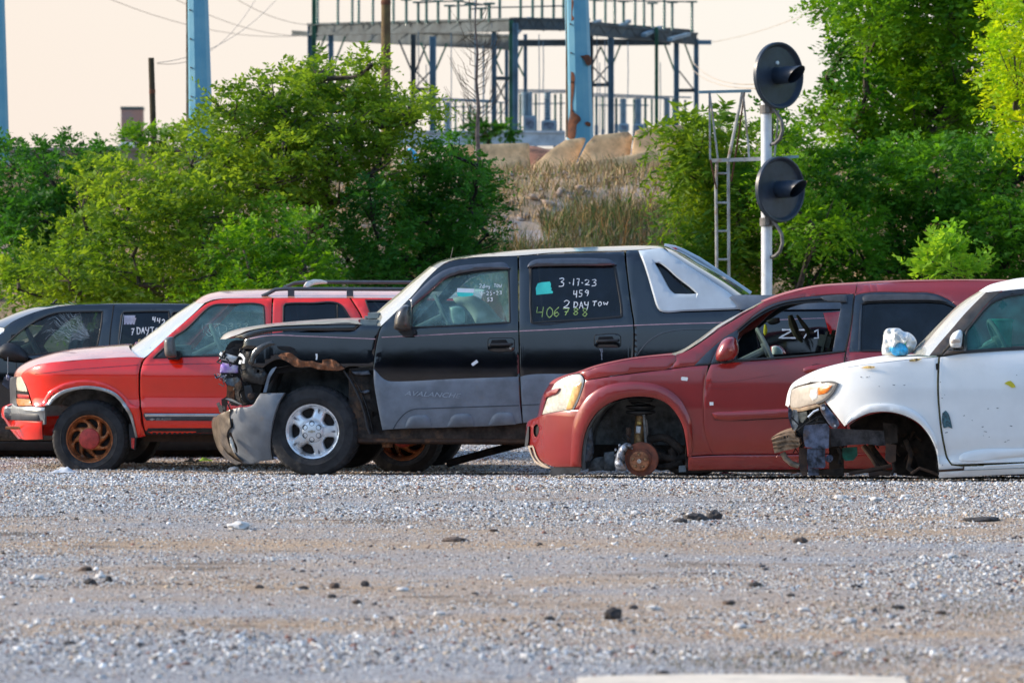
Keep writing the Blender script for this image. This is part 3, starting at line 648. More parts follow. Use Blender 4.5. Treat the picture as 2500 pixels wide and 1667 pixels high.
ragged('slope_grass', -9, 9, 46.4, 60.2, 60000, BLADE, 'sparse dry grass over the whole embankment', 'grass', .06, .26, .007, 63, pal=[(.38, .26, .12), (.46, .34, .19), (.18, .20, .06), (.28, .18, .09)])
ragged('verge_weeds', -9, 9, 44.6, 47.2, 26000, BLADE, 'green and brown undergrowth at the foot of the bank', 'weeds', .12, .6, .009, 65, zf=lambda a, b: bank(a, b) if b > 46.3 else gz(a, b), pal=[(.05, .11, .02), (.10, .16, .03), (.17, .13, .06), (.06, .09, .02)])
o = stones('slope_rubble', 5000, 47, 59.8, .02, .10, 3.0, [(.40, .29, .22), (.48, .36, .28), (.30, .21, .14), (.34, .30, .27)], [1, 1, 1, .8], xr=(-7, 9), zf=lambda x, y: np.array([bank(a, b) for a, b in zip(x, y)]), dens_=True)
tag(o, 'grey and pink rubble lying on the embankment slope', 'rubble', kind='stuff')
mk('asphalt', [(-300, -400, .33), (300, -400, .33), (300, 4, .33), (-300, 4, .33)], [(0, 1, 2, 3)], mat('asphalt', (.045, .045, .048), .9, var=.2, scale=3, bump=.4, bscale=40), smooth=False)['kind'] = 'structure'  # unseen dark sheet added behind the viewer to darken paint reflections
SPR = [(.12, .12, .05), (.18, .14, .07), (.10, .09, .04), (.24, .18, .09)]
ragged('low_sprouts', .1, 1.9, 14.8, 16.2, 3000, BLADE, 'thin brownish weeds creeping through the gravel near the pale apron', 'weeds', .004, .022, .0025, 81, zf=gz, pal=SPR, ell=True)
ragged('dry_sprouts', 1.0, 3.4, 16.8, 19.0, 3600, BLADE, 'patch of dry stubbly weeds in the gravel below the white car', 'weeds', .004, .022, .0025, 83, zf=gz, pal=SPR, ell=True)
o = stones('asphalt_crumbs', 5200, 13, 29, .004, .012, 3.5, [(.035, .032, .03), (.07, .05, .035)], [1, .5], dens_=2); tag(o, 'dark asphalt crumbs strewn over the gravel', 'crumbs', kind='stuff')
# woods far behind the viewer (they show in the paintwork)
bl = []; rr = random.Random(5)
for i in range(150):
    x = -120 + i * 1.7 + rr.uniform(-1, 1); h = rr.uniform(2.2, 4.6) + 1.5 * noise.noise(Vector((x * .06, 0, 0))); bl.append((x * .8, -62 + rr.uniform(-4, 4), h * .75, 2.4, 2.2, h * .95))
o = leafcloud(bl, leafmat('far_leaf', (.006, .014, .005), (.02, .045, .012), .08), 'far_woods', None, L=1.2, nl=5, size=.7, lw=.8, dens_=.18, gap=.3, seed=70); tag(o, 'low line of woods across the yard', 'woods', kind='stuff')

# ================================================================== things on and behind the embankment
CONC = mat('barrier_concrete', (.74, .50, .27), .92, var=.14, scale=5, bump=.35, bscale=40, dirt=(.22, .16, .10), dirt_amt=.5)
GREYC = mat('wall_concrete', (.30, .27, .25), .9, var=.12, scale=3, bump=.3, bscale=30, dirt=(.2, .17, .15), dirt_amt=.4)
def barrier(pts, d, label, w=.34):
    """jersey barrier: outline in picture pixels, real depth, stepped foot"""
    yb_ = max(y for _, y in pts); pts = [(x, y + 22 if y > yb_ - 40 else y) for x, y in pts]
    O = [world(x, y, d) for x, y in pts]; cx = sum(p.x for p in O) / len(O); zb = min(p.z for p in O)
    root = tag(bpy.data.objects.new('concrete_barrier', None), label, 'barrier', 'concrete barriers along the top of the bank')
    bpy.data.objects.remove(root)
    A, T, D = fill(dens([(p.x - cx, p.z - zb) for p in O], .12, corner=12), (), .12, .02); n = len(A)
    h = max(a[1] for a in A); V = []; F = []
    for sg in (-1, 1):
        for i in range(n):
            z = A[i][1]; q = .12 + .20 * max(0, 1 - z / (.42 * h)) ** 1.2 + .05 * (1 - z / h) - (.015 if D[i] < 1e-5 else 0)
            V.append(Vector((A[i][0], sg * q + .01 * noise.noise(Vector((A[i][0] * 4, z * 4, sg))), z)))
    for t in T:
        a, b, c = (V[k] for k in t); q = (b - a).cross(c - a).y < 0
        F.append(tuple(t) if q else (t[0], t[2], t[1])); u = (t[0] + n, t[2] + n, t[1] + n); F.append(u if q else (u[0], u[2], u[1]))
    cnt = {}
    for f in F[:]:
        if max(f) < n:
            for i in range(3): cnt[(f[i], f[(i + 1) % 3])] = 1
    for (a, b) in list(cnt):
        if (b, a) not in cnt: F.append((b, a, a + n, b + n))
    o = mk('concrete_barrier', V, F, CONC, None, angle=40); o.location = (cx, d, zb)
    tag(o, label, 'barrier', 'concrete barriers along the top of the bank')
barrier(P('st2', "-260,1440 -230,1395 30,1385 30,1600 -260,1600"), 61.9, 'leftmost tan concrete barrier segment, half hidden by the bush')
barrier(P('st2', "45,1395 80,1385 545,1372 560,1390 560,1580 45,1610"), 61.6, 'tan concrete barrier segment ending at a grey vertical joint behind the sapling')
barrier(P('st2', "600,1500 760,1440 900,1345 1070,1320 1095,1330 1090,1360 1000,1480 960,1570 590,1610"), 61.4, 'broken concrete barrier with a sloping end under the rusty blue pole')
barrier(P('st2', "1105,1380 1180,1300 1500,1265 1530,1290 1545,1320 1500,1545 980,1590 1010,1490"), 61.2, 'concrete barrier segment just right of the rusty blue pole foot')
barrier(P('st2', "1560,1320 1575,1260 1620,1235 2010,1200 2110,1195 2110,1500 1530,1540"), 61.0, 'rightmost and highest concrete barrier segment touching the sumac')
barrier(P(0, "1040,388 1120,392 1200,397 1290,384 1330,376 1450,356 1500,345 1570,330 1570,362 1450,388 1330,406 1200,420 1120,424 1040,424"), 60.75, 'long low weathered concrete ledge below the row of barriers')
REDD = mat('red_earth', (.24, .10, .055), .95, var=.3, scale=4, bump=.6, bscale=12)
bm_ = MB()
a0 = world(*P('st2', "-200,1350")[0], 64); V = []; F = []
for i in range(41):
    for j in range(7):
        x = a0.x + i * .085; t = j / 6; V.append(Vector((x, 62.6 + t * 3, 3.2 + (.62 + .12 * noise.noise(Vector((x * 1.6, j * .4, 0)))) * math.sin(PI * t) ** .7 * math.sin(PI * min(1, max(0, (i + 1) / 42))) ** .35)))
for i in range(40):
    for j in range(6): F.append((i * 7 + j, i * 7 + j + 1, i * 7 + j + 8, i * 7 + j + 7))
tag(mk('earth_mound', V, F, REDD, None, angle=60), 'low mound of red brown earth behind the barriers', 'mound', kind='structure')
mb = MB(); L0 = world(-60, 369, 63.2); R0 = world(900, 380, 63.2)
mb.box((L0.x - 4, 63.0, 2.9), (R0.x, 63.3, L0.z)); mb.box((L0.x - 4, 62.96, L0.z), (R0.x, 63.34, L0.z + .05))
for i in range(9): mb.box((L0.x - 3 + i * 1.4, 62.95, 2.9), (L0.x - 2.86 + i * 1.4, 63.0, L0.z - .002))
o = mb.build('parapet_wall', GREYC); tag(o, 'long grey concrete parapet wall behind the shrubs', 'wall')

def blue_steel():
    m = mat('blue_steel', (.07, .28, .42), .5, var=.10, scale=1.5, col2=(.14, .36, .47), bump=.1, bscale=20, dirt=(.20, .075, .025), dirt_amt=-.05, rvar=.12); return m
BLUE = blue_steel()
RUST = mat('rust', (.16, .055, .022), .9, var=.4, scale=14, col2=(.07, .03, .02), bump=.5, bscale=50)
LITEDGE = mat('rusty_sunlit_cream', (.42, .33, .22), .8, var=.2, scale=3, col2=(.2, .09, .035), bump=.3, bscale=30)
def steel_pole(x0a, x1a, x0b, x1b, yb, d, label, patches=()):
    a = world(x0b, yb, d); b = world(x1b, yb, d); t = world(x0a, -400, d); u = world(x1a, -400, d)
    # widths are given at the picture's top edge; extrapolate the taper to the real top
    cxb = (a.x + b.x) / 2; root = empty('steel_pole', (cxb, d, a.z - .8), label, 'pole', 'blue steel poles along the top of the bank')
    wb = (b.x - a.x) / 2 * 1.02; k = (world(0, 0, d).z - a.z); topz = k + 3.5; wt0 = (u.x - t.x) / 2; cxt = (t.x + u.x) / 2
    mb = MB(); n = 12; V = []; F = []; zs = [-.8, 0, .1] + [topz * q / 14 for q in range(1, 15)]
    for z in zs:
        q = max(z, 0) / k; w = wb + (wt0 - wb) * q; cx = (cxt - cxb) * q
        for j in range(n):
            th = 2 * PI * (j + .5) / n; V.append(Vector((cx + w * 1.035 * math.cos(th), w * 1.035 * math.sin(th), z + .8)))
    for i in range(len(zs) - 1):
        for j in range(n): F.append((i * n + j, i * n + (j + 1) % n, (i + 1) * n + (j + 1) % n, (i + 1) * n + j))
    mk('shaft', V, F, BLUE, root, angle=15)
    s = MB(); s.box((-wb * 1.10, -.09, .8), (-wb * .86, .09, topz + .7)); s.build('sunlit_edge', LITEDGE, root)  # cream strip paints sunlight onto the pole's left edge
    for i in range(int(topz / .45)):
        s = MB()
        z = 1.2 + i * .45; q = (z - .8) / k; w = wb + (wt0 - wb) * q; cx = (cxt - cxb) * q; s.tube([(cx - w * .55, -w * .75, z), (cx - w * .6, -w * 1.25, z)], .012, 6); s.build('step_bolt', RUST, root)
    if patches:
        for pl in patches:
            O = dens([(world(x, y, d).x - cxb, world(x, y, d).z - a.z + .8) for x, y in pl], .05, corner=120)
            A, T, D = fill(O, (), .03, 0)
            f = lambda i: -math.sqrt(max(1e-4, (wb * 1.045) ** 2 - min(abs(A[i][0]), wb * 1.04) ** 2)) * .985 - .004
            V, F = shell(A, T, f, .01, 0, D); mk('rust_patch', V, F, RUST, root)
    return root
steel_pole(-26, 11, -14, 23, 395, 62, 'leftmost blue steel pole cut by the picture edge')
steel_pole(455, 508, 459, 518, 300, 62.4, 'blue steel pole rising out of the bright locust tree')
steel_pole(1379, 1437, 1385, 1448, 335, 62.2, 'rust streaked blue steel pole standing at the concrete barriers',
           [P('st2', "1040,545 1080,540 1130,535 1132,640 1105,630 1085,590"), P('st2', "950,690 975,700 985,850 980,1080 1010,1100 1050,1150 1010,1200 1000,1290 985,1330 930,1330 930,1180 945,1080 940,900"), P('st2', "950,0 965,0 968,160 985,190 955,215 945,150"), P('st2', "1085,1180 1140,1180 1140,1215 1095,1200")])
WOOD = mat('weathered_wood', (.10, .065, .03), .9, var=.2, scale=6, bump=.5, bscale=30, col2=(.17, .125, .05))
WOODD = mat('dark_wood', (.045, .035, .018), .9, var=.2, scale=6, bump=.5, bscale=30)
def wood_pole(px, py, w, pt, pyt, d, m, label):
    a = world(px, py, d); b = world(pt, pyt, d); root = empty('utility_pole', (a.x, d, a.z - .4), label, 'pole')
    mb = MB(); h = b.z - a.z; r = w * d / FP / 2; mb.tube([(0, 0, -.4), (0, 0, .4), ((b.x - a.x) * .5, 0, h * .5 + .4), (b.x - a.x, 0, h + .4)], [r * 1.03, r * 1.02, r, r * .97], 14); mb.build('shaft', m, root)
    mb = MB(); mb.lathe([(r * 1.0, h * .62), (r * 1.06, h * .62 + .01), (r * 1.06, h * .62 + .06), (r, h * .62 + .07)], 14, 'z', ((b.x - a.x) * .62, 0, .4)); mb.build('steel_band', RUST, root)
    return root
wood_pole(942, 360, 23, 942, -200, 60.5, WOOD, 'brown wooden utility pole between the locust tree and the dark bush')
wood_pole(376, 372, 15, 369, 142, 64, WOODD, 'short dark leaning utility pole beside the distant brick tower')
# bare sapling in front of the barriers
root = empty('bare_sapling', (world(1167, 0, 60.3).x, 60.3, bank(world(1167, 0, 60.3).x, 60.3) - .1), 'leafless grey sapling in front of the concrete barriers', 'tree')
rr = random.Random(9); mb = MB(); z0 = root.location.z
def sap(x, y, zpx): w = world(x, zpx, 60.3); return Vector((w.x - root.location.x, y, w.z - z0))
tr = [sap(1169, 0, 400), sap(1165, 0, 330), sap(1168, .03, 260), sap(1163, .02, 200), sap(1166, 0, 130), sap(1160, .02, 60), sap(1164, 0, -10)]
mb.tube([Vector((tr[0].x, 0, 0))] + tr, [.045, .04, .034, .028, .022, .017, .011, .005], 7); mb.build('trunk', mat('grey_bark', (.17, .13, .115), .9, var=.25, scale=10), root)
mb = MB()
for i in range(34):
    q = rr.uniform(.8, 5.9); k = int(q); p = tr[k].lerp(tr[min(k + 1, 6)], q - k); s = rr.choice((-1, 1)); L = rr.uniform(.25, .95) * (1 - q / 9)
    e = p + Vector((s * L * .62, rr.uniform(-.3, .3), L * .8)); c = p.lerp(e, .5) + Vector((s * .05, 0, -.04)); mb.tube([p, c, e], [.008, .006, .003], 4, caps=False)
    for _ in range(3):
        g = p.lerp(e, rr.uniform(.3, .9)); mb.tube([g, g + Vector((s * rr.uniform(.02, .2), rr.uniform(-.1, .1), rr.uniform(.08, .3)))], [.004, .002], 4, caps=False)
mb.build('branches', BARK, root)
# far brick tower, van roof behind the wall, blue tarpaulin
BRICK = mat('old_brick', (.38, .19, .12), .9, var=.2, scale=.6, col2=(.22, .20, .21), bump=.2, bscale=8)
a = world(298, 380, 180); b = world(349, 262, 180); root = empty('brick_tower', ((a.x + b.x) / 2, 180, 0), 'distant square brick tower on the horizon', 'tower')
mb = MB(); w = (b.x - a.x) / 2; mb.box((-w, -w, 0), (w, w, b.z - .12), .02); mb.build('shaft', BRICK, root); mb = MB(); mb.box((-w - .03, -w - .03, b.z - .12), (w + .03, w + .03, b.z)); mb.build('coping', mat('dark_teal_metal', (.03, .07, .07), .6), root)
WHITE = mat('white_paint', (.74, .75, .74), .35, coat=.5, var=.04)
a = world(298, 370, 66); b = world(345, 350, 66); root = empty('white_van', ((a.x + b.x) / 2, 66, a.z - 1.6), 'white van of which only the roof shows over the grey wall', 'van')
mb = MB(); mb.box((-.155 * 3, -.8, .35), (.155 * 3, .8, 1.15), .06); mb.box((-.155, -.7, 1.1), (.155, .7, 1.6 + (b.z - a.z)), .04); mb.build('body', WHITE, root)
mb = MB(); mb.box((-.12, -.712, 1.2), (.12, -.7, 1.5)); mb.build('window', mat('van_glass', (.05, .06, .07), .1), root)
for sx in (-.3, .3):
    mb = MB(); mb.lathe([(.0, -.82), (.14, -.82), (.2, -.8), (.2, -.66), (0, -.66)], 20, 'y', (sx, 0, .2)); mb.build('wheel', mat('van_tyre', (.02, .02, .02), .9), root)
mb = MB(); a = world(*P('st1', "1250,1500")[0], 63.5)
V = []; F = []
for i in range(15):
    for j in range(9):
        u = i / 14; v = j / 8; V.append(Vector((a.x + (u - .5) * .36, a.y + v * .5, 3.2 + (a.z - 3.2 + .02 + .03 * noise.noise(Vector((u * 4, v * 4, 0)))) * (math.sin(PI * u) * math.sin(PI * (v * .9 + .05))) ** .35)))
for i in range(14):
    for j in range(8): F.append((i * 9 + j, i * 9 + j + 1, i * 9 + j + 10, i * 9 + j + 9))
tag(mk('tarp_heap', V, F, mat('blue_tarp', (.03, .38, .62), .4), None, angle=60), 'small heap covered by a bright blue tarp beside the brown pole', 'tarp')

# ------------------------------------------------------------------ substation
GST = mat('galvanised_steel', (.09, .18, .25), .6, metal=.3, var=.12, scale=2); GSD = mat('dark_steel', (.035, .055, .065), .7, var=.2, scale=2); GGR = mat('green_steel', (.02, .13, .075), .6, var=.2, scale=2)
PORC = mat('teal_porcelain', (.025, .12, .10), .3, coat=.3, var=.15, scale=8); SWB = mat('equipment_grey', (.22, .33, .40), .5, var=.12, scale=3)
gr = world(1270, 336, 110); G = empty('substation_gantry', (gr.x, 110, gr.z - .3), 'large steel substation gantry carrying rows of standing insulators', 'substation'); go = G.location
def gp(k, x, y, d):
    X, Y = P(k, f"{x},{y}")[0]; return world(X, Y, d) - go
ZB = -.35
def col(k, x, y, d, w, m):
    p = gp(k, x, y, d); mb = MB()
    h = w * 1.3
    mb.box((p.x - w / 2, p.y - h / 2, ZB), (p.x - w / 2 + w * .18, p.y + h / 2, p.z)); mb.box((p.x + w / 2 - w * .18, p.y - h / 2, ZB), (p.x + w / 2, p.y + h / 2, p.z)); mb.box((p.x - w / 2, p.y - .02, ZB + .001), (p.x + w / 2, p.y + .02, p.z - .001))
    mb.build('column', m, G)
for k, x, y, d, w, m in [('st1', 240, 265, 119, .17, GST), ('st1', 276, -40, 118.5, .13, GGR), ('st1', 446, 265, 118, .15, GST), ('st1', 1275, 350, 112, .14, GSD), ('st1', 1472, 370, 111, .18, GST), ('st2', 220, 230, 109, .14, GST), ('st2', 383, 200, 108, .12, GGR),
                         ('st2', 425, 225, 108, .15, GST), ('st2', 520, 330, 116, .11, GST), ('st2', 340, 330, 117, .11, GST), ('st2', 1150, 250, 112, .12, GSD), ('st2', 1338, 330, 113, .17, GST), ('st2', 1775, 260, 114, .1, GGR), ('st2', 1965, 340, 116, .15, GST), ('st2', 2155, 375, 117, .14, GST)]: col(k, x, y, d, w, m)
def girder(p, q, h, m, n=14):
    mb = MB(); u = Vector((0, 0, h / 2))
    mb.beam(p + u, q + u, .09, .06); mb.beam(p - u, q - u, .09, .06)
    for i in range(n):
        a = p.lerp(q, i / n); b = p.lerp(q, (i + 1) / n); s = 1 if i % 2 else -1; mb.beam(a + u * s, b - u * s, .045, .03)
    mb.beam(p, q, .02, h * .96); mb.build('girder', m, G)
girder(gp('st1', 215, 300, 119), gp('st2', 380, 240, 108), .30, GSD); girder(gp('st1', 280, 340, 122), gp('st2', 430, 410, 110), .36, GSD); girder(gp('st1', 60, 335, 120), gp('st1', 300, 350, 119), .09, GSD, 4)
girder(gp('st2', 380, 230, 108), gp('st2', 1130, 240, 110), .28, GSD); girder(gp('st2', 430, 415, 112), gp('st2', 1900, 405, 117), .12, GSD); girder(gp('st2', 1140, 280, 110), gp('st2', 2160, 375, 117), .30, GSD); girder(gp('st2', 1150, 245, 113), gp('st2', 2120, 320, 119), .14, GSD)
girder(gp('st2', 2150, 408, 117), gp('st2', 2300, 408, 117), .07, GST, 3); girder(gp('st2', 430, 225, 116), gp('st2', 1120, 210, 119), .12, GSD)
for s_, a, b in [('st2', (1340, 310), (1510, 205)), ('st2', (1650, 340), (1810, 265)), ('st2', (1900, 380), (2080, 330)), ('st2', (1150, 240), (1230, 205)), ('st2', (420, 330), (560, 180))]:
    mb = MB(); mb.beam(gp(s_, *a, 112), gp(s_, *b, 116), .14, .09); mb.build('outrigger', GST, G)
for s_, a, b, d in [('st1', (390, 360), (300, 590), 119), ('st1', (590, 370), (490, 620), 118), ('st1', (1130, 410), (1260, 720), 112), ('st1', (1400, 460), (1300, 720), 112), ('st1', (1350, 430), (1450, 680), 111), ('st1', (1615, 440), (1500, 710), 111),
                    ('st2', (290, 460), (240, 570), 109), ('st2', (240, 580), (300, 715), 109), ('st2', (490, 450), (440, 570), 109), ('st2', (440, 600), (510, 740), 116), ('st2', (1240, 450), (1165, 610), 112), ('st2', (1240, 450), (1315, 610), 113), ('st2', (1430, 430), (1355, 620), 113), ('st2', (1850, 420), (1950, 690), 116), ('st2', (2045, 420), (2140, 680), 117)]:
    mb = MB(); mb.beam(gp(s_, *a, d), gp(s_, *b, d), .055, .05); mb.build('brace', GGR if d != 112 else GSD, G)
for s_, a, b, d in [('st1', (1290, 903), (1460, 903), 111.5), ('st2', (240, 752), (365, 752), 108.5), ('st2', (1165, 815), (1320, 815), 112.5), ('st2', (1985, 868), (2140, 868), 116.5)]:
    mb = MB(); mb.beam(gp(s_, *a, d), gp(s_, *b, d), .08, .1); mb.build('tie_beam', GSD, G)
def insul(name, p, h, r, parent, m, cap=True, cage=False):
    mb = MB(); n = 9; prof = [(r * .9, 0)]
    for i in range(n):
        z0 = h * (.05 + .9 * i / n); z1 = h * (.05 + .9 * (i + 1) / n); prof += [(r * .7, z0), (r * 1.12, z0 + (z1 - z0) * .3), (r * .75, z0 + (z1 - z0) * .6)]
    prof += [(r * .9, h * .97), (r * .9, h), (0, h)]; mb.lathe([(0, 0)] + prof, 10, 'z', p)
    if cap: mb.box((p.x - r * 3.2, p.y - r, p.z + h), (p.x + r * 3.2, p.y + r, p.z + h + .05))
    return mb.build(name, m, parent)
ins1 = [(310, 255, -60), (515, 250, -60), (660, 245, -60), (725, 240, -80), (868, 250, -60), (1075, 245, -60), (1205, 245, 10), (1325, 238, 36), (1408, 240, 10), (1525, 235, 22), (1640, 235, 70), (1728, 230, 18), (1845, 225, 56), (1960, 225, 98), (2040, 225, 48)]
ins2 = [(175, 200, 48), (275, 195, -20), (475, 185, -20), (590, 185, -20), (680, 190, -20), (790, 195, -20), (885, 205, -20), (1180, 205, 10), (1285, 225, -20), (1375, 250, -20), (1460, 220, 25), (1570, 265, -20), (1655, 270, -20), (1735, 270, 42), (1850, 310, -20), (1925, 320, 34), (2115, 350, 28)]
for k, L in (('st1', ins1), ('st2', ins2)):
    for i, (x, yb, yt) in enumerate(L):
        d = (119 - 10 * x / 2063 if k == 'st1' else 109 + 9 * max(0, x - 400) / 1700); p = gp(k, x, yb, d); t_ = gp(k, x, yt, d); insul('standing_insulator', p, t_.z - p.z, .048, G, PORC, cap=yt > 5)
pw = MB()
for k, pts, d in [('st1', [(1300, 30), (1520, 20), (1730, 15), (2050, 60)], 112), ('st2', [(0, 90), (180, 75), (480, 70), (900, 60)], 110), ('st2', [(1170, 10), (1740, 15), (2120, 20)], 114), ('st1', [(1640, 68), (1850, 55), (2060, 48)], 111), ('st2', [(560, 175), (900, 215)], 110)]:
    pw = MB(); pw.tube([gp(k, x, y, d) for x, y in pts], .02, 6); pw.build('busbar', GSD, G)
B2 = empty('busbar_stand', (gr.x, 113, gr.z - .3), 'thin pipe busbars carried on low posts beneath the gantry', 'busbar'); off = B2.location
def bp_(k, x, y, d): return gp(k, x, y, d) + go - off
mb = MB()
for k, pts, d in [('st1', [(300, 965), (700, 975), (1290, 985), (2063, 1015)], 114), ('st1', [(1080, 1000), (1500, 1010), (2063, 1030)], 113), ('st2', [(0, 965), (330, 985)], 113), ('st2', [(450, 865), (910, 868)], 114), ('st2', [(450, 885), (910, 886)], 113), ('st2', [(1165, 900), (1780, 925), (2110, 935)], 114), ('st2', [(1165, 920), (1900, 945)], 113), ('st2', [(2170, 885), (2300, 885), (2680, 870)], 112)]:
    mb = MB(); mb.tube([bp_(k, x, y, d) for x, y in pts], .022, 6); mb.build('pipe', GST, B2)
for k, x, y0, y1, d in [('st1', 1325, 320, 960, 112), ('st1', 1405, 650, 1000, 112), ('st1', 1655, 300, 1300, 111), ('st1', 1975, 460, 1250, 111), ('st1', 1900, 0, 900, 111), ('st2', 35, 0, 1200, 110), ('st2', 120, 450, 1100, 110), ('st2', 650, 330, 1270, 110), ('st2', 690, 400, 880, 111), ('st2', 1205, 350, 1280, 112), ('st2', 1230, 600, 1280, 112), ('st2', 1280, 380, 1280, 112), ('st2', 1500, 400, 950, 112), ('st2', 1810, 600, 1200, 114)]:
    mb = MB(); mb.tube([bp_(k, x, y0, d), bp_(k, x + 4, (y0 + y1) / 2, d), bp_(k, x, y1, d)], .013, 5); mb.build('down_lead', GST, B2)
for k, x, y0, y1 in [('st1', 1145, 985, 1300), ('st1', 530, 950, 1150), ('st1', 608, 985, 1150), ('st1', 1540, 1030, 1290), ('st1', 1850, 1050, 1250), ('st2', 285, 985, 1200), ('st2', 805, 905, 1160), ('st2', 1390, 940, 1190), ('st2', 1668, 945, 1200), ('st2', 1935, 945, 1200), ('st2', 1200, 930, 1200)]:
    p = bp_(k, x, y1, 113); insul('post_insulator', p, bp_(k, x, y0, 113).z - p.z, .045, B2, PORC, False)
    q = MB(); q.box((p.x - .05, p.y - .05, -.3), (p.x + .05, p.y + .05, p.z)); q.build('post', GST, B2)
def breaker(k, x0, x1, yt, ym, bx0, bx1, yb, label, d=112):
    p = gp(k, (bx0 + bx1) / 2, yb, d) + go; root = empty('circuit_breaker', (p.x, d, p.z - .3), label, 'equipment', 'grey switchgear units below the gantry')
    u = lambda x, y: gp(k, x, y, d) + go - root.location
    a = u(bx0, yb); b = u(bx1, ym); mb = MB(); mb.box((a.x, -.3, a.z), (b.x, .3, b.z), .03); mb.box((a.x + .05, -.25, 0), (a.x + .11, -.19, a.z)); mb.box((b.x - .11, -.25, 0), (b.x - .05, -.19, a.z)); mb.build('cabinet', SWB, root)
    mb = MB(); mb.box((a.x + .06, -.315, a.z + .06), (b.x - .06, -.303, b.z - .06)); mb.build('door', mat('cabinet_door', (.12, .17, .24), .5, var=.3, scale=8), root)
    for xx in (x0, x1):
        q = u(xx, ym); t_ = u(xx, yt); insul('bushing', q, t_.z - q.z, .095, root, SWB, False)
for k, x, y0, y1 in [('st1', 380, 985, 1200), ('st1', 1700, 1020, 1290), ('st1', 1780, 1035, 1290), ('st2', 150, 985, 1230), ('st2', 470, 900, 1200), ('st2', 620, 900, 1150), ('st2', 860, 900, 1230), ('st2', 1260, 930, 1240), ('st2', 1560, 950, 1230), ('st2', 1730, 950, 1230), ('st2', 2050, 960, 1230)]:
    p = bp_(k, x, y1, 116); insul('post_insulator', p, bp_(k, x, y0, 116).z - p.z, .04, B2, PORC, False); q = MB(); q.box((p.x - .04, p.y - .04, -.3), (p.x + .04, p.y + .04, p.z)); q.build('post', GST, B2)
for k, pts, d in [('st2', [(470, 1000), (900, 990)], 116), ('st2', [(1180, 1010), (1700, 1010)], 116), ('st1', [(1500, 1080), (2063, 1080)], 116), ('st2', [(0, 1075), (330, 1085)], 116)]:
    mb = MB(); mb.tube([bp_(k, x, y, d) for x, y in pts], .018, 6); mb.build('pipe', GST, B2)
for s_, a, b, d in [('st1', (1300, 720), (1450, 880), 111.6), ('st1', (1450, 720), (1300, 880), 111.6), ('st2', (230, 770), (345, 1000), 108.6), ('st2', (345, 770), (230, 1000), 108.6), ('st2', (1165, 640), (1310, 800), 112.4), ('st2', (1310, 640), (1165, 800), 112.4), ('st2', (1990, 680), (2130, 860), 116.4), ('st2', (700, 190), (860, 300), 111), ('st2', (560, 190), (700, 300), 111), ('st1', (250, 620), (440, 430), 118.6), ('st2', (1860, 320), (2000, 400), 117)]:
    mb = MB(); mb.beam(gp(s_, *a, d), gp(s_, *b, d), .04, .04); mb.build('brace', GSD, G)
breaker('st2', 510, 560, 885, 1110, 500, 625, 1255, 'left of the two switchgear boxes beside the green column'); breaker('st2', 728, 735, 890, 1155, 672, 815, 1260, 'switchgear box just left of the rusty blue pole')
breaker('st2', 1452, 1460, 945, 1185, 1410, 1510, 1265, 'switchgear box standing right of the rusty blue pole'); breaker('st2', 1595, 1603, 945, 1190, 1550, 1660, 1265, 'switchgear box above the joint of the two right barriers', 113); breaker('st2', 1872, 1878, 950, 1190, 1840, 1915, 1260, 'rightmost switchgear box behind the highest barrier', 114)
breaker('st1', 1612, 1622, 1030, 1290, 1585, 1660, 1345, 'switchgear box at the left behind the dark bush', 113)
mb = MB(); p = gp('st1', 1050, 1350, 108) + go; q = gp('st2', 900, 1275, 108) + go
mb.box((p.x, 107.9, q.z - .35), (q.x, 108.1, q.z)); mb.box((p.x, 107.85, q.z + .001), (q.x, 108.15, q.z + .06)); o = mb.build('foundation_beam', mat('pale_steel', (.34, .42, .48), .6, var=.15, scale=3)); tag(o, 'long grey steel sill under the switchgear', 'beam')
# overhead wires, each its own span
WIRE = mat('weathered_wire', (.42, .35, .27), .8)
for i, (a, b, da, db, sag) in enumerate([((180, -40), (735, 88), 90, 119, .4), ((360, -40), (735, 88), 90, 119, .3), ((520, -40), (790, 60), 90, 119, .3), ((384, 154), (700, -30), 64, 90, .35), ((384, 156), (640, -30), 64, 90, .5), ((1740, 103), (2120, -40), 117, 90, .2), ((1690, 170), (1860, 216), 110, 48.5, .15), ((1690, 150), (1860, 205), 110, 48.5, .2)]):
    A = world(*a, da); Bq = world(*b, db); mb = MB(); mb.tube([A.lerp(Bq, t_ / 14) - Vector((0, 0, sag * 4 * (t_ / 14) * (1 - t_ / 14))) for t_ in range(15)], .008 if da > 70 else .006, 5)
    tag(mb.build('overhead_wire', WIRE), 'thin overhead wire crossing the pale sky', 'wire', 'overhead wires crossing the sky')
# ------------------------------------------------------------------ railway signal
SD = 48.0; sg = world(*P('sig', "497,1500")[0], SD); gz0 = max(bank(sg.x, SD), gz(sg.x, SD)) - .05
S = empty('railway_signal', (sg.x, SD, gz0), 'white signal mast with two round dark blue discs and hoods', 'signal')
def sp_(x, y, dy=0.0):
    X, Y = P('sig', f"{x},{y}")[0]; return world(X, Y, SD + dy) - S.location
MASTM = mat('mast_paint', (.70, .72, .74), .45, var=.08, scale=6, dirt=(.4, .33, .25), dirt_amt=.2); DISC = mat('signal_blue', (.024, .038, .060), .42, var=.15, scale=6, bump=.1, bscale=30); BLK = mat('flat_black', (.008, .008, .009), .9)
CONDM = mat('conduit', (.16, .15, .14), .6, var=.2, scale=10)
mb = MB(); top = sp_(494, 420); mb.tube([(0, 0, 0), (0, 0, top.z * .5), (top.x, 0, top.z)], .066, 20); mb.build('mast', MASTM, S)
RZ = math.radians(-41)   # the discs face right of the viewer
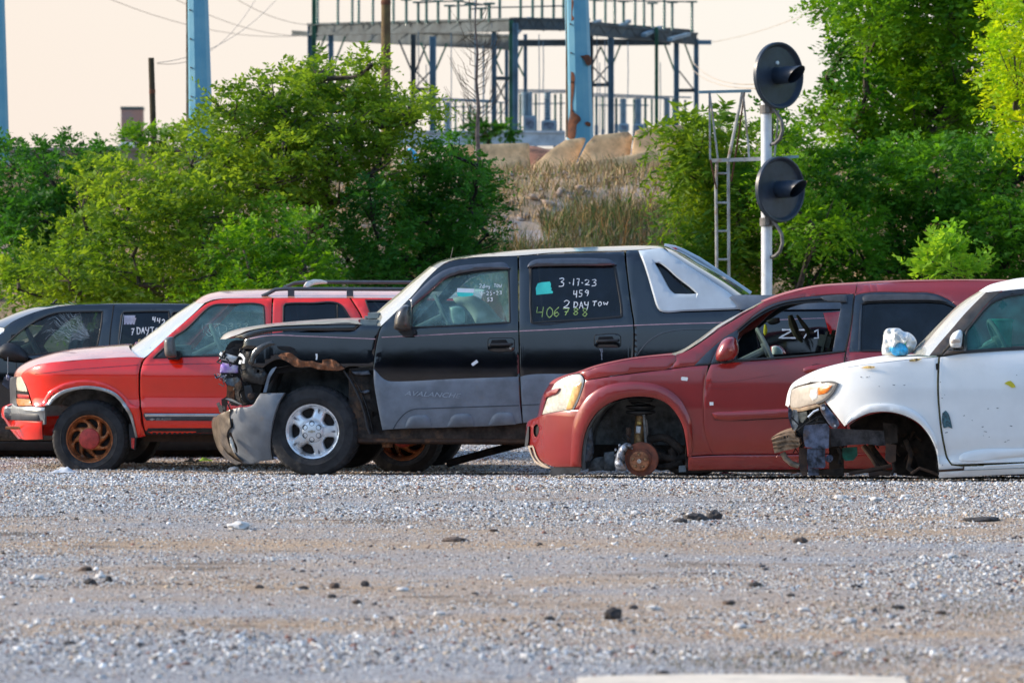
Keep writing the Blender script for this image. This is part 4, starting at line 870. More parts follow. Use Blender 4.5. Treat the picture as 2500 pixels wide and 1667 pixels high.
for k, (cx, cy, r) in enumerate([(563, 280, 182), (572, 902, 180)]):
    c = sp_(cx, cy, -.12); R = r * .44643 * SD / FP; hd = bpy.data.objects.new('signal_head', None); bpy.data.objects.remove(hd)
    M = Matrix.Rotation(-RZ, 4, 'Z'); M.translation = c
    mb = MB(); mb.lathe([(0, .02), (R * .86, .02), (R * .90, .0), (R * .93, -.025), (R * .97, -.03), (R, -.02), (R, .03), (R * .9, .035), (0, .035)], 64, 'y')
    o = mb.build('disc', DISC, S); o.data.transform(M)
    mb = MB(); n = 28; V = []; F = []                 # hood: a tube cut obliquely so that the top reaches out furthest
    for i in range(2):
        for j in range(n):
            th = 2 * PI * j / n; up = math.sin(th); L = .02 if i == 0 else -(.30 + .10 * up); rr_ = .105
            V.append(Vector((rr_ * math.cos(th), L, rr_ * up)))
    for j in range(n): F.append((j, (j + 1) % n, n + (j + 1) % n, n + j))
    for i in range(2):
        for j in range(n):
            th = 2 * PI * j / n; up = math.sin(th); L = .02 if i == 0 else -(.299 + .10 * up); V.append(Vector((.099 * math.cos(th), L, .099 * up)))
    for j in range(n): F.append((2 * n + (j + 1) % n, 2 * n + j, 3 * n + j, 3 * n + (j + 1) % n)); F.append((n + j, n + (j + 1) % n, 3 * n + (j + 1) % n, 3 * n + j))
    o = mk('hood', V, F, DISC, S); o.data.transform(M)
    mb = MB(); mb.lathe([(0, -.03), (.05, -.04), (.098, -.02), (.098, .0)], 28, 'y'); l_ = mb.build('lens', mat('dark_lens', (.01, .012, .012), .05, coat=1), o); l_.data.transform(M)
    mb = MB(); mb.box((-.17, .04, -.2), (.1, .26, .2), .03); mb.lathe([(.13, .03), (.13, .2), (0, .24)], 24, 'y'); h_ = mb.build('lamp_housing', mat('rusty_grey', (.20, .15, .13), .8, var=.3, scale=10), S); h_.data.transform(M)
    if k == 0:
        b_ = MB(); b_.lathe([(0, -.012), (.022, -.008), (.025, .01)], 14, 'y', (R * -.02, .012, R * .38)); l_ = b_.build('peephole', mat('pale_lens', (.75, .8, .8), .3), o); l_.data.transform(M)
    y0 = 460 if k == 0 else 1075; mb = MB(); mb.tube([sp_(515, y0 - 10, -.07), sp_(545, y0 + 15, -.12), sp_(578, y0 + 70, -.15), sp_(583, y0 + 120, -.15), sp_(570, y0 + 165, -.14), sp_(545, y0 + 190, -.1), sp_(512, y0 + 200, -.02)], .022, 10)
    mb.build('conduit', CONDM, S); mb = MB(); q = sp_(497, y0 + 5); mb.lathe([(.067, -.05), (.085, -.05), (.085, .05), (.067, .05)], 20, 'z', (0, 0, q.z)); mb.box((-.03, -.13, q.z - .05), (.03, -.06, q.z + .08), .01); mb.build('clamp', CONDM, S)
mb = MB(); mb.box((-.2, -.2, -.1), (.2, .2, .12), .02); mb.build('footing', GREYC, S)
LAD = mat('galvanised', (.36, .37, .36), .6, var=.15, scale=8, dirt=(.22, .12, .06), dirt_amt=.45); LADB = mat('teal_steel', (.22, .34, .38), .55, var=.1)
Ld = empty('access_ladder', (sp_(255, 1400, .25) + S.location).to_tuple(), 'galvanised ladder with braced platform frame left of the signal mast', 'ladder'); lo = Ld.location
def lp(x, y, dy=.25): return sp_(x, y, dy) + S.location - lo
mb = MB(); mb.tube([lp(365, 370), lp(325, 560), lp(287, 740), lp(289, 1100), lp(291, 1650)], .019, 8); mb.build('rail', LAD, Ld)
mb = MB(); mb.tube([lp(225, 740), lp(219, 890), lp(222, 1100), lp(226, 1650)], .019, 8); mb.build('rail', LAD, Ld)
for y in (815, 975, 1130, 1285, 1440): mb = MB(); mb.tube([lp(223, y), lp(290, y)], .013, 8); mb.build('rung', LAD, Ld)
for a, b, r, m in [((125, 371, .25), (412, 364, .25), .022, LADB), ((195, 745, .25), (530, 733, .05), .028, LAD), ((530, 733, .05), (668, 722, .2), .02, LADB), ((183, 372, .2), (188, 740, .2), .014, LAD), ((185, 372, .5), (230, 735, .5), .014, LAD), ((368, 372, .2), (402, 735, .2), .014, LAD), ((376, 372, .5), (335, 660, .5), .012, RUST), ((335, 660, .5), (303, 860, .5), .012, RUST), ((190, 740, .2), (222, 900, .2), .012, RUST), ((562, 470, .4), (540, 720, .4), .014, LAD)]:
    mb = MB(); mb.beam(lp(*a), lp(*b), r * 1.6, r * 1.6); mb.build('brace', m, Ld)
# ================================================================== car building blocks
RUB = mat('tyre_rubber', (.022, .022, .024), .82, var=.25, scale=9, bump=.15, bscale=90, dirt=(.09, .075, .06), dirt_amt=.15)
PLB = mat('black_plastic', (.014, .015, .018), .55, var=.2, scale=14, bump=.12, bscale=80)
TRIM = mat('window_rubber', (.010, .011, .013), .5, var=.1)
LINER = mat('wheel_liner', (.20, .22, .23), .85, var=.35, scale=7, bump=.5, bscale=25, dirt=(.09, .07, .05), dirt_amt=.25)
UNDER = mat('underbody', (.035, .027, .022), .9, var=.4, scale=9, bump=.5, bscale=30, dirt=(.12, .065, .035), dirt_amt=.3)
FRAME = mat('rusty_frame', (.075, .042, .026), .9, var=.4, scale=8, bump=.5, bscale=40, col2=(.035, .025, .022), dirt=(.2, .09, .04), dirt_amt=.1)
CHROME = mat('chrome', (.62, .64, .66), .16, metal=1.0, var=.05, rvar=.06)
ALU = mat('alloy', (.74, .76, .78), .32, metal=.5, var=.08, scale=10, rvar=.12, dirt=(.25, .2, .15), dirt_amt=.05)
GLC = glass('clear_glass', (.66, .88, .86), veil=(.14, .40, (.42, .72, .70))); GLS = glass('windscreen_glass', (.40, .52, .48), ior=1.7, veil=(.25, .55, (.62, .60, .50))); GLT = glass('tinted_glass', (.035, .045, .05), ior=1.5, veil=(.03, .12, (.10, .16, .26))); GLG = glass('green_glass', (.36, .66, .62), veil=(.12, .32, (.14, .52, .48)))
LENS = mat('clear_lens', (.70, .66, .56), .12, coat=1.0, var=.12, scale=25, spec=.8); AMB = mat('amber_lens', (.75, .20, .015), .15, coat=1, var=.15, scale=60); REDL = mat('red_lens', (.55, .012, .01), .12, coat=1, var=.1, scale=60)
SEATM = mat('seat_fabric', (.34, .36, .34), .9, var=.15, scale=20); DASHM = mat('dash_plastic', (.24, .27, .26), .7, var=.1); WHT = mat('chalk', (.80, .82, .82), .9, var=.05); YGR = mat('green_chalk', (.34, .50, .16), .9); TEAL = mat('teal_paper', (.06, .66, .56), .8, var=.05)
SLOT = mat('slot_grey', (.16, .16, .17), .5); DRUM = mat('brake_drum', (.022, .016, .014), .8, var=.4, scale=14)
def liner(car, name, arc, y0, y1, m=None, parent=None, wall=True):
    """inside of a wheel arch: the arc pushed inwards, closed by an inner wall"""
    L = dens([(p.x, p.z) for p in (car.pt(x, y, y0) for x, y in arc)], .05, closed=False); V = []; F = []; K = 8
    for p in L:
        for j in range(K): y = y0 + (y1 - y0) * j / (K - 1); V.append(Vector((p.x, y, p.y + .012 * noise.noise(Vector((p.x * 6, y * 8, p.y * 6))))))
    for i in range(len(L) - 1):
        for j in range(K - 1): F.append((i * K + j, i * K + j + 1, (i + 1) * K + j + 1, (i + 1) * K + j))
    if wall:
        c = len(V); a, b = L[0], L[-1]; V.append(Vector(((a.x + b.x) / 2, y1, (a.y + b.y) / 2)))
        for i in range(len(L) - 1): F.append((c, i * K + K - 1, (i + 1) * K + K - 1))
    return mk(name, V, F, m or LINER, parent or car.root, angle=50)
def polar_fill(R, holes, yf, thick, m, name, parent, step=.016, angle=28):
    O = dens([(R * math.cos(2 * PI * i / 64), R * math.sin(2 * PI * i / 64)) for i in range(64)], .03); H = [dens(h, .014, corner=50) for h in holes]
    A, T, D = fill(O, H, step, .006); V, F = shell(A, T, lambda i: yf(math.hypot(*A[i]), math.atan2(A[i][1], A[i][0]), D[i]), thick, .004, D)
    return mk(name, V, F, m, parent, angle=angle)
def tyre(w, R, Rr, wid, n=132, blocks=3):
    prof = [(Rr - .012, .03), (Rr, .012), (Rr + .012, .004), (Rr + .02, -.004), (Rr + .3 * (R - Rr), -.010), (Rr + .34 * (R - Rr), -.013), (Rr + .38 * (R - Rr), -.010), (Rr + .62 * (R - Rr), -.010), (Rr + .8 * (R - Rr), -.002), (R - .022, .012), (R - .008, .026), (R - .001, .045)]
    for q in (.30, .5, .70): prof += [(R, wid * q - .012), (R - .008, wid * q - .008), (R - .008, wid * q + .008), (R, wid * q + .012)]
    prof += [(R - .001, wid - .045), (R - .008, wid - .026), (R - .03, wid - .008), (Rr + .5 * (R - Rr), wid + .005), (Rr, wid - .02), (Rr - .02, wid - .05)]
    def rf(i, j, r, a):
        if i in (9, 10, 11): return -.0075 if j % blocks == 0 else 0
        if r > R - .004 and a > .04: return -.006 if (j + int(a * 40)) % blocks == 0 else 0
        return 0
    mb = MB(); mb.lathe(prof, n, 'y', rf=rf); return mb.build('tyre', RUB, w, angle=25)
def wheel(car, px, py, R, Rr, wid, kind, ly=.03, steer=0.0, spin=0.0, far=False, mcap=None, mrim=None):
    p = car.pt(px, py, .05 if far else ly); w = bpy.data.objects.new('wheel', None); w.empty_display_size = .1; COL.objects.link(w); w.parent = car.root; w.location = (p.x, ly, p.z); w.rotation_euler = (0, 0, steer)
    tyre(w, R, Rr, wid)
    if far: w.rotation_euler = (0, 0, PI)
    back = MB(); back.lathe([(0, .11), (Rr * .9, .11), (Rr * .93, .02), (Rr * .97, .02), (Rr * .98, .16), (0, .17)], 40, 'y')
    back.build('brake_drum', DRUM, w)
    if kind == 'alloy5':
        H = []
        for k in range(5):
            a = PI + k * 2 * PI / 5 + spin
            H.append([(Rr * r * math.cos(a + t), Rr * r * math.sin(a + t)) for r, t in [(.53, -.20), (.50, 0), (.53, .20), (.66, .31), (.78, .35), (.835, .26), (.85, 0), (.835, -.26), (.78, -.35), (.66, -.31)]])
            
        def yf(r, a, D):
            q = r / Rr; y = .018 - .012 * sstep(.95, 1.0, q) + .022 * sstep(.93, .86, q) - .020 * sstep(.80, .45, q) + .004 * sstep(.42, .40, q)
            return y + .012 * sstep(.014, .0, D) * (q < .93)
        polar_fill(Rr, H, yf, .05, ALU, 'rim', w)
        for k in range(5):
            sl_ = MB()
            b = PI + (k + .5) * 2 * PI / 5 + spin; q = [(.68, .0), (.80, -.055), (.86, -.045), (.87, .045), (.80, .055)]; n_ = len(q)
            V = [Vector((Rr * r * math.cos(b + t), .0085 + .02 * (1 - r) * .55, Rr * r * math.sin(b + t))) for r, t in q]; sl_.add(V, [tuple(range(n_))]); sl_.build('spoke_slot', SLOT, w, smooth=False)
        mb = MB(); mb.lathe([(0, -.016), (Rr * .26, -.015), (Rr * .36, -.008), (Rr * .405, .004), (Rr * .41, .02)], 40, 'y'); c = mb.build('hub_cap', ALU, w, angle=40)
        mb = MB()
        for k in range(6): a = PI / 6 + k * PI / 3; mb.lathe([(0, -.006), (.018, -.006), (.0205, -.016), (.024, -.0155), (.025, -.008)], 12, 'y', (Rr * .295 * math.cos(a), 0, Rr * .295 * math.sin(a)))
        mb.build('lug_nuts', PLB, w)
        mb = MB(); s = Rr * .14   # bow-tie mark on the cap
        for q in [[(-1, -.35), (-.35, -.35), (-.3, -.6), (.35, -.6), (.3, -.3), (1, -.3), (.9, .35), (.35, .35), (.3, .6), (-.3, .6), (-.32, .32), (-.9, .32)]]:
            mb.add([Vector((x * s, -.0175, y * s * .6)) for x, y in q], [tuple(range(len(q)))])
        mb.build('emblem', mat('dull_gold', (.42, .38, .30), .5), w, smooth=False)
    elif kind == 'turbine':
        H = []
        for k in range(8):
            a = k * 2 * PI / 8 + spin
            H.append([(Rr * r * math.cos(a + t), Rr * r * math.sin(a + t)) for r, t in [(.50, .02), (.53, .26), (.62, .50), (.72, .66), (.80, .80), (.83, .62), (.80, .36), (.72, .17), (.62, .04)]])
        def yf(r, a, D):
            q = r / Rr; return .03 - .026 * sstep(.9, 1.0, q) + .012 * sstep(.012, .0, D) * (q < .9) + .02 * sstep(.9, .84, q) * sstep(.5, .84, q) - .012 * sstep(.55, .45, q)
        polar_fill(Rr, H, yf, .045, mrim, 'rim', w)
        mb = MB(); mb.lathe([(0, -.012), (Rr * .3, -.010), (Rr * .42, -.002), (Rr * .445, .012), (Rr * .45, .03)], 40, 'y'); mb.build('hub_cap', mcap, w, angle=50)
    elif kind == 'plain':
        polar_fill(Rr, [circ(Rr * .62 * math.cos(k * PI / 3), Rr * .62 * math.sin(k * PI / 3), Rr * .13, 12) for k in range(6)], lambda r, a, D: .03 - .02 * sstep(.85, 1, r / Rr), .04, ALU, 'rim', w)
    return w
def seat(car, px, lean=.25, base=.33, y=.32, h=.62, m=None, w=.48):
    """seat in metres: cushion, backrest, headrest; px = picture column of the hip"""
    x = car.pt(px, 900, .4)[0]; o = None
    for k, yy in enumerate((y, car.W - y - w)):
        mb = MB(); mb.box((x - .42, yy, base), (x + .06, yy + w, base + .16), .05); o = mb.build('seat', m or SEATM, car.root)
        mb = MB(); R = Matrix.Rotation(-lean, 3, 'Y')
        mb.box((-.07, -w / 2, 0), (.07, w / 2, h), .05); 
        for v in mb.v: v.xyz = (Matrix.Rotation(lean, 3, 'Y') @ v) + Vector((x + .06, yy + w / 2, base + .08))
        mb.build('backrest', m or SEATM, o)
        mb = MB(); mb.box((-.05, -.13, h + .05), (.05, .13, h + .22), .04); mb.box((-.01, -.06, h - .02), (.01, -.045, h + .1)); mb.box((-.01, .045, h - .02), (.01, .06, h + .1))
        for v in mb.v: v.xyz = (Matrix.Rotation(lean, 3, 'Y') @ v) + Vector((x + .06, yy + w / 2, base + .08))
        mb.build('headrest', m or SEATM, o)
def steering(car, px, py, r=.19, ly=.5, tilt=1.12):
    p = car.pt(px, py, ly); mb = MB(); M = Matrix.Rotation(.16, 3, 'Z') @ Matrix.Rotation(tilt, 3, 'Y'); n = 28
    mb.tube([M @ Vector((r * math.cos(2 * PI * i / n), r * math.sin(2 * PI * i / n), 0)) for i in range(n + 1)], .017, 8, caps=False)
    for a in (0, 2.2, -2.2): mb.tube([(0, 0, 0), M @ Vector((-r * math.cos(a), r * math.sin(a), 0))], .014, 6)
    mb.tube([M @ Vector((0, 0, -.03)), M @ Vector((0, 0, .02))], .06, 14); mb.tube([(0, 0, 0), M @ Vector((0, 0, -.28))], .03, 8)
    o = mb.build('steering_wheel', DASHM, car.root); o.location = p
def cabin(car, dash, floor, m=None):
    """dash: px0,px1,py top ; floor: px0,px1,py top,py bottom - dark tub that closes the lower cabin"""
    a = car.pt(dash[0], dash[2], car.W / 2); b = car.pt(dash[1], dash[2], car.W / 2); f0 = car.pt(floor[0], floor[3], car.W / 2); f1 = car.pt(floor[1], floor[2], car.W / 2)
    mb = MB(); mb.box((a.x, .1, f1.z - .1), (b.x, car.W - .1, a.z), .04); mb.box((a.x + .05, .28, a.z - .02), (b.x - .02, .75, a.z + .06), .03); mb.build('dashboard', m or DASHM, car.root)
    mb = MB(); mb.box((f0.x, .09, f0.z), (f1.x, car.W - .09, f1.z)); mb.build('floor_pan', UNDER, car.root)
def glyphs(car, name, txt, k, x, y, h, m, parent=None, shear=0.0, sx=1.0, off=.004, ext=.002, slope=0.0):
    """raised lettering: x,y = left end of the baseline in crop k, h = letter height in crop pixels"""
    cu = bpy.data.curves.new('lettering', 'FONT'); cu.body = txt; cu.extrude = 0; cu.shear = shear; to = bpy.data.objects.new('lettering', cu); COL.objects.link(to)
    bpy.context.view_layer.update(); me = bpy.data.meshes.new_from_object(to.evaluated_get(bpy.context.evaluated_depsgraph_get())); bpy.data.objects.remove(to)
    x0, y0, c = CROP[k]; V = []
    for v in me.vertices:
        px = x0 + (x + v.co.x * h * 1.4 * sx) * c; py = y0 + (y - v.co.y * h * 1.4 + slope * v.co.x * h * 1.4 * sx) * c; p = car.sp(px, py); V.append(Vector((p.x, p.y - off, p.z)))
    F = [tuple(p.vertices) for p in me.polygons]; n = len(V); cnt = {}
    for f in F:
        for i in range(len(f)): cnt[(f[i], f[(i + 1) % len(f)])] = 1
    E = [(a, b) for a, b in cnt if (b, a) not in cnt]; V += [v + Vector((0, ext + .002, 0)) for v in V]; F += [(b, a, a + n, b + n) for a, b in E]
    bpy.data.meshes.remove(me); return mk(name, V, F, m, parent or car.root, smooth=False)
def handle(car, k, cup, recess, bar, m, parent, key=None):
    o = car.panel('door_handle', P(k, cup), PA, parent, off=.008, thick=.012, ring=.004, step=.03, bulge=.003); car.strip('handle_gasket', P(k, cup) + [P(k, cup)[0]], .007, BLK, o, off=.006)
    car.panel('handle_recess', P(k, recess), BLK, o, off=.0125, thick=.004, ring=0, step=.02)
    b = P(k, bar); a = car.sp(*b[0]); q = car.sp(*b[-1]); mb = MB(); mb.tube([a + Vector((0, .01, 0)), a + Vector((.01, -.030, 0)), a.lerp(q, .5) + Vector((0, -.036, 0)), q + Vector((-.01, -.030, 0)), q + Vector((0, .01, 0))], .013, 8); mb.build('grip', m, o)
    if key: c = car.sp(*P(k, key)[0]); mb = MB(); mb.lathe([(0, -.012), (.011, -.012), (.013, -.006), (.013, 0)], 12, 'y', c); mb.build('key_lock', CHROME, o)
    return o
def win(car, name, out, m, parent, off=-.014, far=False, trim=.016):
    g = car.panel(name, out, m, parent, off=off, thick=.004, rim=0, ring=0, step=.12, far=far)
    if trim: car.strip('window_seal', out + [out[0]], trim, TRIM, parent, off=.005)
    return g
def under(car, x0, x1, yt, yb, y0=.2, m=None, name='frame_rail'):
    a = car.pt(x0, yb, y0); b = car.pt(x1, yt, y0); mb = MB()
    for yy in (y0, car.W - y0 - .09): mb.box((a.x, yy, a.z), (b.x, yy + .09, b.z), .008)
    for i in range(4): x = a.x + (b.x - a.x) * (i + .5) / 4; mb.box((x, y0 + .09, a.z + .02), (x + .07, car.W - y0 - .09, b.z - .01))
    return mb.build(name, m or FRAME, car.root)
def junk(car, name, m, n, x0, x1, y0, y1, ya, yb, seed, rr=(.006, .02), parent=None):
    """a tangle of hoses and wires"""
    rg = random.Random(seed); root = None
    for i in range(n):
        pts = [car.pt(rg.uniform(x0, x1), rg.uniform(y0, y1), rg.uniform(ya, yb))]
        for _ in range(3): pts.append(pts[-1] + Vector((rg.uniform(-.05, .05), rg.uniform(-.04, .04), rg.uniform(-.07, .04))))
        mb = MB(); mb.tube([pts[0], pts[0].lerp(pts[1], .5) + Vector((0, 0, .02)), pts[1], pts[2], pts[3]], rg.uniform(*rr), 7); mb.build(name, m, parent or car.root)

# ================================================================== black crew-cab truck with the wrecked nose
R_A = empty('pickup_truck', (0, 0, 0), 'black crew cab pickup with wrecked front end, grey lower cladding and silver sail panel', 'pickup truck')
d = 35.0; A_ = Car(R_A, (1310 - CX) / FP * d, d, -.03, 1.95, [(1100, .09), (1060, .05), (1010, .015), (950, .0), (900, .0), (860, .004), (820, .012), (798, .022), (785, .034), (740, .08), (680, .145), (640, .19), (622, .225), (606, .30)], front=(520, .62, .34), rear=(2068, .35, .12), yaw=math.radians(-7))
PA = mat('black_paint', (.004, .005, .008), .08, coat=1.0, var=.3, scale=3, rvar=.03, bump=.2, bscale=2.2, dirt=(.02, .022, .026), dirt_amt=-.1)
GREY = mat('grey_cladding', (.155, .185, .225), .55, var=.12, scale=5, bump=.06, bscale=300, dirt=(.19, .19, .19), dirt_amt=.15)
SAIL = mat('silver_plastic', (.46, .53, .58), .5, var=.05, scale=4, bump=.04, bscale=300)
PINK = mat('pink_stripe', (.42, .27, .32), .5)
fen = A_.panel('fender', P(2, "352,292 400,272 470,252 560,234 700,222 860,224 1000,226 1180,219 1330,212 1362,188 1385,165 1562,165 1545,225 1526,290 1508,400 1496,520 1380,527 1280,527 1235,545 1100,558 960,532 840,536 760,500 700,470 655,462 600,480 560,505 512,540 400,518 398,490 415,430 440,370 330,372"), PA, far=True, step=.04)
A_.panel('crease_flap', P(2, "600,296 635,330 560,352 490,400 450,450 425,510 398,518 385,500 410,430 450,370 520,322"), mat('bent_paint', (.035, .032, .03), .2, coat=.8, var=.5, scale=20), off=.012, thick=.01, step=.03, bulge=.004)
PAH = mat('skylit_black_paint', (.05, .047, .042), .24, var=.3, scale=5, spec=1.0, coat=1.0, dirt=(.16, .14, .12), dirt_amt=.35)  # roof black lightened to suggest the sky reflected along the top
PAD = mat('skylit_hood_paint', (.42, .38, .31), .38, var=.15, scale=6, spec=.8, coat=.4, dirt=(.14, .13, .11), dirt_amt=.1)  # pale tan over the black hood imitates the cream sky reflection
OR_ = mat('torn_filler', (.27, .095, .035), .85, var=.5, scale=25, bump=.9, bscale=50, col2=(.09, .045, .025))
A_.panel('torn_arch_edge', P(2, "655,430 690,410 760,405 800,430 850,468 900,480 960,478 1000,492 1045,500 1050,470 1085,462 1150,470 1190,495 1215,520 1250,545 1210,560 1100,560 1000,548 930,528 840,532 790,520 740,480 690,460"), OR_, off=.01, thick=.03, step=.015, yfun=lambda x, z: A_.Y(x, z) - .01 + .03 * noise.noise(Vector((x * 22, z * 22, 1))))
A_.panel('torn_arch_edge', P(2, "640,345 700,345 760,350 810,372 800,380 830,405 800,425 760,398 700,385 660,372"), BLK, off=.006, thick=.02, step=.02)
A_.panel('paint_chip', P(2, "985,415 1003,412 1006,440 1000,468 988,466 992,440"), WHT, off=.006, thick=.004, ring=0)
for s_ in ("322,405 345,418 368,450 362,500 340,498 350,462 335,440 308,430", "318,470 340,470 330,505 310,500"): A_.panel('tape_scrap', P(2, s_), WHT, off=.05, thick=.004, ring=0, step=.02)
# hood
A_.panel('hood_edge', P(2, "236,268 290,246 400,203 600,171 800,158 1000,151 1365,149 1395,163 1362,168 1330,207 1180,211 1000,206 860,207 700,213 560,226 430,256 355,290 300,278"), PA, off=-.015, thick=.03)
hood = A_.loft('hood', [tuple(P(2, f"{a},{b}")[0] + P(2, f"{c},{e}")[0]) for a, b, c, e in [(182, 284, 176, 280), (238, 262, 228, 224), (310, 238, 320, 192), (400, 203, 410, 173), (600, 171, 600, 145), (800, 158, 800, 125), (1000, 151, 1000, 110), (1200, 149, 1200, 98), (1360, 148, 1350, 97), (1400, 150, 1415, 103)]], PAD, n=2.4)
# cab
WG = mat('dusty_glass_edge', (.5, .5, .45), .3)
A_.loft('windscreen', [tuple(P(3, f"{a},{b}")[0] + P(3, f"{c},{e}")[0]) for a, b, c, e in [(198, 616, 110, 592), (300, 520, 215, 490), (420, 400, 345, 380), (500, 305, 440, 297), (592, 213, 560, 198)]], GLS, n=2.1)
A_.loft('roof', [tuple(P('s', f"{a},{b}")[0] + P('s', f"{c},{e}")[0]) for a, b, c, e in [(1067, 656, 1056, 649), (1098, 637, 1085, 635), (1158, 628, 1141, 624), (1264, 624, 1264, 611), (1355, 616, 1355, 606), (1460, 613, 1460, 602), (1555, 610, 1555, 599), (1618, 606, 1618, 600), (1634, 618, 1640, 608)]], PAH, n=2.0)
fd_out = P(3, "206,622 182,690 162,790 151,870 148,930 152,1000 176,1150 208,1325 1180,1288 1178,1200 1163,970 1154,650 1151,400 1149,131 1000,133 850,140 760,150 680,167 640,188 592,217 502,307 422,402 302,523")
fw = P(3, "414,625 416,480 480,428 560,360 650,285 720,262 850,240 1000,225 1088,218 1094,400 1097,590 950,599 800,608 600,618")
fdr = A_.panel('front_door', fd_out, PA, holes=[fw], far=True)
win(A_, 'window', fw, GLC, fdr, far=True)
A_.panel('rain_visor', P(3, "408,432 430,405 500,335 560,280 640,228 740,198 860,185 1000,174 1060,174 1085,190 1100,215 1085,219 1000,219 850,232 720,258 650,288 560,366 480,434 414,490"), mat('smoked_visor', (.045, .052, .07), .16, coat=1), fdr, off=.030, thick=.035, step=.025, bulge=.014, ring=.01)
fen_l = [(x, y) for x, y in P(3, "205,694 500,680 800,665 1150,652")]
A_.strip('pinstripe', fen_l, .008, PINK, fdr, off=.0015)
A_.strip('pinstripe', P(2, "400,280 520,258 640,250 800,255 1000,262 1250,272 1518,283"), .008, PINK, fen, off=.0015)
A_.strip('pinstripe', P(2, "600,246 700,246 800,252"), .006, PINK, fen, off=.0015)
handle(A_, 3, "945,712 955,700 1110,698 1128,712 1128,775 1112,792 965,790 943,775", "972,712 1070,708 1085,732 965,736", "955,745 1115,742", PLB, fdr, "1102,770")
clad = A_.panel('cladding', P(3, "151,912 168,930 195,962 222,985 250,997 300,1000 700,983 1158,967 1163,1100 1183,1288 1100,1300 700,1318 300,1330 212,1337 176,1150 153,1000"), GREY, off=.022, thick=.03)
A_.strip('sculpt_line', P(3, "288,1328 310,1290 345,1245 390,1208 430,1193 520,1188 800,1178 1163,1166"), .014, mat('cladding_groove', (.045, .06, .08), .6), clad, off=.024)
for s_ in ("368,1322 395,1255 425,1238 515,1233 540,1255 556,1316", "662,1316 690,1250 720,1228 810,1224 838,1245 852,1308", "948,1308 980,1240 1010,1218 1100,1215 1125,1235 1140,1298"):
    A_.panel('step_pad', P(3, s_), GREY, clad, off=.030, thick=.016, bulge=.012, step=.025, ring=.012)
glyphs(A_, 'nameplate', 'AVALANCHE', 3, 366, 1096, 33, mat('embossed_grey', (.30, .35, .41), .4), clad, shear=.35, sx=1.42, off=.026, slope=.05)
q = A_.panel('sticker', P(3, "827,878 865,849 878,866 840,894"), WHT, fdr, off=.003, thick=.003, ring=0)
mirr = A_.puff('side_mirror', P(3, "288,632 292,590 300,545 322,500 350,474 385,470 402,480 410,520 412,600 408,640 360,652 310,645"), mat('mirror_shell', (.05, .042, .036), .25, coat=.7, var=.3, scale=8), -.12, .10)
mb = MB(); p = A_.at(*P(3, "390,640")[0], -.05); mb.box((p.x - .07, -.08, p.z - .06), (p.x + .06, .06, p.z + .02), .02); mb.build('mirror_arm', PLB, mirr)
A_.ink('window_lettering', word('2day', 883, 322, 17, 26, .2, k=3) + word('TOW', 985, 322, 16, 26, .15, k=3) + word('4-25-23', 888, 374, 18, 26, .25, -.02, k=3) + word('53', 938, 418, 18, 24, .2, k=3), .007, WHT, fdr, off=-.008)
A_.panel('paper_note', P(3, "730,352 847,356 843,384 726,380"), WHT, fdr, off=-.008, thick=.003, ring=0); A_.panel('paper_note', P(3, "727,380 842,385 838,404 760,412 732,406"), TEAL, fdr, off=-.009, thick=.003, ring=0)
# rear door
rd = P(4, "50,130 52,300 52,600 56,800 58,965 77,1288 400,1275 842,1255 844,860 841,590 826,500 795,250 779,98 500,108 300,115"); rw = P(4, "133,215 150,200 400,192 690,186 715,205 740,350 762,500 762,548 600,562 300,582 145,592 136,560")
rdr = A_.panel('rear_door', rd, PA, holes=[rw], far=True); win(A_, 'window', rw, GLT, rdr, far=True)
A_.strip('window_frame', P(4, "122,200 128,400 133,590 150,598 450,580 760,556 770,545 768,490 745,340 722,205"), .010, PLB, rdr, off=.003)
A_.panel('rain_visor', P(4, "108,207 122,178 150,158 250,147 450,143 600,145 680,153 712,172 727,188 700,192 400,195 180,200"), bpy.data.materials['smoked_visor'], rdr, off=.030, thick=.035, step=.025, bulge=.014, ring=.01)
A_.strip('pinstripe', P(4, "52,651 300,640 600,624 840,612"), .008, PINK, rdr, off=.0015)
handle(A_, 4, "573,690 585,677 740,675 757,688 757,752 742,764 590,764 573,750", "605,690 700,687 712,708 600,712", "590,722 745,715", PLB, rdr)
A_.panel('cladding', P(4, "60,968 100,957 400,948 843,938 842,1255 400,1275 79,1288"), GREY, rdr, off=.022, thick=.03)
A_.strip('sculpt_line', P(4, "70,1165 400,1150 840,1135"), .014, bpy.data.materials['cladding_groove'], rdr, off=.024)
L = P(4, "178,320 200,312 262,306 270,322 268,345 276,352 270,365 284,376 282,388 230,393 168,399 164,350"); A_.panel('paper_note', L, TEAL, rdr, off=-.008, thick=.003, ring=0, corner=10)
A_.ink('window_lettering', word('3', 325, 283, 44, 55, 0, k=4) + word('.', 390, 282, 20, 60, 0, k=4) + word('17', 418, 286, 22, 48, .4, k=4) + word('.', 476, 282, 22, 60, 0, k=4) + word('23', 505, 293, 38, 40, .25, k=4) + word('459', 424, 368, 32, 46, .25, -.05, k=4) + word('2', 362, 437, 50, 54, 0, k=4) + word('DAY', 428, 446, 32, 44, .15, k=4) + word('TOW', 562, 443, 30, 30, .25, k=4), .010, WHT, rdr, off=-.008)
A_.ink('window_lettering', word('4', 165, 482, 68, 70, 0, k=4) + word('06', 240, 484, 46, 66, .2, k=4) + word('788', 355, 492, 50, 52, .3, k=4), .009, YGR, rdr, off=-.008)
A_.ink('drip_stain', [P(4, "612,772 622,800 626,850"), P(4, "625,772 630,800")], .014, mat('pale_streak', (.16, .18, .22), .5), rdr, off=.002)
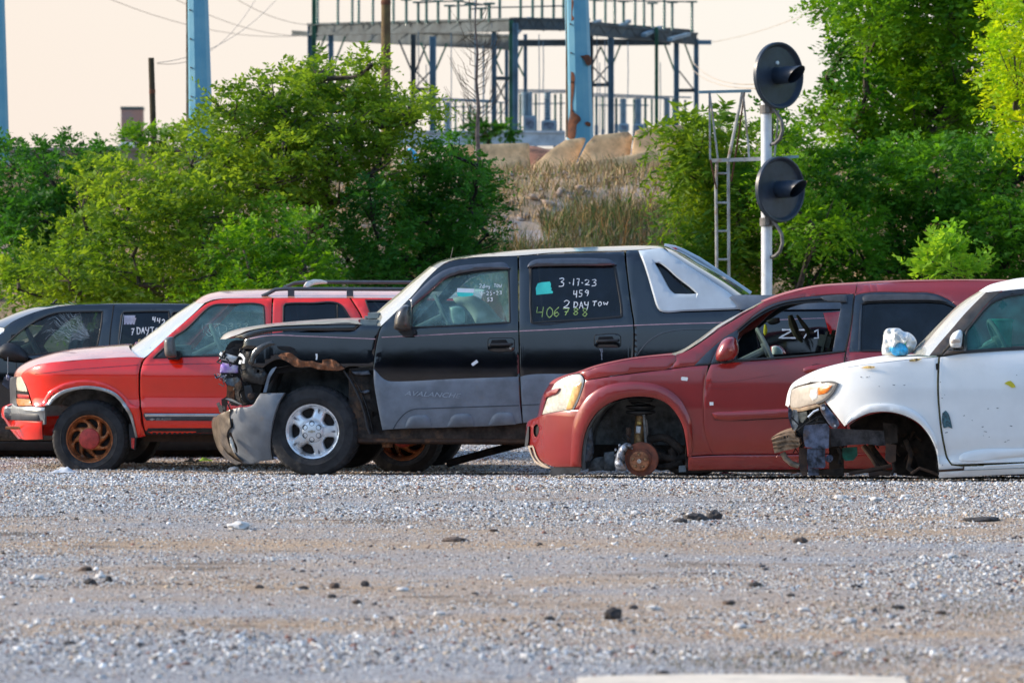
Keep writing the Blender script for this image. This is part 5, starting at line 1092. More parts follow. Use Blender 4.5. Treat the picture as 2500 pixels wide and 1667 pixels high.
A_.puff('airbag', P(3, "700,425 760,405 830,400 900,430 960,480 1010,540 1050,585 1000,592 860,600 840,560 800,500 760,470 720,455"), mat('airbag_cloth', (.80, .80, .74), .8, var=.05), 1.55, .10)
fm = A_.puff('side_mirror', P(3, "672,480 700,472 760,475 790,500 800,560 795,600 700,605 680,560"), PLB, 2.02, .07); A_.puff('mirror_glass', P(3, "682,488 705,480 755,483 778,505 786,560 780,596 705,598 690,560"), mat('far_mirror_glass', (.50, .60, .56), .2), 1.94, .012, parent=fm)
# bed side, sail panel
qp = P('s', "1529,612 1556,610 1562,622 1577,662 1596,722 1606,752 1620,763 1710,761 1812,757 2062,752 2068,830 2064,930 2056,1046 1838,1050 1828,1005 1800,955 1750,922 1690,910 1625,920 1580,950 1556,990 1553,1012") + P(4, "854,860 852,590 838,500 806,250")
qtr = A_.panel('bed_side', qp, PA, far=True); A_.strip('pinstripe', P(4, "848,611 1100,602 1500,590") + P(6, "300,382 900,355 1150,348"), .008, PINK, qtr, off=.0015)
A_.strip('arch_crease', P(4, "860,838 900,780 960,715 1040,668 1150,643 1300,636 1500,640"), .012, mat('black_paint_edge', (.03, .034, .045), .2, coat=1), qtr, off=.004)
sail = A_.panel('sail_panel', P(4, "880,90 960,82 1050,76 1095,108 1200,180 1300,245 1420,325 1530,402 1560,445 1592,498 1400,506 1200,513 1055,520 1030,510 1013,490 986,410 960,320 936,240 905,150"), SAIL, holes=[P(4, "992,176 1020,176 1060,200 1150,280 1235,345 1285,390 1240,393 1130,391 1100,365 1065,305 1030,240")], off=.02, thick=.07, far=True, rim=.012, ring=.015)
A_.panel('quarter_glass', P(4, "985,170 1020,170 1065,198 1240,345 1300,398 1120,400 1090,365 1040,270"), GLT, sail, off=-.05, thick=.005, ring=0)
A_.loft('rear_glass', [tuple(P(4, f"{a},{b}")[0] + P(4, f"{c},{e}")[0]) for a, b, c, e in [(1052, 78, 1100, 72), (1098, 112, 1180, 105), (1200, 182, 1280, 165), (1300, 247, 1400, 235), (1420, 327, 1530, 315), (1535, 404, 1645, 395)]], mat('dark_backlight', (.03, .04, .055), .15, coat=1), n=6, yin=.02)
for yy in (1.62,):
    mb = MB(); pts = [A_.at(*q_, yy) for q_ in P(4, "1060,60 1130,72 1190,95 1300,152 1450,250 1660,392")]; mb.tube(pts, .024, 8); rl = mb.build('sail_rail', SAIL, sail)
    if yy > 1:
        mb = MB()
        for q_ in P(4, "1222,140 1370,218 1512,310"): c = A_.at(*q_, yy - .04); mb.lathe([(0, -.012), (.012, -.01), (.014, .0)], 10, 'y', c)
        mb.build('bolts', BLK, rl)
mb = MB(); c = A_.at(*P(4, "1090,86")[0], 1.5); mb.box((c.x - .05, c.y, c.z - .015), (c.x + .08, c.y + .3, c.z + .02), .008); mb.build('brake_light', REDL, A_.root)
A_.panel('bed_rail', P(6, "303,200 318,190 335,186 560,182 1150,178 1165,270 1150,284 400,291 385,291 345,240"), GREY, qtr, off=.03, thick=.06, ring=.012)
A_.ink('decal', [P(6, "690,437 778,437 668,497 792,497"), P(6, "806,438 892,436 850,500"), P(6, "928,452 956,436 957,497"), P(6, "926,498 988,496")], .017, WHT, qtr, off=.003)
A_.panel('tail_light', P('s', "2010,764 2054,760 2062,800 2060,880 2046,882 2030,830"), REDL, off=.012, thick=.04)
mb = MB(); a = A_.at(1815, 765, .12); b = A_.at(2055, 762, .12); mb.box((a.x, .12, .75), (b.x, A_.W - .12, a.z - .02)); mb.build('bed_cover', PLB, A_.root)
A_.loft('tailgate', [(2066, 760, 2072, 758), (2068, 840, 2076, 840), (2064, 930, 2072, 930), (2056, 1040, 2062, 1040)], PA, n=8)
# front wreckage
A_.panel('inner_fender_plate', P(2, "325,376 440,372 415,430 400,515 512,540 548,600 520,680 500,692 430,680 330,660 306,600 312,480"), mat('scraped_black', (.012, .012, .013), .4, var=.5, scale=20, bump=.5, bscale=30, dirt=(.10, .09, .08), dirt_amt=.0), off=-.05, thick=.05, holes=[P(2, "458,560 474,560 474,578 458,578"), P(2, "520,548 538,548 538,562 520,562")], step=.04, bulge=.02)
A_.plate('radiator_support', P(2, "240,300 365,290 330,380 320,660 510,690 470,860 330,880 200,700 150,620 135,560 170,400"), PLB, .25, .5, bend=.02); A_.plate('radiator', P(2, "200,330 320,330 320,860 240,860"), mat('radiator_core', (.03, .03, .03), .8, var=.3, scale=50), .3, 1.3)
for s_, m_, yy, th, nm in [("140,398 300,440 263,492 128,462 130,420", WHITE, .13, .06, 'lamp_fragment'), ("152,490 298,520 300,586 134,582 140,520", mat('purple_film', (.30, .14, .62), .25, coat=.6, var=.5, scale=14, col2=(.62, .60, .72)), .15, .05, 'lamp_fragment'),
                      ("245,300 340,290 345,330 300,345 260,350 205,380 180,372 205,335", BLK, .14, .06, 'bracket'), ("270,325 345,318 342,350 275,352", PLB, .1, .04, 'bracket'), ("240,365 330,372 325,400 250,392", BLK, .1, .05, 'bracket'),
                      ("170,640 290,620 330,660 320,700 230,700 185,672", mat('blue_scrap', (.05, .07, .09), .5, var=.4, scale=20), .12, .05, 'torn_bracket'), ("195,700 262,690 255,850 190,800", OR_, .14, .05, 'torn_bracket'), ("265,690 320,645 330,700 300,760 325,840 370,850 340,880 300,840 272,780", mat('bronze_scrap', (.10, .07, .05), .35, metal=.5, var=.5, scale=20), .10, .06, 'torn_bracket'),
                      ("350,700 410,690 430,760 470,770 480,830 410,850 370,800", PLB, .12, .06, 'bracket'), ("150,820 190,795 300,850 330,862 290,880 200,830 190,930 160,930", FRAME, .08, .04, 'torn_bracket'), ("108,858 128,842 140,870 180,880 185,910 150,940 130,935 125,900", mat('tan_scrap', (.22, .17, .13), .5, var=.4, scale=20), .08, .05, 'torn_bracket'),
                      ("180,815 205,808 330,860 318,868", mat('cream_scrap', (.45, .42, .36), .5), .05, .02, 'torn_bracket'), ("520,755 535,690 565,600 600,545 640,528 612,575 575,640 548,755", GREY, .03, .04, 'arch_strip')]:
    (A_.puff(nm, P(2, s_), m_, yy, th * .4, step=.02, rough=.02) if nm == 'lamp_fragment' else A_.plate(nm, P(2, s_), m_, yy - .02, th * .5, bend=.035, step=.03))
junk(A_, 'torn_wiring', PLB, 16, 535, 610, 850, 975, .05, .2, 4, (.004, .010)); junk(A_, 'torn_wiring', mat('silver_wire', (.30, .32, .34), .4, metal=.5), 3, 530, 560, 905, 930, .10, .18, 6, (.002, .003)); junk(A_, 'hose', BLK, 6, 545, 620, 830, 980, .15, .5, 8, (.012, .022))
mb = MB(); p = A_.at(*P(2, "412,790")[0], .1); mb.lathe([(0, -.03), (.018, -.03), (.03, -.02), (.035, 0), (.035, .03)], 16, 'y', p); mb.build('pivot_bush', FRAME, A_.root)
mb = MB(); p = A_.at(*P(2, "100,615")[0], .2)
for i in range(9): q = p + Vector((i * .011, random.uniform(-.01, .01), random.uniform(-.008, .008))); mb.box((q.x - .008, q.y - .01, q.z - .01), (q.x + .008, q.y + .01, q.z + .01), .003)
mb.build('connector', mat('grey_plug', (.3, .32, .42), .4, var=.6, scale=60), A_.root)
BUMP = mat('bumper_grey', (.18, .195, .215), .45, var=.1, scale=5, dirt=(.22, .17, .12), dirt_amt=.35)
BSC = mat('scuffed_warm_lit_bumper', (.17, .135, .10), .35, metal=.2, var=.3, scale=9, bump=.3, bscale=20, coat=.3)  # battered corner; its bronze colour stands in for a warm reflection
bp1 = A_.panel('bumper', P(2, "490,768 600,765 704,763 668,830 640,900 612,1000 595,1100 584,1200 580,1290 585,1362 480,1372 400,1398 320,1385 250,1345 190,1290 150,1225 118,1140 100,1060 103,1005 120,965 200,922 300,892 400,882 438,862 462,815"), BUMP, off=.03, thick=.08, holes=[P(2, "212,1120 240,1110 262,1180 285,1250 282,1300 255,1290 225,1220 205,1160")], yfun=lambda x, z: A_.Y(x, z) + .02 * noise.noise(Vector((x * 7, z * 7, 3))) * sstep(-2.0, -2.45, x) - .01 + .10 * ((z - .50) / .33) ** 2, far=True, step=.035)
A_.panel('dented_skin', P(2, "118,968 200,924 250,905 230,960 245,1060 215,1100 205,1160 225,1230 260,1300 330,1380 250,1340 188,1288 150,1222 120,1140 101,1060 104,1005"), BSC, off=.035, thick=.03, yfun=lambda x, z: A_.Y(x, z) + .035 * noise.noise(Vector((x * 12, z * 12, 5))) - .03 + .10 * ((z - .50) / .33) ** 2, step=.025)
A_.panel('crack', P(2, "240,945 256,975 258,1030 262,1078 250,1060 244,1010 236,975"), BLK, off=.045, thick=.02, ring=0); A_.panel('crack', P(2, "135,1110 200,1085 245,1060 250,1070 205,1100 150,1135"), BLK, off=.045, thick=.02, ring=0)
A_.puff('fog_lamp', P(2, "222,1140 245,1170 262,1225 282,1290 262,1300 238,1255 222,1200"), LENS, .16, .03)
A_.loft('bumper_face', [tuple(P(2, f"{a},{b}")[0] + P(2, f"{c},{e}")[0]) for a, b, c, e in [(122, 968, 100, 975), (103, 1005, 85, 1010), (101, 1060, 84, 1060), (120, 1140, 100, 1140), (150, 1222, 130, 1230), (190, 1288, 175, 1295), (252, 1343, 240, 1350), (330, 1385, 320, 1390)]], BSC, n=2.2)
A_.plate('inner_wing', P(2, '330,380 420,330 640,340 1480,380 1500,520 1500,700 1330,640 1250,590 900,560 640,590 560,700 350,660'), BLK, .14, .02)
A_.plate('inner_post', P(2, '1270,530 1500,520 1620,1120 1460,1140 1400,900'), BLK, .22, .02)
well = P(2, "470,860 520,760 560,640 620,545 760,515 950,525 1120,545 1270,580 1350,680 1420,830 1470,1000 1495,1130"); liner(A_, 'wheel_well', well, .07, .8, LINER)
A_.plate('door_post_structure', P(2, "1282,545 1495,532 1502,700 1540,900 1575,1000 1600,1100 1580,1130 1482,1130 1450,1000 1420,860 1370,700"), mat('structure_black', (.016, .018, .022), .45, var=.4, scale=16, bump=.4, bscale=30), .09, .08, holes=[P(2, "1345,600 1440,620 1470,660 1455,735 1390,740 1355,660"), P(2, "1410,755 1465,770 1475,820 1430,815"), P(2, "1440,860 1478,860 1482,900 1450,905")])
for s_ in ("1300,565 1460,560 1480,600 1330,596", "1385,745 1470,730 1475,760 1395,770"): A_.puff('bracket', P(2, s_), mat('blue_grey_scrap', (.07, .085, .11), .4, var=.5, scale=20), .07, .015, step=.02)
mb = MB(); mb.tube([A_.at(*q_, .05) for q_ in P(2, "1235,560 1290,640 1340,730 1385,830 1420,940 1445,1060 1470,1125")], .011, 8); mb.build('liner_edge', PLB, A_.root)
wheel(A_, *P(2, "955,1104")[0], .405, .242, .265, 'alloy5', ly=.05, steer=math.radians(-3))
wheel(A_, 771, 1052, .405, .242, .265, 'plain', ly=1.88, far=True); wheel(A_, 1688, 1052, .405, .242, .265, 'alloy5', ly=.05); wheel(A_, 1688, 1052, .405, .242, .265, 'plain', ly=1.88, far=True)
under(A_, 560, 2040, 1056, 1082, .22); mb = MB(); a = A_.at(640, 1060, .3); b = A_.at(2030, 1040, .3); mb.box((a.x, .3, a.z - .03), (b.x, 1.65, b.z + .03)); mb.build('floor_pan', UNDER, A_.root)
A_.puff('body_mount', P(3, "203,1378 278,1380 282,1458 208,1460"), mat('orange_rust', (.22, .09, .035), .9, var=.4, scale=18, bump=.5), .2, .05, step=.03)
mb = MB(); mb.box((A_.at(880, 1070, .3).x, .1, A_.at(880, 1080, .1).z), (A_.at(1540, 1070, .3).x, .17, A_.at(880, 1060, .1).z), .01); mb.build('rocker', FRAME, A_.root)
mb = MB(); mb.tube([A_.at(1090, 1132, .9), A_.at(1190, 1104, .95), A_.at(1290, 1078, 1.0)], .035, 10); mb.build('exhaust_pipe', UNDER, A_.root)
cabin(A_, (905, 965, 778), (890, 1520, 900, 1060)); steering(A_, 1085, 770, .19, .5); seat(A_, 1215, base=.72, h=.5); seat(A_, 1440, base=.72, h=.5)
mb = MB()
for yy in (.16,): mb.tube([A_.at(1000, 785, 1.72), A_.at(1075, 660, 1.6)], .035, 8)
mb.build('pillar', PLB, A_.root)
mb = MB(); mb.tube([A_.at(*q_, 1.1) for q_ in P(3, "685,146 693,110 702,68")], .004, 5); mb.build('antenna', PLB, A_.root)
mb = MB(); mb.tube([A_.at(*q_, .45) for q_ in P(3, "20,620 60,590 110,560 150,545")], .008, 6); mb.tube([A_.at(*q_, .4) for q_ in P(3, "50,600 100,575 130,560")], .006, 6); mb.build('wiper', BLK, A_.root)
# ================================================================== bright red four door SUV
def S(s): return P('s', s)
R_B = empty('red_suv', (0, 0, 0), 'bright red SUV with copper turbine wheels and pale skylit hood', 'SUV')
d = 37.6; B_ = Car(R_B, (615 - CX) / FP * d, d, -.09, 1.74, [(1075, .11), (1050, .05), (1030, .03), (1012, .022), (1003, .0), (992, -.002), (985, .018), (950, .014), (912, .004), (903, .012), (890, .034), (872, .05), (840, .085), (780, .15), (745, .19), (728, .23), (715, .30)], front=(14, .62, .42, 2.6), rear=(1208, .4, .2), yaw=math.radians(-7))
PR = mat('red_paint', (.86, .018, .004), .16, coat=1.0, var=.05, scale=2, rvar=.05, bump=.3, bscale=2.2); PRH = mat('skylit_red_paint', (.72, .30, .20), .22, coat=1.0, var=.15, scale=4, dirt=(.66, .42, .32), dirt_amt=.35, spec=1.0)  # second red: hood and roof painted paler to carry the sky's glare
COP = mat('copper_wheel', (.42, .15, .055), .38, metal=.55, var=.2, scale=16, dirt=(.10, .05, .03), dirt_amt=.2); CAPR = mat('red_cap', (.46, .045, .035), .55, var=.2, scale=16)
DG = mat('dark_grey_plastic', (.05, .055, .065), .45, var=.15, scale=10); LG = mat('light_grey_trim', (.40, .42, .42), .3, metal=.5, var=.1)
bf = B_.panel('fender', P(1, "150,797 162,770 198,743 250,720 300,705 375,693 450,686 600,673 700,667 800,661 930,655 1045,660 1020,692 1006,740 1000,860 1003,950 1012,1050 1022,1130 1038,1190 1050,1225 998,1238 975,1140 945,1050 900,980 840,920 760,885 640,866 540,878 450,905 390,945 345,1000 325,1010 235,1008 215,930 185,850"), PR, far=True, step=.04)
B_.panel('arch_flare', P(1, "290,1000 320,960 360,905 430,860 500,835 600,822 680,826 760,845 840,885 900,935 950,990 985,1010 1005,1015 1012,1060 1035,1200 1000,1236 975,1140 945,1050 900,980 840,920 760,885 640,866 540,878 450,905 390,945 345,1000 330,1010"), PR, bf, off=.022, thick=.03, bulge=.006, step=.03)
B_.panel('arch_trim', P(1, "325,1003 345,985 390,938 450,898 540,873 640,862 760,880 840,914 900,974 945,1044 975,1134 998,1232 983,1236 962,1150 930,1062 885,992 825,934 752,902 640,884 545,894 462,920 405,956 360,1003"), LG, bf, off=.034, thick=.035, bulge=.006, step=.025, ring=.005)
B_.panel('rust_edge', P(1, "328,990 350,950 385,912 405,885 425,880 440,872 468,882 462,890 430,900 390,935 350,985 330,1002"), FRAME, bf, off=.027, thick=.01, step=.02, ring=0)
B_.ink('crease_line', [P(1, "240,780 400,762 520,746 700,732 1000,712"), P(1, "1030,710 1300,706 1650,700")], .006, mat('dark_stripe', (.16, .02, .03), .4), bf, off=.003)
B_.panel('headlight', P(1, "116,800 150,797 168,830 188,875 196,905 160,902 120,897 112,850"), mat('cream_lens', (.74, .66, .50), .15, coat=1, var=.1, scale=20), off=.004, thick=.04, far=True, step=.03)
B_.panel('lamp_recess', P(1, "110,902 120,897 197,905 212,952 205,958 120,948 108,930"), BLK, off=-.01, thick=.03)
B_.panel('side_lamp', P(1, "118,922 205,928 210,952 122,950"), REDL, off=.003, thick=.03, step=.03); B_.panel('turn_signal', P(1, "112,954 214,960 222,985 232,1006 132,1008 118,985"), AMB, off=.004, thick=.03, step=.03)
bb = B_.panel('bumper', P(1, "36,1042 48,1018 70,1000 98,992 110,1005 240,1012 332,1020 333,1140 318,1142 318,1112 200,1110 60,1106 40,1085"), LG, off=.05, thick=.06, bulge=.015, step=.03, far=True)
B_.panel('bumper_strip', P(1, "40,1052 200,1056 300,1058 298,1112 200,1110 62,1107 42,1086"), DG, bb, off=.062, thick=.03, bulge=.012, step=.03)
B_.panel('bumper_valance', P(1, "56,1109 200,1112 312,1114 313,1246 230,1250 158,1244 132,1220 112,1195 85,1160"), PR, bb, off=.035, thick=.05, bulge=.006, step=.03, far=True)
B_.loft('bumper_face', [tuple(P(1, f"{a},{b}")[0] + P(1, f"{c},{e}")[0]) for a, b, c, e in [(98, 992, 80, 990), (50, 1015, 30, 1014), (38, 1045, 20, 1045), (42, 1086, 24, 1088), (60, 1110, 44, 1110), (86, 1160, 72, 1160), (114, 1196, 104, 1196), (158, 1243, 154, 1243)]], PR, n=2.2, yin=-.04)
B_.loft('grille', [tuple(P(1, f"{a},{b}")[0] + P(1, f"{c},{e}")[0]) for a, b, c, e in [(150, 797, 122, 795), (118, 802, 96, 805), (112, 850, 88, 850), (114, 900, 90, 900), (114, 960, 92, 960), (120, 1008, 96, 1005)]], DG, n=2.4)
mb = MB(); p = B_.at(*P(1, "78,1166")[0], .35); mb.tube([p + Vector((-.05, 0, 0)), p + Vector((.1, 0, 0))], .014, 8); mb.build('tow_hook', COP, B_.root)
B_.loft('hood', [tuple(P(1, f"{a},{b}")[0] + P(1, f"{c},{e}")[0]) for a, b, c, e in [(150, 797, 120, 796), (162, 770, 130, 762), (198, 743, 158, 726), (250, 720, 205, 694), (300, 705, 268, 664), (450, 686, 400, 622), (600, 673, 550, 592), (800, 661, 760, 572), (930, 655, 905, 560), (1000, 657, 960, 562)]], PRH, n=2.1)
B_.loft('windscreen', [tuple(P(1, f"{a},{b}")[0] + P(1, f"{c},{e}")[0]) for a, b, c, e in [(1000, 658, 915, 612), (1045, 658, 950, 590), (1150, 565, 1068, 508), (1300, 430, 1205, 405), (1400, 340, 1320, 320), (1476, 266, 1436, 246)]], GLS, n=2.1)
B_.loft('roof', [tuple(P(8, f"{a},{b}")[0] + P(8, f"{c},{e}")[0]) for a, b, c, e in [(448, 302, 374, 298), (480, 290, 430, 250), (530, 272, 500, 215), (600, 262, 580, 195), (700, 257, 680, 182), (1075, 255, 1075, 168), (1800, 255, 1800, 160), (2400, 258, 2400, 160), (2900, 262, 2920, 165), (3010, 275, 3080, 185)]], PRH, n=2.1)
b1 = P(1, "1058,660 1036,692 1020,745 1012,860 1015,950 1024,1050 1034,1130 1048,1185 1062,1215") + S("664,1056 664,728 580,729 545,730 520,735 505,741 498,746")
bw = P(1, "1108,662 1190,585 1270,502") + P(8, "250,568 335,495 430,398 505,336 545,320 700,314 970,316 998,330 1004,360 1004,770 590,790 300,797")
bd = B_.panel('front_door', b1, PR, holes=[bw], far=True); win(B_, 'window', bw, GLC, bd, far=True)
B_.panel('corner_trim', P(1, "1110,660 1150,622 1192,586 1202,600 1202,658"), DG, bd, off=-.004, thick=.01)
r1 = S("668,728 760,728 853,728 866,748 881,776 889,820 889,950 882,985 874,1056 668,1056"); rw1 = P(8, "1186,330 1205,308 1260,304 1450,303 1680,303 1730,335 1780,410 1830,500 1850,600 1850,788 1500,793 1186,797 1182,600")
br = B_.panel('rear_door', r1, PR, holes=[rw1], far=True); win(B_, 'window', rw1, GLT, br, far=True)
B_.strip('division_bar', P(8, "1672,303 1674,500 1676,790"), .022, TRIM, br, off=-.006)
B_.panel('quarter', S("857,728 892,728 1000,729 1178,731 1200,790 1210,870 1211,1000 1205,1048 1092,1052 1086,1005 1062,965 1020,942 983,936 945,942 912,962 890,990 893,950 893,820 885,776 870,748"), PR, holes=[S("893,733 1000,734 1150,737 1166,790 1168,866 935,866 918,800")], far=True)
win(B_, 'quarter_glass', S("893,733 1000,734 1150,737 1166,790 1168,866 935,866 918,800"), GLT, B_.root, far=True)
B_.loft('tailgate', [(1180, 730, 1195, 705), (1200, 790, 1214, 780), (1210, 870, 1224, 865), (1211, 1000, 1224, 1000), (1206, 1048, 1216, 1048)], PR, n=6)
for L, nm, m_, o_ in [(S("350,1014 353,1008 500,1009 660,1010 660,1028 500,1027 358,1026"), 'door_moulding', DG, .018), (S("354,1010 500,1010 660,1011 660,1018 500,1017 356,1017"), 'chrome_insert', CHROME, .026)]: B_.panel(nm, L, m_, bd, off=o_, thick=.02, bulge=.004, ring=.004)
B_.panel('door_moulding', S("669,1010 872,1010 870,1028 669,1028"), DG, br, off=.018, thick=.02, bulge=.004, ring=.004)
glyphs(B_, 'nameplate', 'BLAZER', 1, 1128, 1112, 17, mat('badge_grey', (.35, .33, .30), .4), bd, shear=.3, sx=1.35, off=.026)
B_.panel('badge', P(1, "1085,1103 1096,1100 1098,1096 1110,1096 1112,1100 1123,1101 1121,1107 1111,1108 1109,1112 1097,1112 1095,1108 1086,1108"), bpy.data.materials['badge_grey'], bd, off=.026, thick=.004, ring=0)
bm1 = B_.puff('side_mirror', P(1, "1190,530 1200,515 1230,508 1256,510 1262,560 1272,620 1275,655 1240,660 1205,655 1195,640 1188,580"), mat('mirror_grey', (.13, .12, .11), .4, var=.2, coat=.3), -.10, .09)
mb = MB(); p = B_.at(*P(1, "1265,650")[0], -.02); mb.box((p.x - .08, -.05, p.z - .03), (p.x + .05, .08, p.z + .05), .015); mb.build('mirror_arm', PLB, bm1)
B_.ink('window_lettering', [P(8, "430,500 432,540 445,560 440,575"), P(8, "455,500 520,490 500,530 480,560 520,600 500,610 460,580"), P(8, "530,500 600,490 540,520 560,560"), P(8, "570,490 600,620"), P(8, "600,500 650,520 655,560 620,580")] + word('333', 672, 492, 55, 55, .25, k=8), .004, mat('faint_chalk', (.40, .55, .50), .9), bd, off=-.006)
for yy, k_ in ((.30, 0), (1.40, 1)):
    mb = MB(); z = 0
    if k_ == 0: pts = [(985, 240, .05), (1040, 215, .03), (1110, 178, 0), (1200, 172, 0), (2400, 176, 0), (2780, 180, 0), (2850, 240, .05)]
    else: pts = [(1190, 160, 0), (1290, 118, 0), (1400, 108, 0), (2400, 112, 0), (2800, 118, 0), (2900, 160, 0)]
    q = [B_.at(*P(8, f"{a},{b}")[0], yy) for a, b, c in pts]; mb.tube(q, .018, 8)
    for a, b in ((1255, 176), (1800, 178), (2400, 180)) if k_ == 0 else (): p = B_.at(*P(8, f"{a},{b}")[0], yy); mb.box((p.x - .03, p.y - .015, p.z - .09), (p.x + .03, p.y + .015, p.z))
    mb.build('roof_rail', DG, B_.root)
mb = MB(); mb.tube([B_.at(*P(8, "1382,158")[0], .95), B_.at(*P(8, "1410,130")[0], 1.05), B_.at(*P(8, "1460,110")[0], 1.2), B_.at(*P(8, "1530,106")[0], 1.32), B_.at(*P(8, "1592,114")[0], 1.4)], [.02, .03, .028, .022, .01], 8); mb.build('crossbar', mat('cream_bar', (.66, .62, .55), .4), B_.root)
liner(B_, 'wheel_well', P(1, "330,1010 360,965 410,925 500,890 640,872 760,892 840,928 895,985 940,1060 970,1150 990,1240"), .06, .7); liner(B_, 'wheel_well', S("1088,1040 1084,1000 1060,965 1020,945 983,940 945,946 912,966 888,1000 876,1050"), .06, .6)
wheel(B_, *P(1, "644,1246"), .370, .226, .235, 'turbine', ly=.04, steer=0.0, spin=.2, mcap=CAPR, mrim=COP) if 0 else wheel(B_, *P(1, "644,1246")[0], .370, .226, .235, 'turbine', ly=.04, steer=0.0, spin=.2, mcap=CAPR, mrim=COP)
wheel(B_, 983, 1066, .370, .226, .235, 'turbine', ly=.04, spin=.5, mcap=CAPR, mrim=COP)
for xx in (218, 983): wheel(B_, xx, 1066, .370, .226, .235, 'turbine', ly=1.70, far=True, mcap=CAPR, mrim=COP)
B_.panel('rocker_panel', S("352,1043 500,1043 874,1043 873,1060 500,1061 358,1061"), PLB, off=.0, thick=.05); under(B_, 350, 1180, 1056, 1078, .25)
B_.plate('mud_flap', P(1, "930,1140 965,1135 985,1240 975,1325 945,1315 935,1240"), PLB, .08, .01); B_.plate('reflector', P(1, "948,1238 972,1242 968,1320 950,1310"), REDL, .07, .012)
mb = MB(); a = B_.at(300, 1040, .3); b = B_.at(1190, 1000, .3); mb.box((a.x, .3, a.z - .03), (b.x, 1.45, b.z)); mb.build('floor_pan', UNDER, B_.root)
cabin(B_, (395, 440, 845), (380, 880, 900, 1050)); steering(B_, 535, 838, .19, .5); seat(B_, 600, base=.55, h=.55); seat(B_, 800, base=.55, h=.55)
# ================================================================== black SUV at the far left
R_S = empty('black_suv', (0, 0, 0), 'black SUV at the far left with crazed front window and smashed mirror', 'SUV')
d = 40.4; S_ = Car(R_S, (290 - CX) / FP * d, d, -.13, 1.95, [(1110, .10), (1070, .03), (1000, .0), (930, .0), (880, .012), (860, .03), (845, .045), (800, .09), (760, .15), (745, .18), (738, .25)], front=(-335, .8, .35), rear=(905, .4, .2), yaw=math.radians(-6))
sb = S_.panel('body', S("-330,1060 -332,960 -325,900 -300,880 -150,862 -80,850 -30,840 0,816 17,796 34,783 68,768 101,757 128,751 169,745 237,742 338,741 473,742 700,745 860,752 885,800 905,880 905,1060 760,1075 750,1010 720,975 680,965 640,975 610,1010 600,1075 -60,1076 -70,1010 -100,975 -140,965 -180,975 -210,1010 -220,1060"), PA,
             holes=[P(1, "22,600 65,545 150,470 280,383 400,338 560,328 742,325 735,400 715,520 702,578 560,600 400,620 220,640 60,652"), P(1, "882,345 895,330 1000,326 1218,324 1225,360 1222,560 1050,565 858,570 868,450"), P(1, "1243,340 1255,330 1600,332 1900,345 2000,400 2050,500 1900,560 1240,562")], far=True, step=.06)
CRZ = glass('crazed_glass', (.34, .48, .50)); 
win(S_, 'window', P(1, "22,600 65,545 150,470 280,383 400,338 560,328 742,325 735,400 715,520 702,578 560,600 400,620 220,640 60,652"), CRZ, sb, far=True); win(S_, 'window', P(1, "882,345 895,330 1000,326 1218,324 1225,360 1222,560 1050,565 858,570 868,450"), GLT, sb, far=True); win(S_, 'window', P(1, "1243,340 1255,330 1600,332 1900,345 2000,400 2050,500 1900,560 1240,562"), GLT, sb)
S_.strip('door_gap', P(1, "822,280 815,340 800,450 790,575 785,700 788,1000 800,1230"), .012, BLK, sb, off=.001); S_.strip('trim_strip', P(1, "892,345 878,450 862,572"), .006, LG, sb, off=.004)
rg = random.Random(3); cc = [P(1, "660,520")[0]]
def frac(a, r0, r1): return [(cc[0][0] + r * math.cos(a + .12 * math.sin(r * .3)) * 1.0, cc[0][1] + r * math.sin(a + .1 * math.sin(r * .2)) * .8) for r in np.linspace(r0, r1, 7)]
S_.ink('cracks', [frac(PI + rg.uniform(-.15, 1.15), rg.uniform(4, 30), rg.uniform(40, 125)) for _ in range(38)] , .0022, mat('crack_white', (.36, .44, .47), .8), sb, off=-.008)
mn = [P(1, f"{905 + 8 * i},{355 + (18 if i % 2 else 0)} {900 + 7 * i},{420 - (10 if i % 3 else 0)}") for i in range(10)]
S_.ink('window_lettering', word('442', 1102, 365, 26, 40, .25, .35, k=1) + word('7', 945, 450, 24, 44, 0, k=1) + word('DAYTO', 985, 440, 28, 46, .2, k=1), .012, WHT, sb, off=-.008); S_.ink('window_lettering', mn, .030, mat('grey_smear', (.42, .42, .50), .9), sb, off=-.008)
S_.loft('roof', [(10, 800, -10, 790), (34, 783, 24, 775), (68, 768, 60, 760), (101, 757, 98, 748), (128, 751, 126, 745), (169, 745, 169, 740), (237, 742, 237, 738), (473, 742, 473, 737), (700, 745, 700, 738), (860, 752, 872, 745)], PA, n=3); S_.loft('hood', [(-322, 896, -330, 880), (-300, 880, -305, 862), (-150, 862, -150, 838), (-60, 846, -70, 826)], PA, n=3); S_.loft('windscreen', [(-70, 848, -90, 828), (0, 816, -30, 800), (10, 802, -10, 790)], GLS, n=3); S_.loft('nose', [(-322, 896, -332, 880), (-332, 960, -340, 960), (-330, 1060, -338, 1060)], PA, n=5); S_.loft('tailgate', [(860, 752, 874, 746), (885, 800, 895, 800), (905, 880, 912, 880), (905, 1060, 912, 1060)], PA, n=5)
sm = S_.puff('side_mirror', P(1, "-20,600 8,575 40,556 90,555 130,568 160,590 190,625 203,655 200,682 130,684 40,676 -10,660"), PLB, -.10, .10)
mb = MB(); mb.tube([S_.at(*q_, -.18) for q_ in P(1, "-20,620 15,635 40,632 70,640 105,632 110,618")], .008, 6); mb.build('torn_bracket', mat('silver_scrap', (.45, .45, .48), .4, metal=.5), sm)
mb = MB(); mb.tube([S_.at(*q_, -.18) for q_ in P(1, "58,640 55,700 57,760 50,795")], .004, 6); o = mb.build('dangling_wire', bpy.data.materials['silver_wire'], sm); S_.puff('connector', P(1, "45,785 60,782 70,800 62,825 45,815"), bpy.data.materials['grey_plug'], -.18, .015, parent=sm)
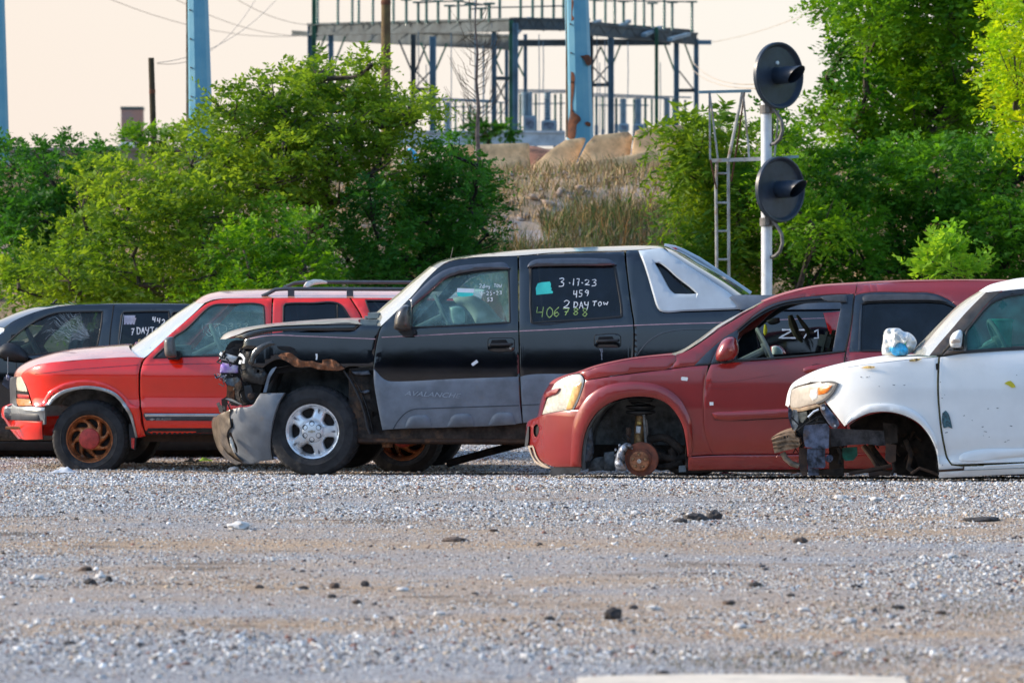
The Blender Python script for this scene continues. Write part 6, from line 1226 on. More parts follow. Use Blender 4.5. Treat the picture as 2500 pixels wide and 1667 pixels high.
S_.panel('door_scratch', P(1, "15,850 30,800 55,785 110,800 90,850 60,888"), mat('scraped_blue', (.05, .06, .09), .4, var=.4, scale=12), sb, off=.003, thick=.004, ring=0)
for xx in (-140, 680):
    for yy, f_ in ((.04, False), (1.9, True)): wheel(S_, xx, 1062, .38, .24, .25, 'plain', ly=yy, far=f_)
S_.panel('rocker_panel', S("-60,1077 100,1078 596,1077 594,1098 100,1100 -56,1098"), PLB, off=-.01, thick=.05); under(S_, -250, 850, 1085, 1108, .3); mb = MB(); a = S_.at(-300, 1080, .2); b = S_.at(880, 1010, .2); mb.box((a.x, .15, a.z), (b.x, 1.8, b.z)); mb.build('floor_pan', UNDER, S_.root)
mb = MB(); mb.tube([S_.at(*q_, .9) for q_ in P(1, "370,285 395,255 412,240")], .012, 6); mb.box((S_.at(*P(1, "372,0")[0], .9).x, .85, S_.at(*P(1, "370,282")[0], .9).z - .01), (S_.at(*P(1, "455,0")[0], .9).x, .95, S_.at(*P(1, "370,266")[0], .9).z)); mb.build('antenna_base', PLB, S_.root)
mb = MB(); mb.tube([S_.at(*q_, 1.0) for q_ in P(1, "540,270 548,235 553,212")], .004, 5); mb.build('antenna', PLB, S_.root)
cabin(S_, (-20, 25, 835), (-10, 560, 880, 1060)); steering(S_, 82, 838, .19, .5); seat(S_, 150, base=.72, h=.55, w=.5)

# ================================================================== dark red crossover without front wheel
R_E = empty('red_crossover', (0, 0, 0), 'dark red crossover with missing front wheel, bare rusty brake disc and open front window', 'crossover')
d = 32.3; E_ = Car(R_E, (2012 - CX) / FP * d, d, .11, 1.81, [(1160, .08), (1140, .045), (1128, .03), (1085, .008), (1040, .0), (1000, .0), (960, .004), (920, .010), (890, .022), (868, .040), (855, .055), (800, .115), (750, .165), (722, .20), (700, .245), (690, .32)], front=(1288, .85, .52, 2.6), rear=(2735, .5, .25), yaw=math.radians(-9))
PD = mat('dark_red_paint', (.26, .018, .017), .24, coat=1.0, var=.05, scale=2, metal=.1, rvar=.05, dirt=(.36, .06, .05), dirt_amt=.1, bump=.3, bscale=2.2); DLO = mat('frame_black', (.018, .026, .04), .32, var=.15, coat=.4)
PDH = mat('skylit_dark_red_paint', (.38, .06, .05), .4, var=.1, scale=4, spec=.7)  # lighter dark red paints the bright top edge into hood and roof
E_.loft('hood', [tuple(P(5, f"{a},{b}")[0] + P(5, f"{c},{e}")[0]) for a, b, c, e in [(262, 803, 244, 800), (300, 772, 292, 762), (380, 738, 376, 730), (446, 722, 440, 715), (500, 704, 498, 696), (600, 668, 600, 660), (750, 633, 750, 624), (900, 608, 900, 599), (1100, 588, 1100, 579), (1190, 583, 1192, 572)]], PDH, n=2.4)
E_.panel('hood_edge', P(5, "446,724 500,706 600,670 750,635 900,610 1100,590 1190,585 1191,625 1170,655 1132,690 1000,706 900,717 700,744 560,766 498,777 488,750 470,732"), PD, off=.0, thick=.04)
ef = E_.panel('fender', P(5, "500,782 560,772 700,751 900,724 1132,697 1310,673") + P(4, "1366,889 1350,960 1340,1050 1335,1200 1345,1350 1370,1440") + P(6, "160,1310 182,1354 10,1366") + P(5, "1290,1365 1280,1360 1270,1250 1245,1130 1200,1040 1130,960 1050,920 950,902 850,905 750,925 660,965 590,1018 578,993 500,998 415,1003 444,940 472,862"), PD, far=True, step=.04)
E_.panel('arch_flare', P(5, "395,1240 400,1150 420,1060 450,1000 500,925 560,870 640,825 740,800 850,790 960,795 1060,815 1150,860 1220,920 1270,1000 1310,1100 1320,1200 1320,1300 1310,1362 1284,1362 1271,1250 1246,1130 1201,1040 1131,960 1051,920 951,902 850,905 749,925 659,965 588,1020 538,1092 498,1180 478,1280 468,1380 468,1440 385,1438 388,1340"), PD, ef, off=.018, thick=.03, bulge=.012, step=.035, ring=.012)
E_.panel('headlight', P(5, "262,806 300,776 380,742 430,732 458,732 475,748 490,780 484,810 470,860 442,938 408,1003 350,1008 300,1014 230,1026 168,1040 176,1010 188,975 215,900 240,845"), LENS, off=.004, thick=.05, far=True, step=.03, bulge=.006)
E_.panel('turn_signal', P(5, "412,822 440,806 468,792 474,805 462,850 442,905 420,955 396,1000 352,1001 372,940 392,880"), mat('pale_amber_lens', (.72, .40, .14), .15, coat=1, var=.1, scale=40), off=.014, thick=.01, step=.03)
for i in range(9): E_.strip('lens_rib', P(5, f"{300 - i * 2},{890 + i * 13} {370 - i * 4},{888 + i * 13}"), .004, mat('lens_rib', (.55, .52, .45), .2) if i == 0 else bpy.data.materials['lens_rib'], off=.011)
E_.panel('grille_bar', P(5, "184,892 212,868 250,848 306,838 300,852 282,878 240,896 192,912"), PD, off=.03, thick=.05, bulge=.012, step=.03)
E_.loft('grille', [tuple(P(5, f"{a},{b}")[0] + P(5, f"{c},{e}")[0]) for a, b, c, e in [(262, 806, 244, 802), (215, 880, 190, 880), (185, 960, 165, 960), (165, 1040, 148, 1040), (140, 1065, 115, 1065)]], PD, n=2.2)
eb = E_.panel('bumper', P(5, "78,1090 100,1076 130,1065 165,1045 230,1030 300,1018 410,1008 500,1002 576,998 590,1020 540,1090 500,1180 480,1280 470,1380 470,1440 350,1440 240,1435 190,1412 140,1370 100,1310 72,1270 60,1240 62,1160"), PD, off=.008, thick=.05, holes=[P(5, "104,1130 118,1114 134,1114 142,1140 140,1180 126,1212 110,1208 100,1180")], far=True, step=.04)
E_.panel('fog_recess', P(5, "98,1120 118,1108 140,1110 148,1150 140,1215 110,1222 94,1185"), BLK, eb, off=-.03, thick=.01)
E_.loft('bumper_face', [tuple(P(5, f"{a},{b}")[0] + P(5, f"{c},{e}")[0]) for a, b, c, e in [(130, 1065, 108, 1066), (78, 1092, 62, 1094), (64, 1160, 50, 1165), (61, 1240, 48, 1245), (74, 1272, 60, 1280), (100, 1310, 88, 1315), (140, 1370, 128, 1372), (192, 1413, 182, 1415)]], PD, n=2.2)
E_.panel('lower_frame', P(5, "58,1280 98,1274 106,1290 118,1330 135,1370 165,1405 200,1428 240,1448 200,1448 150,1430 115,1405 90,1365 72,1320"), mat('cream_trim', (.62, .52, .42), .3, metal=.3), eb, off=.03, thick=.04, holes=[P(5, "76,1292 94,1290 108,1335 125,1375 155,1412 128,1398 104,1370 86,1325")], ring=0, step=.03)
E_.panel('side_flare', P(5, "60,1130 70,1130 66,1240 60,1272 40,1285 44,1220"), DG, eb, off=.04, thick=.05)
E_.plate('splash_shield', P(5, "240,1443 350,1445 466,1443 458,1482 330,1498 238,1515 225,1490"), mat('dusty_plastic', (.14, .12, .10), .8, var=.2), .15, .02)
E_.loft('windscreen', [(1652, 868, 1645, 862)] + [tuple(P(6, f"{a},{b}")[0] + P(6, f"{c},{e}")[0]) for a, b, c, e in [(0, 580, -10, 572), (130, 494, 118, 486), (250, 404, 240, 396), (430, 304, 425, 296), (560, 229, 562, 226)]], GLS, n=2)
E_.loft('roof', [tuple(P(6, f"{a},{b}")[0] + P(6, f"{c},{e}")[0]) for a, b, c, e in [(560, 229, 556, 222), (700, 180, 700, 168), (850, 140, 850, 128), (1000, 115, 1000, 103), (1240, 100, 1240, 88)]] + [tuple(P(7, f"{a},{b}")[0] + P(7, f"{c},{e}")[0]) for a, b, c, e in [(800, 86, 800, 74), (1000, 78, 1000, 68), (1400, 72, 1400, 64), (1700, 80, 1720, 68), (2100, 120, 2150, 100)]], PDH, n=3)
body = P(4, "1140,815 1200,795 1250,773 1320,727 1400,672 1500,594 1600,524 1711,475") + P(6, "130,493 250,404 430,304 560,229 700,180 850,140 1000,115 1240,100") + P(7, "800,86 1000,78 1400,72 1700,80 2100,120 2300,250 2420,480 2450,700 2440,1000 2430,1330 1880,1340 1860,1200 1780,1110 1650,1070 1520,1100 1420,1180 1380,1300 1370,1400") + P(6, "1417,1350 1170,1362 1170,640 1155,640 1160,600 1225,175 1000,182 800,205 620,248 500,318 360,438 222,530 45,702 10,706") + P(5, "1310,668 1136,690 1172,657 1194,626 1193,583")
E_.panel('body_side', body, PD, holes=[P(7, "602,180 620,172 1000,158 1150,163 1260,205 1330,262 1420,360 1480,480 1500,560 1000,572 560,578 570,500")], far=True, step=.06)
E_.strip('door_gap', P(7, "618,92 606,165"), .006, BLK, off=.001)
dl = E_.panel('window_frame', P(6, "165,688 200,600 262,490 300,470 362,436 500,318 620,248 800,207 1000,184 1215,174 1222,240 1180,480 1150,598 900,628 600,655 345,672"), DLO, holes=[P(6, "345,656 372,575 362,500 372,460 385,445 470,380 600,300 720,258 900,242 1118,236 1128,250 1095,420 1062,600 800,625 600,640")], off=.002, far=True)
E_.panel('corner_trim', P(6, "46,700 130,612 222,530 255,505 210,585 165,680 155,694"), DLO, off=.002)
for o_, w_, pl in [(.022, .016, "372,455 480,365 610,288 730,248 900,228 1000,222"), (.030, .014, "365,440 475,350 605,274 725,234 880,214 980,206")]: E_.strip('rain_channel', P(6, pl), w_, PLB, dl, off=o_)
E_.panel('rain_visor', P(6, "972,198 990,192 1150,180 1168,184 1172,232 1100,232 1010,222"), DG, dl, off=.035, thick=.03, bulge=.004, step=.03)
ed = E_.panel('front_door', P(6, "168,692 340,676 600,658 900,632 1152,602 1165,640 1166,1000 1160,1345 700,1352 185,1355 160,1310 130,1220 117,1120 115,1050 117,900 132,780"), PD, far=True)
E_.strip('belt_seal', P(6, "345,664 600,648 900,622 1150,594"), .016, TRIM, ed, off=.006)
E_.panel('door_moulding', P(6, "172,1052 200,1043 300,1037 500,1028 735,1018 1160,1000 1160,1066 735,1080 500,1090 230,1100 195,1088"), PD, ed, off=.022, thick=.025, bulge=.008, step=.03, ring=.008)
E_.strip('moulding_edge_line', P(6, "172,1056 200,1098 300,1103 735,1086 1160,1070"), .006, BLK, ed, off=.002)  # black line along the moulding's lower edge
h = E_.panel('door_handle', P(6, "850,725 865,714 1060,700 1080,712 1060,735 870,750 852,742"), PD, ed, off=.035, thick=.03, bulge=.012, step=.02, ring=.006); E_.panel('handle_recess', P(6, "900,712 915,695 950,688 980,692 992,706"), BLK, h, off=.004, thick=.004, ring=0)
for k_, L in ((6, "158,968 186,968 187,992 159,993"),): E_.panel('sticker', P(k_, L), WHT, ed, off=.003, thick=.003, ring=0)
E_.panel('sticker', P(4, "1178,972 1186,968 1222,972 1226,980 1220,997 1182,993 1177,985"), WHT, ef, off=.003, thick=.003, ring=0); E_.ink('dent_line', [P(6, "130,820 300,818 500,790 650,765"), P(6, "140,868 230,870 300,876 370,868")], .004, mat('dent_red', (.14, .012, .012), .4), ed, off=.001)
E_.panel('rocker_panel', P(6, "2,1372 185,1362 700,1358 1160,1352 1417,1346") + P(7, "1370,1400 1370,1440") + P(6, "1417,1460 700,1464 180,1466 2,1470"), PD, off=.014, thick=.05, far=True)
rg2 = P(7, "650,235 700,228 1000,222 1150,222 1240,232 1330,275 1420,370 1475,480 1490,555 1000,568 640,568 640,400"); fr2 = P(7, "602,180 620,172 1000,158 1150,163 1260,205 1330,262 1420,360 1480,480 1500,560 1000,572 560,578 570,500")
re = E_.panel('window_frame', fr2, DLO, holes=[rg2], off=.002, far=True); win(E_, 'rear_window', rg2, GLT, re, far=True)
E_.panel('rain_visor', P(7, "655,190 670,178 800,170 1000,167 1100,172 1200,190 1255,222 1220,216 1050,210 800,214 665,222"), DG, re, off=.035, thick=.03, step=.03, bulge=.004); E_.strip('window_channel', P(7, "648,240 640,400 634,565"), .02, DLO, re, off=.008)
E_.strip('door_gap', P(6, "1222,180 1195,420 1160,600 1150,680 1150,900"), .012, BLK, off=.004)
em = E_.puff('side_mirror', P(6, "202,640 205,605 222,560 245,522 280,496 320,488 350,496 362,530 372,580 365,620 345,640 320,662 270,674 215,668"), PD, -.10, .11); E_.puff('mirror_base', P(6, "200,645 260,655 330,650 345,662 300,684 240,684 210,672"), PLB, -.08, .07, parent=em)
E_.loft('tailgate', [tuple(P(7, f"{a},{b}")[0] + P(7, f"{c},{e}")[0]) for a, b, c, e in [(2100, 122, 2130, 115), (2300, 250, 2330, 245), (2420, 480, 2450, 480), (2450, 700, 2480, 700), (2440, 1000, 2470, 1000), (2430, 1330, 2450, 1330)]], PD, n=5)
liner(E_, 'wheel_well', P(5, "472,1470 474,1380 484,1280 504,1180 544,1090 594,1020 662,968 750,930 850,910 950,908 1048,926 1126,966 1194,1044 1238,1132 1262,1250 1272,1380"), .05, .78); liner(E_, 'wheel_well', P(7, "1372,1400 1385,1300 1425,1185 1522,1105 1650,1075 1778,1115 1856,1205 1878,1340"), .05, .7)
for s_, yy, th, m_ in [("480,1120 550,1130 548,1380 480,1420", .25, .05, 'scrap'), ("560,1380 700,1360 720,1460 520,1475", .35, .06, 'liner'), ("640,1330 720,1320 730,1470 640,1470", .3, .05, 'liner')]: E_.puff('liner_flap', P(5, s_), LINER if m_ == 'liner' else bpy.data.materials['blue_grey_scrap'], yy, th * .4, rough=.02)
mb = MB()
for y_, r_ in ((918, .115), (935, .10), (982, .125), (992, .11), (1022, .125), (1030, .10), (1040, .06)): q = E_.at(*P(5, f"922,{y_}")[0], .33); mb.lathe([(0, -.008), (r_ * .9, -.010), (r_, -.003), (r_, .006), (r_ * .9, .012), (0, .012)], 24, 'z', q)
mb.build('spring_seat', mat('spring_black', (.03, .032, .034), .6, var=.3), E_.root)
hel = []; q0 = E_.at(*P(5, "922,925")[0], .33); q1 = E_.at(*P(5, "920,1030")[0], .33)
for i in range(72): a_ = i / 71; hel.append(q0.lerp(q1, a_) + Vector((.075 * math.cos(a_ * 5 * PI), .075 * math.sin(a_ * 5 * PI), 0)))
mb = MB(); mb.tube(hel, .011, 6); mb.build('coil_spring', PLB, E_.root)
st = MB(); st.tube([E_.at(*P(5, "921,1040")[0], .33), E_.at(*P(5, "912,1150")[0], .32), E_.at(*P(5, "908,1260")[0], .30)], [.04, .042, .04], 16); so_ = st.build('strut', mat('rusty_gold', (.34, .20, .08), .6, metal=.3, var=.4, scale=20), E_.root)
for s_, m_ in (("893,1090 932,1092 930,1120 891,1118", mat('gold_label', (.60, .42, .12), .5)), ("888,1128 926,1130 922,1185 884,1183", WHT), ("892,1230 922,1232 920,1248 890,1246", WHT)): E_.puff('label', P(5, s_), m_, .277, .006, parent=so_)
mb = MB(); mb.tube([E_.at(*q_, .24) for q_ in P(5, "948,1040 955,1150 962,1255")], .012, 8); mb.tube([E_.at(*q_, .3) for q_ in P(5, "960,1080 965,1180 960,1200")], .02, 8); mb.build('link_rod', mat('dull_steel', (.2, .21, .21), .5, metal=.5, var=.3), E_.root)
rc = E_.at(*P(5, "925,1382")[0], .11); ROT = mat('rust_disc', (.27, .085, .045), .75, var=.25, scale=14, bump=.2, metal=.2, col2=(.13, .05, .035)); ROL = mat('rust_hub', (.36, .14, .06), .7, var=.3, scale=20, bump=.3)
mb = MB(); mb.lathe([(0, .0), (.084, .0), (.086, .012), (.136, .014), (.14, .018), (.14, .024), (.125, .026), (.125, .034), (.14, .036), (.14, .044), (.06, .05), (0, .05)], 60, 'y', rc); br_ = mb.build('brake_disc', ROT, E_.root)
hc = E_.at(*P(5, "912,1396")[0], .09); mb = MB(); mb.lathe([(0, -.006), (.074, -.006), (.082, .0), (.084, .04), (0, .04)], 40, 'y', hc); mb.build('hub', ROL, br_)
mb = MB()
for i in range(5):
    a_ = PI / 2 + i * 2 * PI / 5; mb.lathe([(0, -.03), (.007, -.028), (.008, -.006), (.014, -.006), (.014, .0)], 10, 'y', hc + Vector((.052 * math.cos(a_), 0, .052 * math.sin(a_))))
mb.build('wheel_studs', mat('brass_rust', (.42, .24, .12), .5, metal=.5), br_)
mb = MB(); mb.lathe([(0, -.03), (.008, -.03), (.010, -.014), (.018, -.014), (.022, -.004), (.024, .0)], 16, 'y', hc); mb.build('axle_nut', CHROME, br_)
CAL = mat('caliper_grey', (.42, .45, .50), .5, metal=.3, var=.4, scale=20, bump=.4, dirt=(.22, .12, .06), dirt_amt=.4)
ca = E_.puff('brake_caliper', P(5, "795,1262 820,1255 850,1268 864,1290 862,1308 842,1306 825,1300 806,1330 800,1380 806,1420 820,1450 810,1470 780,1472 745,1468 726,1440 722,1400 735,1350 752,1300"), CAL, .09, .05, rough=.02)
for s_ in ("790,1318 806,1316 808,1345 796,1350", "782,1385 800,1383 802,1415 788,1418"): E_.puff('caliper_window', P(5, s_), BLK, .042, .012, parent=ca)
for s_ in ("730,1300 745,1295 748,1312 735,1316", "722,1345 738,1340 738,1362 724,1364", "750,1268 768,1262 768,1284 752,1290"): E_.puff('caliper_bolt', P(5, s_), CAL, .08, .02, parent=ca)
E_.puff('knuckle', P(5, "808,1140 830,1132 850,1142 852,1180 840,1225 850,1255 825,1258 812,1200"), FRAME, .2, .03, rough=.02)
for s_, r_ in (("985,1270 1040,1330 1110,1370 1200,1380 1270,1360", .03), ("1000,1420 1080,1445 1160,1430 1240,1395", .028), ("990,1230 1060,1215 1130,1225 1200,1280 1240,1330", .035), ("1150,1300 1190,1380 1170,1430", .03), ("840,1225 800,1190 780,1210 800,1240", .004)):
    mb = MB(); mb.tube([E_.at(*q_, .35 if r_ > .01 else .15) for q_ in P(5, s_)], r_, 10); mb.build('suspension_arm' if r_ > .01 else 'brake_line', UNDER if r_ > .01 else PLB, E_.root)
E_.puff('bearing_housing', P(5, "1000,1330 1060,1300 1120,1330 1130,1390 1080,1420 1010,1400"), UNDER, .4, .08, rough=.03); E_.plate('jack_block', P(5, "1214,1432 1268,1430 1268,1478 1214,1480"), mat('block_grey', (.22, .25, .26), .7, var=.2), .25, .1)
mb = MB(); a = E_.at(1330, 1150, .2); b = E_.at(2700, 1100, .2); mb.box((a.x, .72, a.z), (b.x, E_.W - .1, b.z)); a = E_.at(1690, 1150, .2); mb.box((a.x, .1, a.z), (b.x, .72, b.z)); mb.build('floor_pan', UNDER, E_.root)
cabin(E_, (1700, 1790, 868), (1700, 2400, 905, 1130), mat('dash_black', (.07, .08, .06), .7)); steering(E_, 1872, 852, .18, .5); seat(E_, 1950, base=.45, h=.45, m=bpy.data.materials['dash_black'], w=.5)
em2 = E_.puff('side_mirror', P(6, "605,560 640,550 690,565 720,600 725,625 640,632 610,620"), PD, 1.92, .08); E_.puff('mirror_glass', P(6, "614,562 650,555 692,590 696,625 618,632"), mat('mirror_pale', (.45, .62, .60), .25), 1.80, .015, parent=em2)
E_.puff('rear_view_mirror', P(6, "575,372 630,350 672,348 678,380 660,392 600,398"), PLB, .85, .02); E_.puff('air_freshener', P(6, "560,400 574,395 582,430 578,470 566,482 556,465"), mat('yellow_card', (.80, .72, .02), .6), .83, .008)
mb = MB(); mb.tube([E_.at(*q_, 1.0) for q_ in P(6, "750,330 770,400 800,470 840,530")], [.02, .035, .03, .01], 8); mb.tube([E_.at(*q_, 1.0) for q_ in P(6, "800,330 850,400 880,440 885,490")], [.01, .02, .02, .01], 8); mb.build('hanging_lining', mat('torn_lining', (.07, .065, .045), .9, var=.3), E_.root)
# ================================================================== white hatchback
R_W = empty('white_hatchback', (0, 0, 0), 'white hatchback without front bumper or front wheel, plastic bag on its hood', 'hatchback')
d = 29.9; W_ = Car(R_W, (2570 - CX) / FP * d, d, .2, 1.76, [(1170, .06), (1150, .03), (1130, .012), (1118, .03), (1100, .028), (1085, .008), (1020, .0), (960, .0), (910, .012), (880, .03), (862, .05), (850, .065), (800, .12), (740, .18), (705, .22), (690, .27), (680, .33)], front=(1919, .9, .55, 2.6), yaw=math.radians(-7))
PW_ = mat('white_car_paint', (.76, .78, .78), .22, coat=.9, var=.03, scale=3, rvar=.06, dirt=(.50, .50, .46), dirt_amt=-.02); PWH = mat('weathered_white_paint', (.80, .80, .77), .5, var=.03, scale=3, spec=.5); YST = mat('ochre_stain', (.62, .42, .14), .6, var=.4, scale=40); GUN = mat('grey_blue_metal', (.11, .13, .19), .5, metal=.4, var=.4, scale=14, bump=.5, bscale=30, dirt=(.12, .08, .06), dirt_amt=.3)
c7 = lambda L: [tuple(P(7, f"{a},{b}")[0] + P(7, f"{c},{e}")[0]) for a, b, c, e in L]
W_.loft('hood', c7([(130, 965, 112, 950), (148, 870, 128, 868), (175, 822, 160, 802), (285, 786, 228, 755), (330, 748, 345, 701), (440, 708, 500, 659), (600, 678, 650, 629), (800, 650, 800, 607), (1000, 628, 1000, 598), (1188, 612, 1180, 596)]), PWH, n=2.4)
wf = W_.panel('fender', P(7, "287,790 330,750 440,710 600,680 800,652 1000,630 1192,614 1188,700 1186,850 1196,1000 1210,1130 1230,1250 1252,1330 1285,1372 1368,1388 1368,1412 1196,1422 1192,1370 1172,1260 1122,1160 1052,1080 962,1030 862,1003 780,1000 700,1010 640,1035 580,1065 528,1104 455,1010 387,922 442,872 482,796 440,787 360,790"), PW_, far=True, step=.04)
W_.panel('arch_lip', P(7, "535,1075 600,1010 660,965 740,945 850,945 950,965 1040,1005 1110,1075 1165,1160 1195,1260 1196,1370 1172,1262 1122,1160 1052,1080 962,1030 862,1003 780,1000 700,1010 640,1035 580,1065 530,1100"), PW_, wf, off=.014, thick=.03, bulge=.010, step=.03, ring=.01)
W_.panel('rust_seam', P(7, "1196,1412 1368,1400 1368,1382 1376,1384 1376,1416 1300,1420 1196,1426"), FRAME, wf, off=.004, thick=.004, ring=0)
wh = W_.panel('headlight', P(7, "150,845 200,825 290,805 360,790 440,786 478,796 462,830 440,870 410,900 380,925 330,942 260,958 200,972 160,975 140,955 142,905"), mat('hazy_lens', (.56, .50, .42), .25, coat=.8, var=.2, scale=12, col2=(.36, .32, .27)), off=.01, thick=.06, far=True, step=.03, bulge=.012)
W_.panel('turn_signal', P(7, "340,832 390,822 440,814 424,842 400,868 340,882"), AMB, wh, off=.03, thick=.02, bulge=.004, step=.02); W_.panel('reflector', P(7, "285,850 335,838 335,905 300,922 280,890"), mat('white_lens', (.78, .78, .76), .1, coat=1), wh, off=.028, thick=.02, bulge=.006, step=.02)
W_.panel('lamp_rim', P(7, "360,788 440,784 482,796 466,832 442,874 412,905 380,928 330,946 326,936 372,915 402,894 430,864 452,830 464,800 436,795 362,799"), DG, wh, off=.027, thick=.02, ring=0, step=.03)
W_.panel('lamp_trim', P(7, "138,960 200,976 260,962 330,946 384,926 396,950 350,965 280,985 200,1000 150,992"), mat('brown_trim', (.24, .17, .11), .6, var=.3), off=.0, thick=.05, step=.03)
W_.panel('hood_lip', P(7, "113,950 118,915 130,872 165,806 230,792 290,790 240,806 175,826 152,846 143,900 138,955 128,968"), PW_, off=.02, thick=.05, step=.03)
W_.puff('fender_bracket', P(7, "352,955 385,945 420,985 490,1080 488,1100 468,1122 440,1112 395,1055 356,985"), GUN, .05, .02, rough=.015)
mb = MB(); q = W_.at(*P(7, "378,977")[0], .03); mb.lathe([(0, -.006), (.012, -.006), (.014, .004)], 12, 'y', q); q = W_.at(*P(7, "460,1100")[0], .03); mb.lathe([(0, -.006), (.008, -.006), (.009, .004)], 12, 'y', q); mb.build('bolts', ALU, W_.root)
MTL = mat('tan_beam', (.30, .19, .11), .65, metal=.2, var=.35, scale=18, bump=.5, bscale=40)
W_.plate('bumper_beam', P(7, "8,1185 60,1160 140,1140 172,1142 180,1180 205,1190 215,1235 200,1252 130,1270 32,1295"), MTL, .24, .9, bend=.02, step=.02)
for s_ in ("12,1200 60,1180 140,1165 178,1185", "18,1225 70,1212 150,1200 208,1208", "24,1255 80,1245 150,1232 210,1235"): mb = MB(); mb.tube([W_.at(*q_, .235) for q_ in P(7, s_)], .010, 6); mb.build('beam_rib', MTL, W_.root)
for s_ in ("95,1172 104,1170 104,1190 96,1192", "115,1168 122,1166 122,1184 116,1186", "130,1165 140,1162 140,1174 131,1176"): W_.puff('beam_slot', P(7, s_), BLK, .225, .006)
for s_, yy, th, m_, nm in [("240,1100 400,1085 420,1110 415,1260 330,1262 250,1250 235,1180", .28, .05, GUN, 'side_plate'), ("265,1262 390,1255 392,1390 380,1400 268,1400 262,1330", .30, .05, GUN, 'lower_plate'), ("205,1255 262,1258 262,1450 230,1458 208,1400", .34, .05, FRAME, 'lower_plate'), ("268,1400 345,1405 345,1450 270,1452", .31, .05, GUN, 'lower_plate'),
                      ("160,985 190,990 200,1040 195,1110 170,1140 155,1080", .22, .03, mat('white_scrap', (.40, .38, .34), .5, var=.5, scale=20), 'bracket'), ("130,970 155,985 150,1060 165,1120 150,1110 130,1040", .2, .03, GUN, 'bracket'), ("195,1010 260,1000 262,1040 230,1080 200,1060", .24, .04, mat('tan_plastic', (.30, .25, .17), .6, var=.4, scale=20), 'bracket'),
                      ("420,1120 560,1125 700,1130 860,1140 860,1242 760,1240 700,1232 480,1245 420,1250", .42, .07, mat('dark_rail', (.06, .058, .065), .7, var=.4, scale=12, bump=.4, dirt=(.09, .06, .04), dirt_amt=.2), 'frame_rail'), ("800,1080 900,1085 905,1220 815,1230", .40, .06, UNDER, 'strut_tower'), ("820,1225 895,1235 890,1355 850,1362 815,1340", .30, .03, FRAME, 'link_plate'),
                      ("515,1255 616,1252 620,1310 590,1345 530,1350 515,1320", .75, .06, mat('green_reservoir', (.01, .24, .17), .4, var=.3, scale=12, spec=.6), 'coolant_reservoir'), ("395,1120 425,1115 430,1255 400,1258", .36, .04, FRAME, 'bracket'), ("270,1430 520,1400 520,1450 280,1455", .5, .06, UNDER, 'crossmember')]:
    W_.plate(nm, P(7, s_), m_, yy - th, th * .8, bend=.012, step=.03)
W_.puff('plate_hole', P(7, "305,1268 350,1268 350,1335 305,1335"), BLK, .262, .008)
for a in ((300, 1130), (345, 1180), (330, 1215), (290, 1160), (325, 1375), (375, 1160)): W_.puff('plate_hole', circ(*P(7, f"{a[0]},{a[1]}")[0], 1.6, 8), BLK, .248, .006)
W_.puff('paint_fleck', P(7, "362,1150 378,1140 376,1165 364,1168"), WHT, .245, .006)
mb = MB(); q = W_.at(*P(7, "420,1333")[0], .3)
for r_, y_ in ((.030, 0), (.018, -.012), (.008, -.018)): mb.lathe([(0, y_ - .01), (r_ * .8, y_ - .01), (r_, y_), (r_, y_ + .02), (0, y_ + .02)], 20, 'y', q)
mb.build('pulley', GUN, W_.root)
for s_, r_, m_, nm, yy in [("90,1290 110,1330 150,1365 205,1385", .022, mat('ribbed_hose', (.22, .17, .12), .6, var=.3), 'hose', .3), ("660,1240 720,1320 790,1430", .022, FRAME, 'control_arm', .5), ("700,1235 770,1330 830,1400", .030, UNDER, 'control_arm', .6), ("560,1440 680,1420 780,1400 860,1385", .016, FRAME, 'tie_rod', .4), ("700,1450 780,1435 850,1440", .02, FRAME, 'control_arm', .4), ("870,1360 880,1410 860,1450", .012, UNDER, 'drop_link', .35), ("960,1200 1000,1300 980,1400 1020,1430", .02, UNDER, 'brake_hose', .4), ("1000,1440 1060,1400 1150,1430 1190,1450", .012, FRAME, 'cable', .3),
                          ("270,1040 310,1000 345,985", .008, ALU, 'wire', .15), ("150,1040 220,1110 300,1060 360,1030", .006, BLK, 'wire', .15), ("200,1130 250,1090 330,1075 380,1070", .007, BLK, 'wire', .15), ("480,1255 500,1300 490,1370 510,1370", .012, UNDER, 'hose', .4)]:
    mb = MB(); mb.tube([W_.at(*q_, yy) for q_ in P(7, s_)], r_, 9); mb.build(nm, m_, W_.root)
junk(W_, 'wiring', BLK, 10, 1935, 2010, 1000, 1070, .2, .5, 14, (.003, .007)); junk(W_, 'wiring', FRAME, 8, 2050, 2240, 1050, 1140, .4, .8, 15, (.006, .014))
W_.plate('radiator_frame', P(7, "140,1000 400,975 420,1100 240,1110 230,1260 200,1250 160,1140"), mat('dark_plate', (.02, .02, .02), .8), .55, .9)  # solid dark slab filling the nose
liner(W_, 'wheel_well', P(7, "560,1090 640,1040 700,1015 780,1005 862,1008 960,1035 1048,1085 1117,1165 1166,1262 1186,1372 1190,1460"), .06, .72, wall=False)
W_.plate('shade_plate', P(7, '850,1225 1000,1250 1190,1300 1195,1465 1040,1460 900,1450 870,1350'), UNDER, .85, .03); W_.plate('shade_plate', P(7, '418,1245 520,1240 525,1455 418,1460'), UNDER, .8, .03)  # added dark plates stand in for the shade beneath the car
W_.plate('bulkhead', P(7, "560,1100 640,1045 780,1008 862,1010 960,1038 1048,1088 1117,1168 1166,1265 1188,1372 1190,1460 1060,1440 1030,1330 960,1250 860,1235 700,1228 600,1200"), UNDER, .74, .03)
W_.loft('windscreen', c7([(1130, 606, 1000, 580), (1180, 545, 1090, 490), (1300, 400, 1230, 345), (1400, 285, 1350, 232), (1540, 152, 1480, 148)]), GLS, n=2.6)
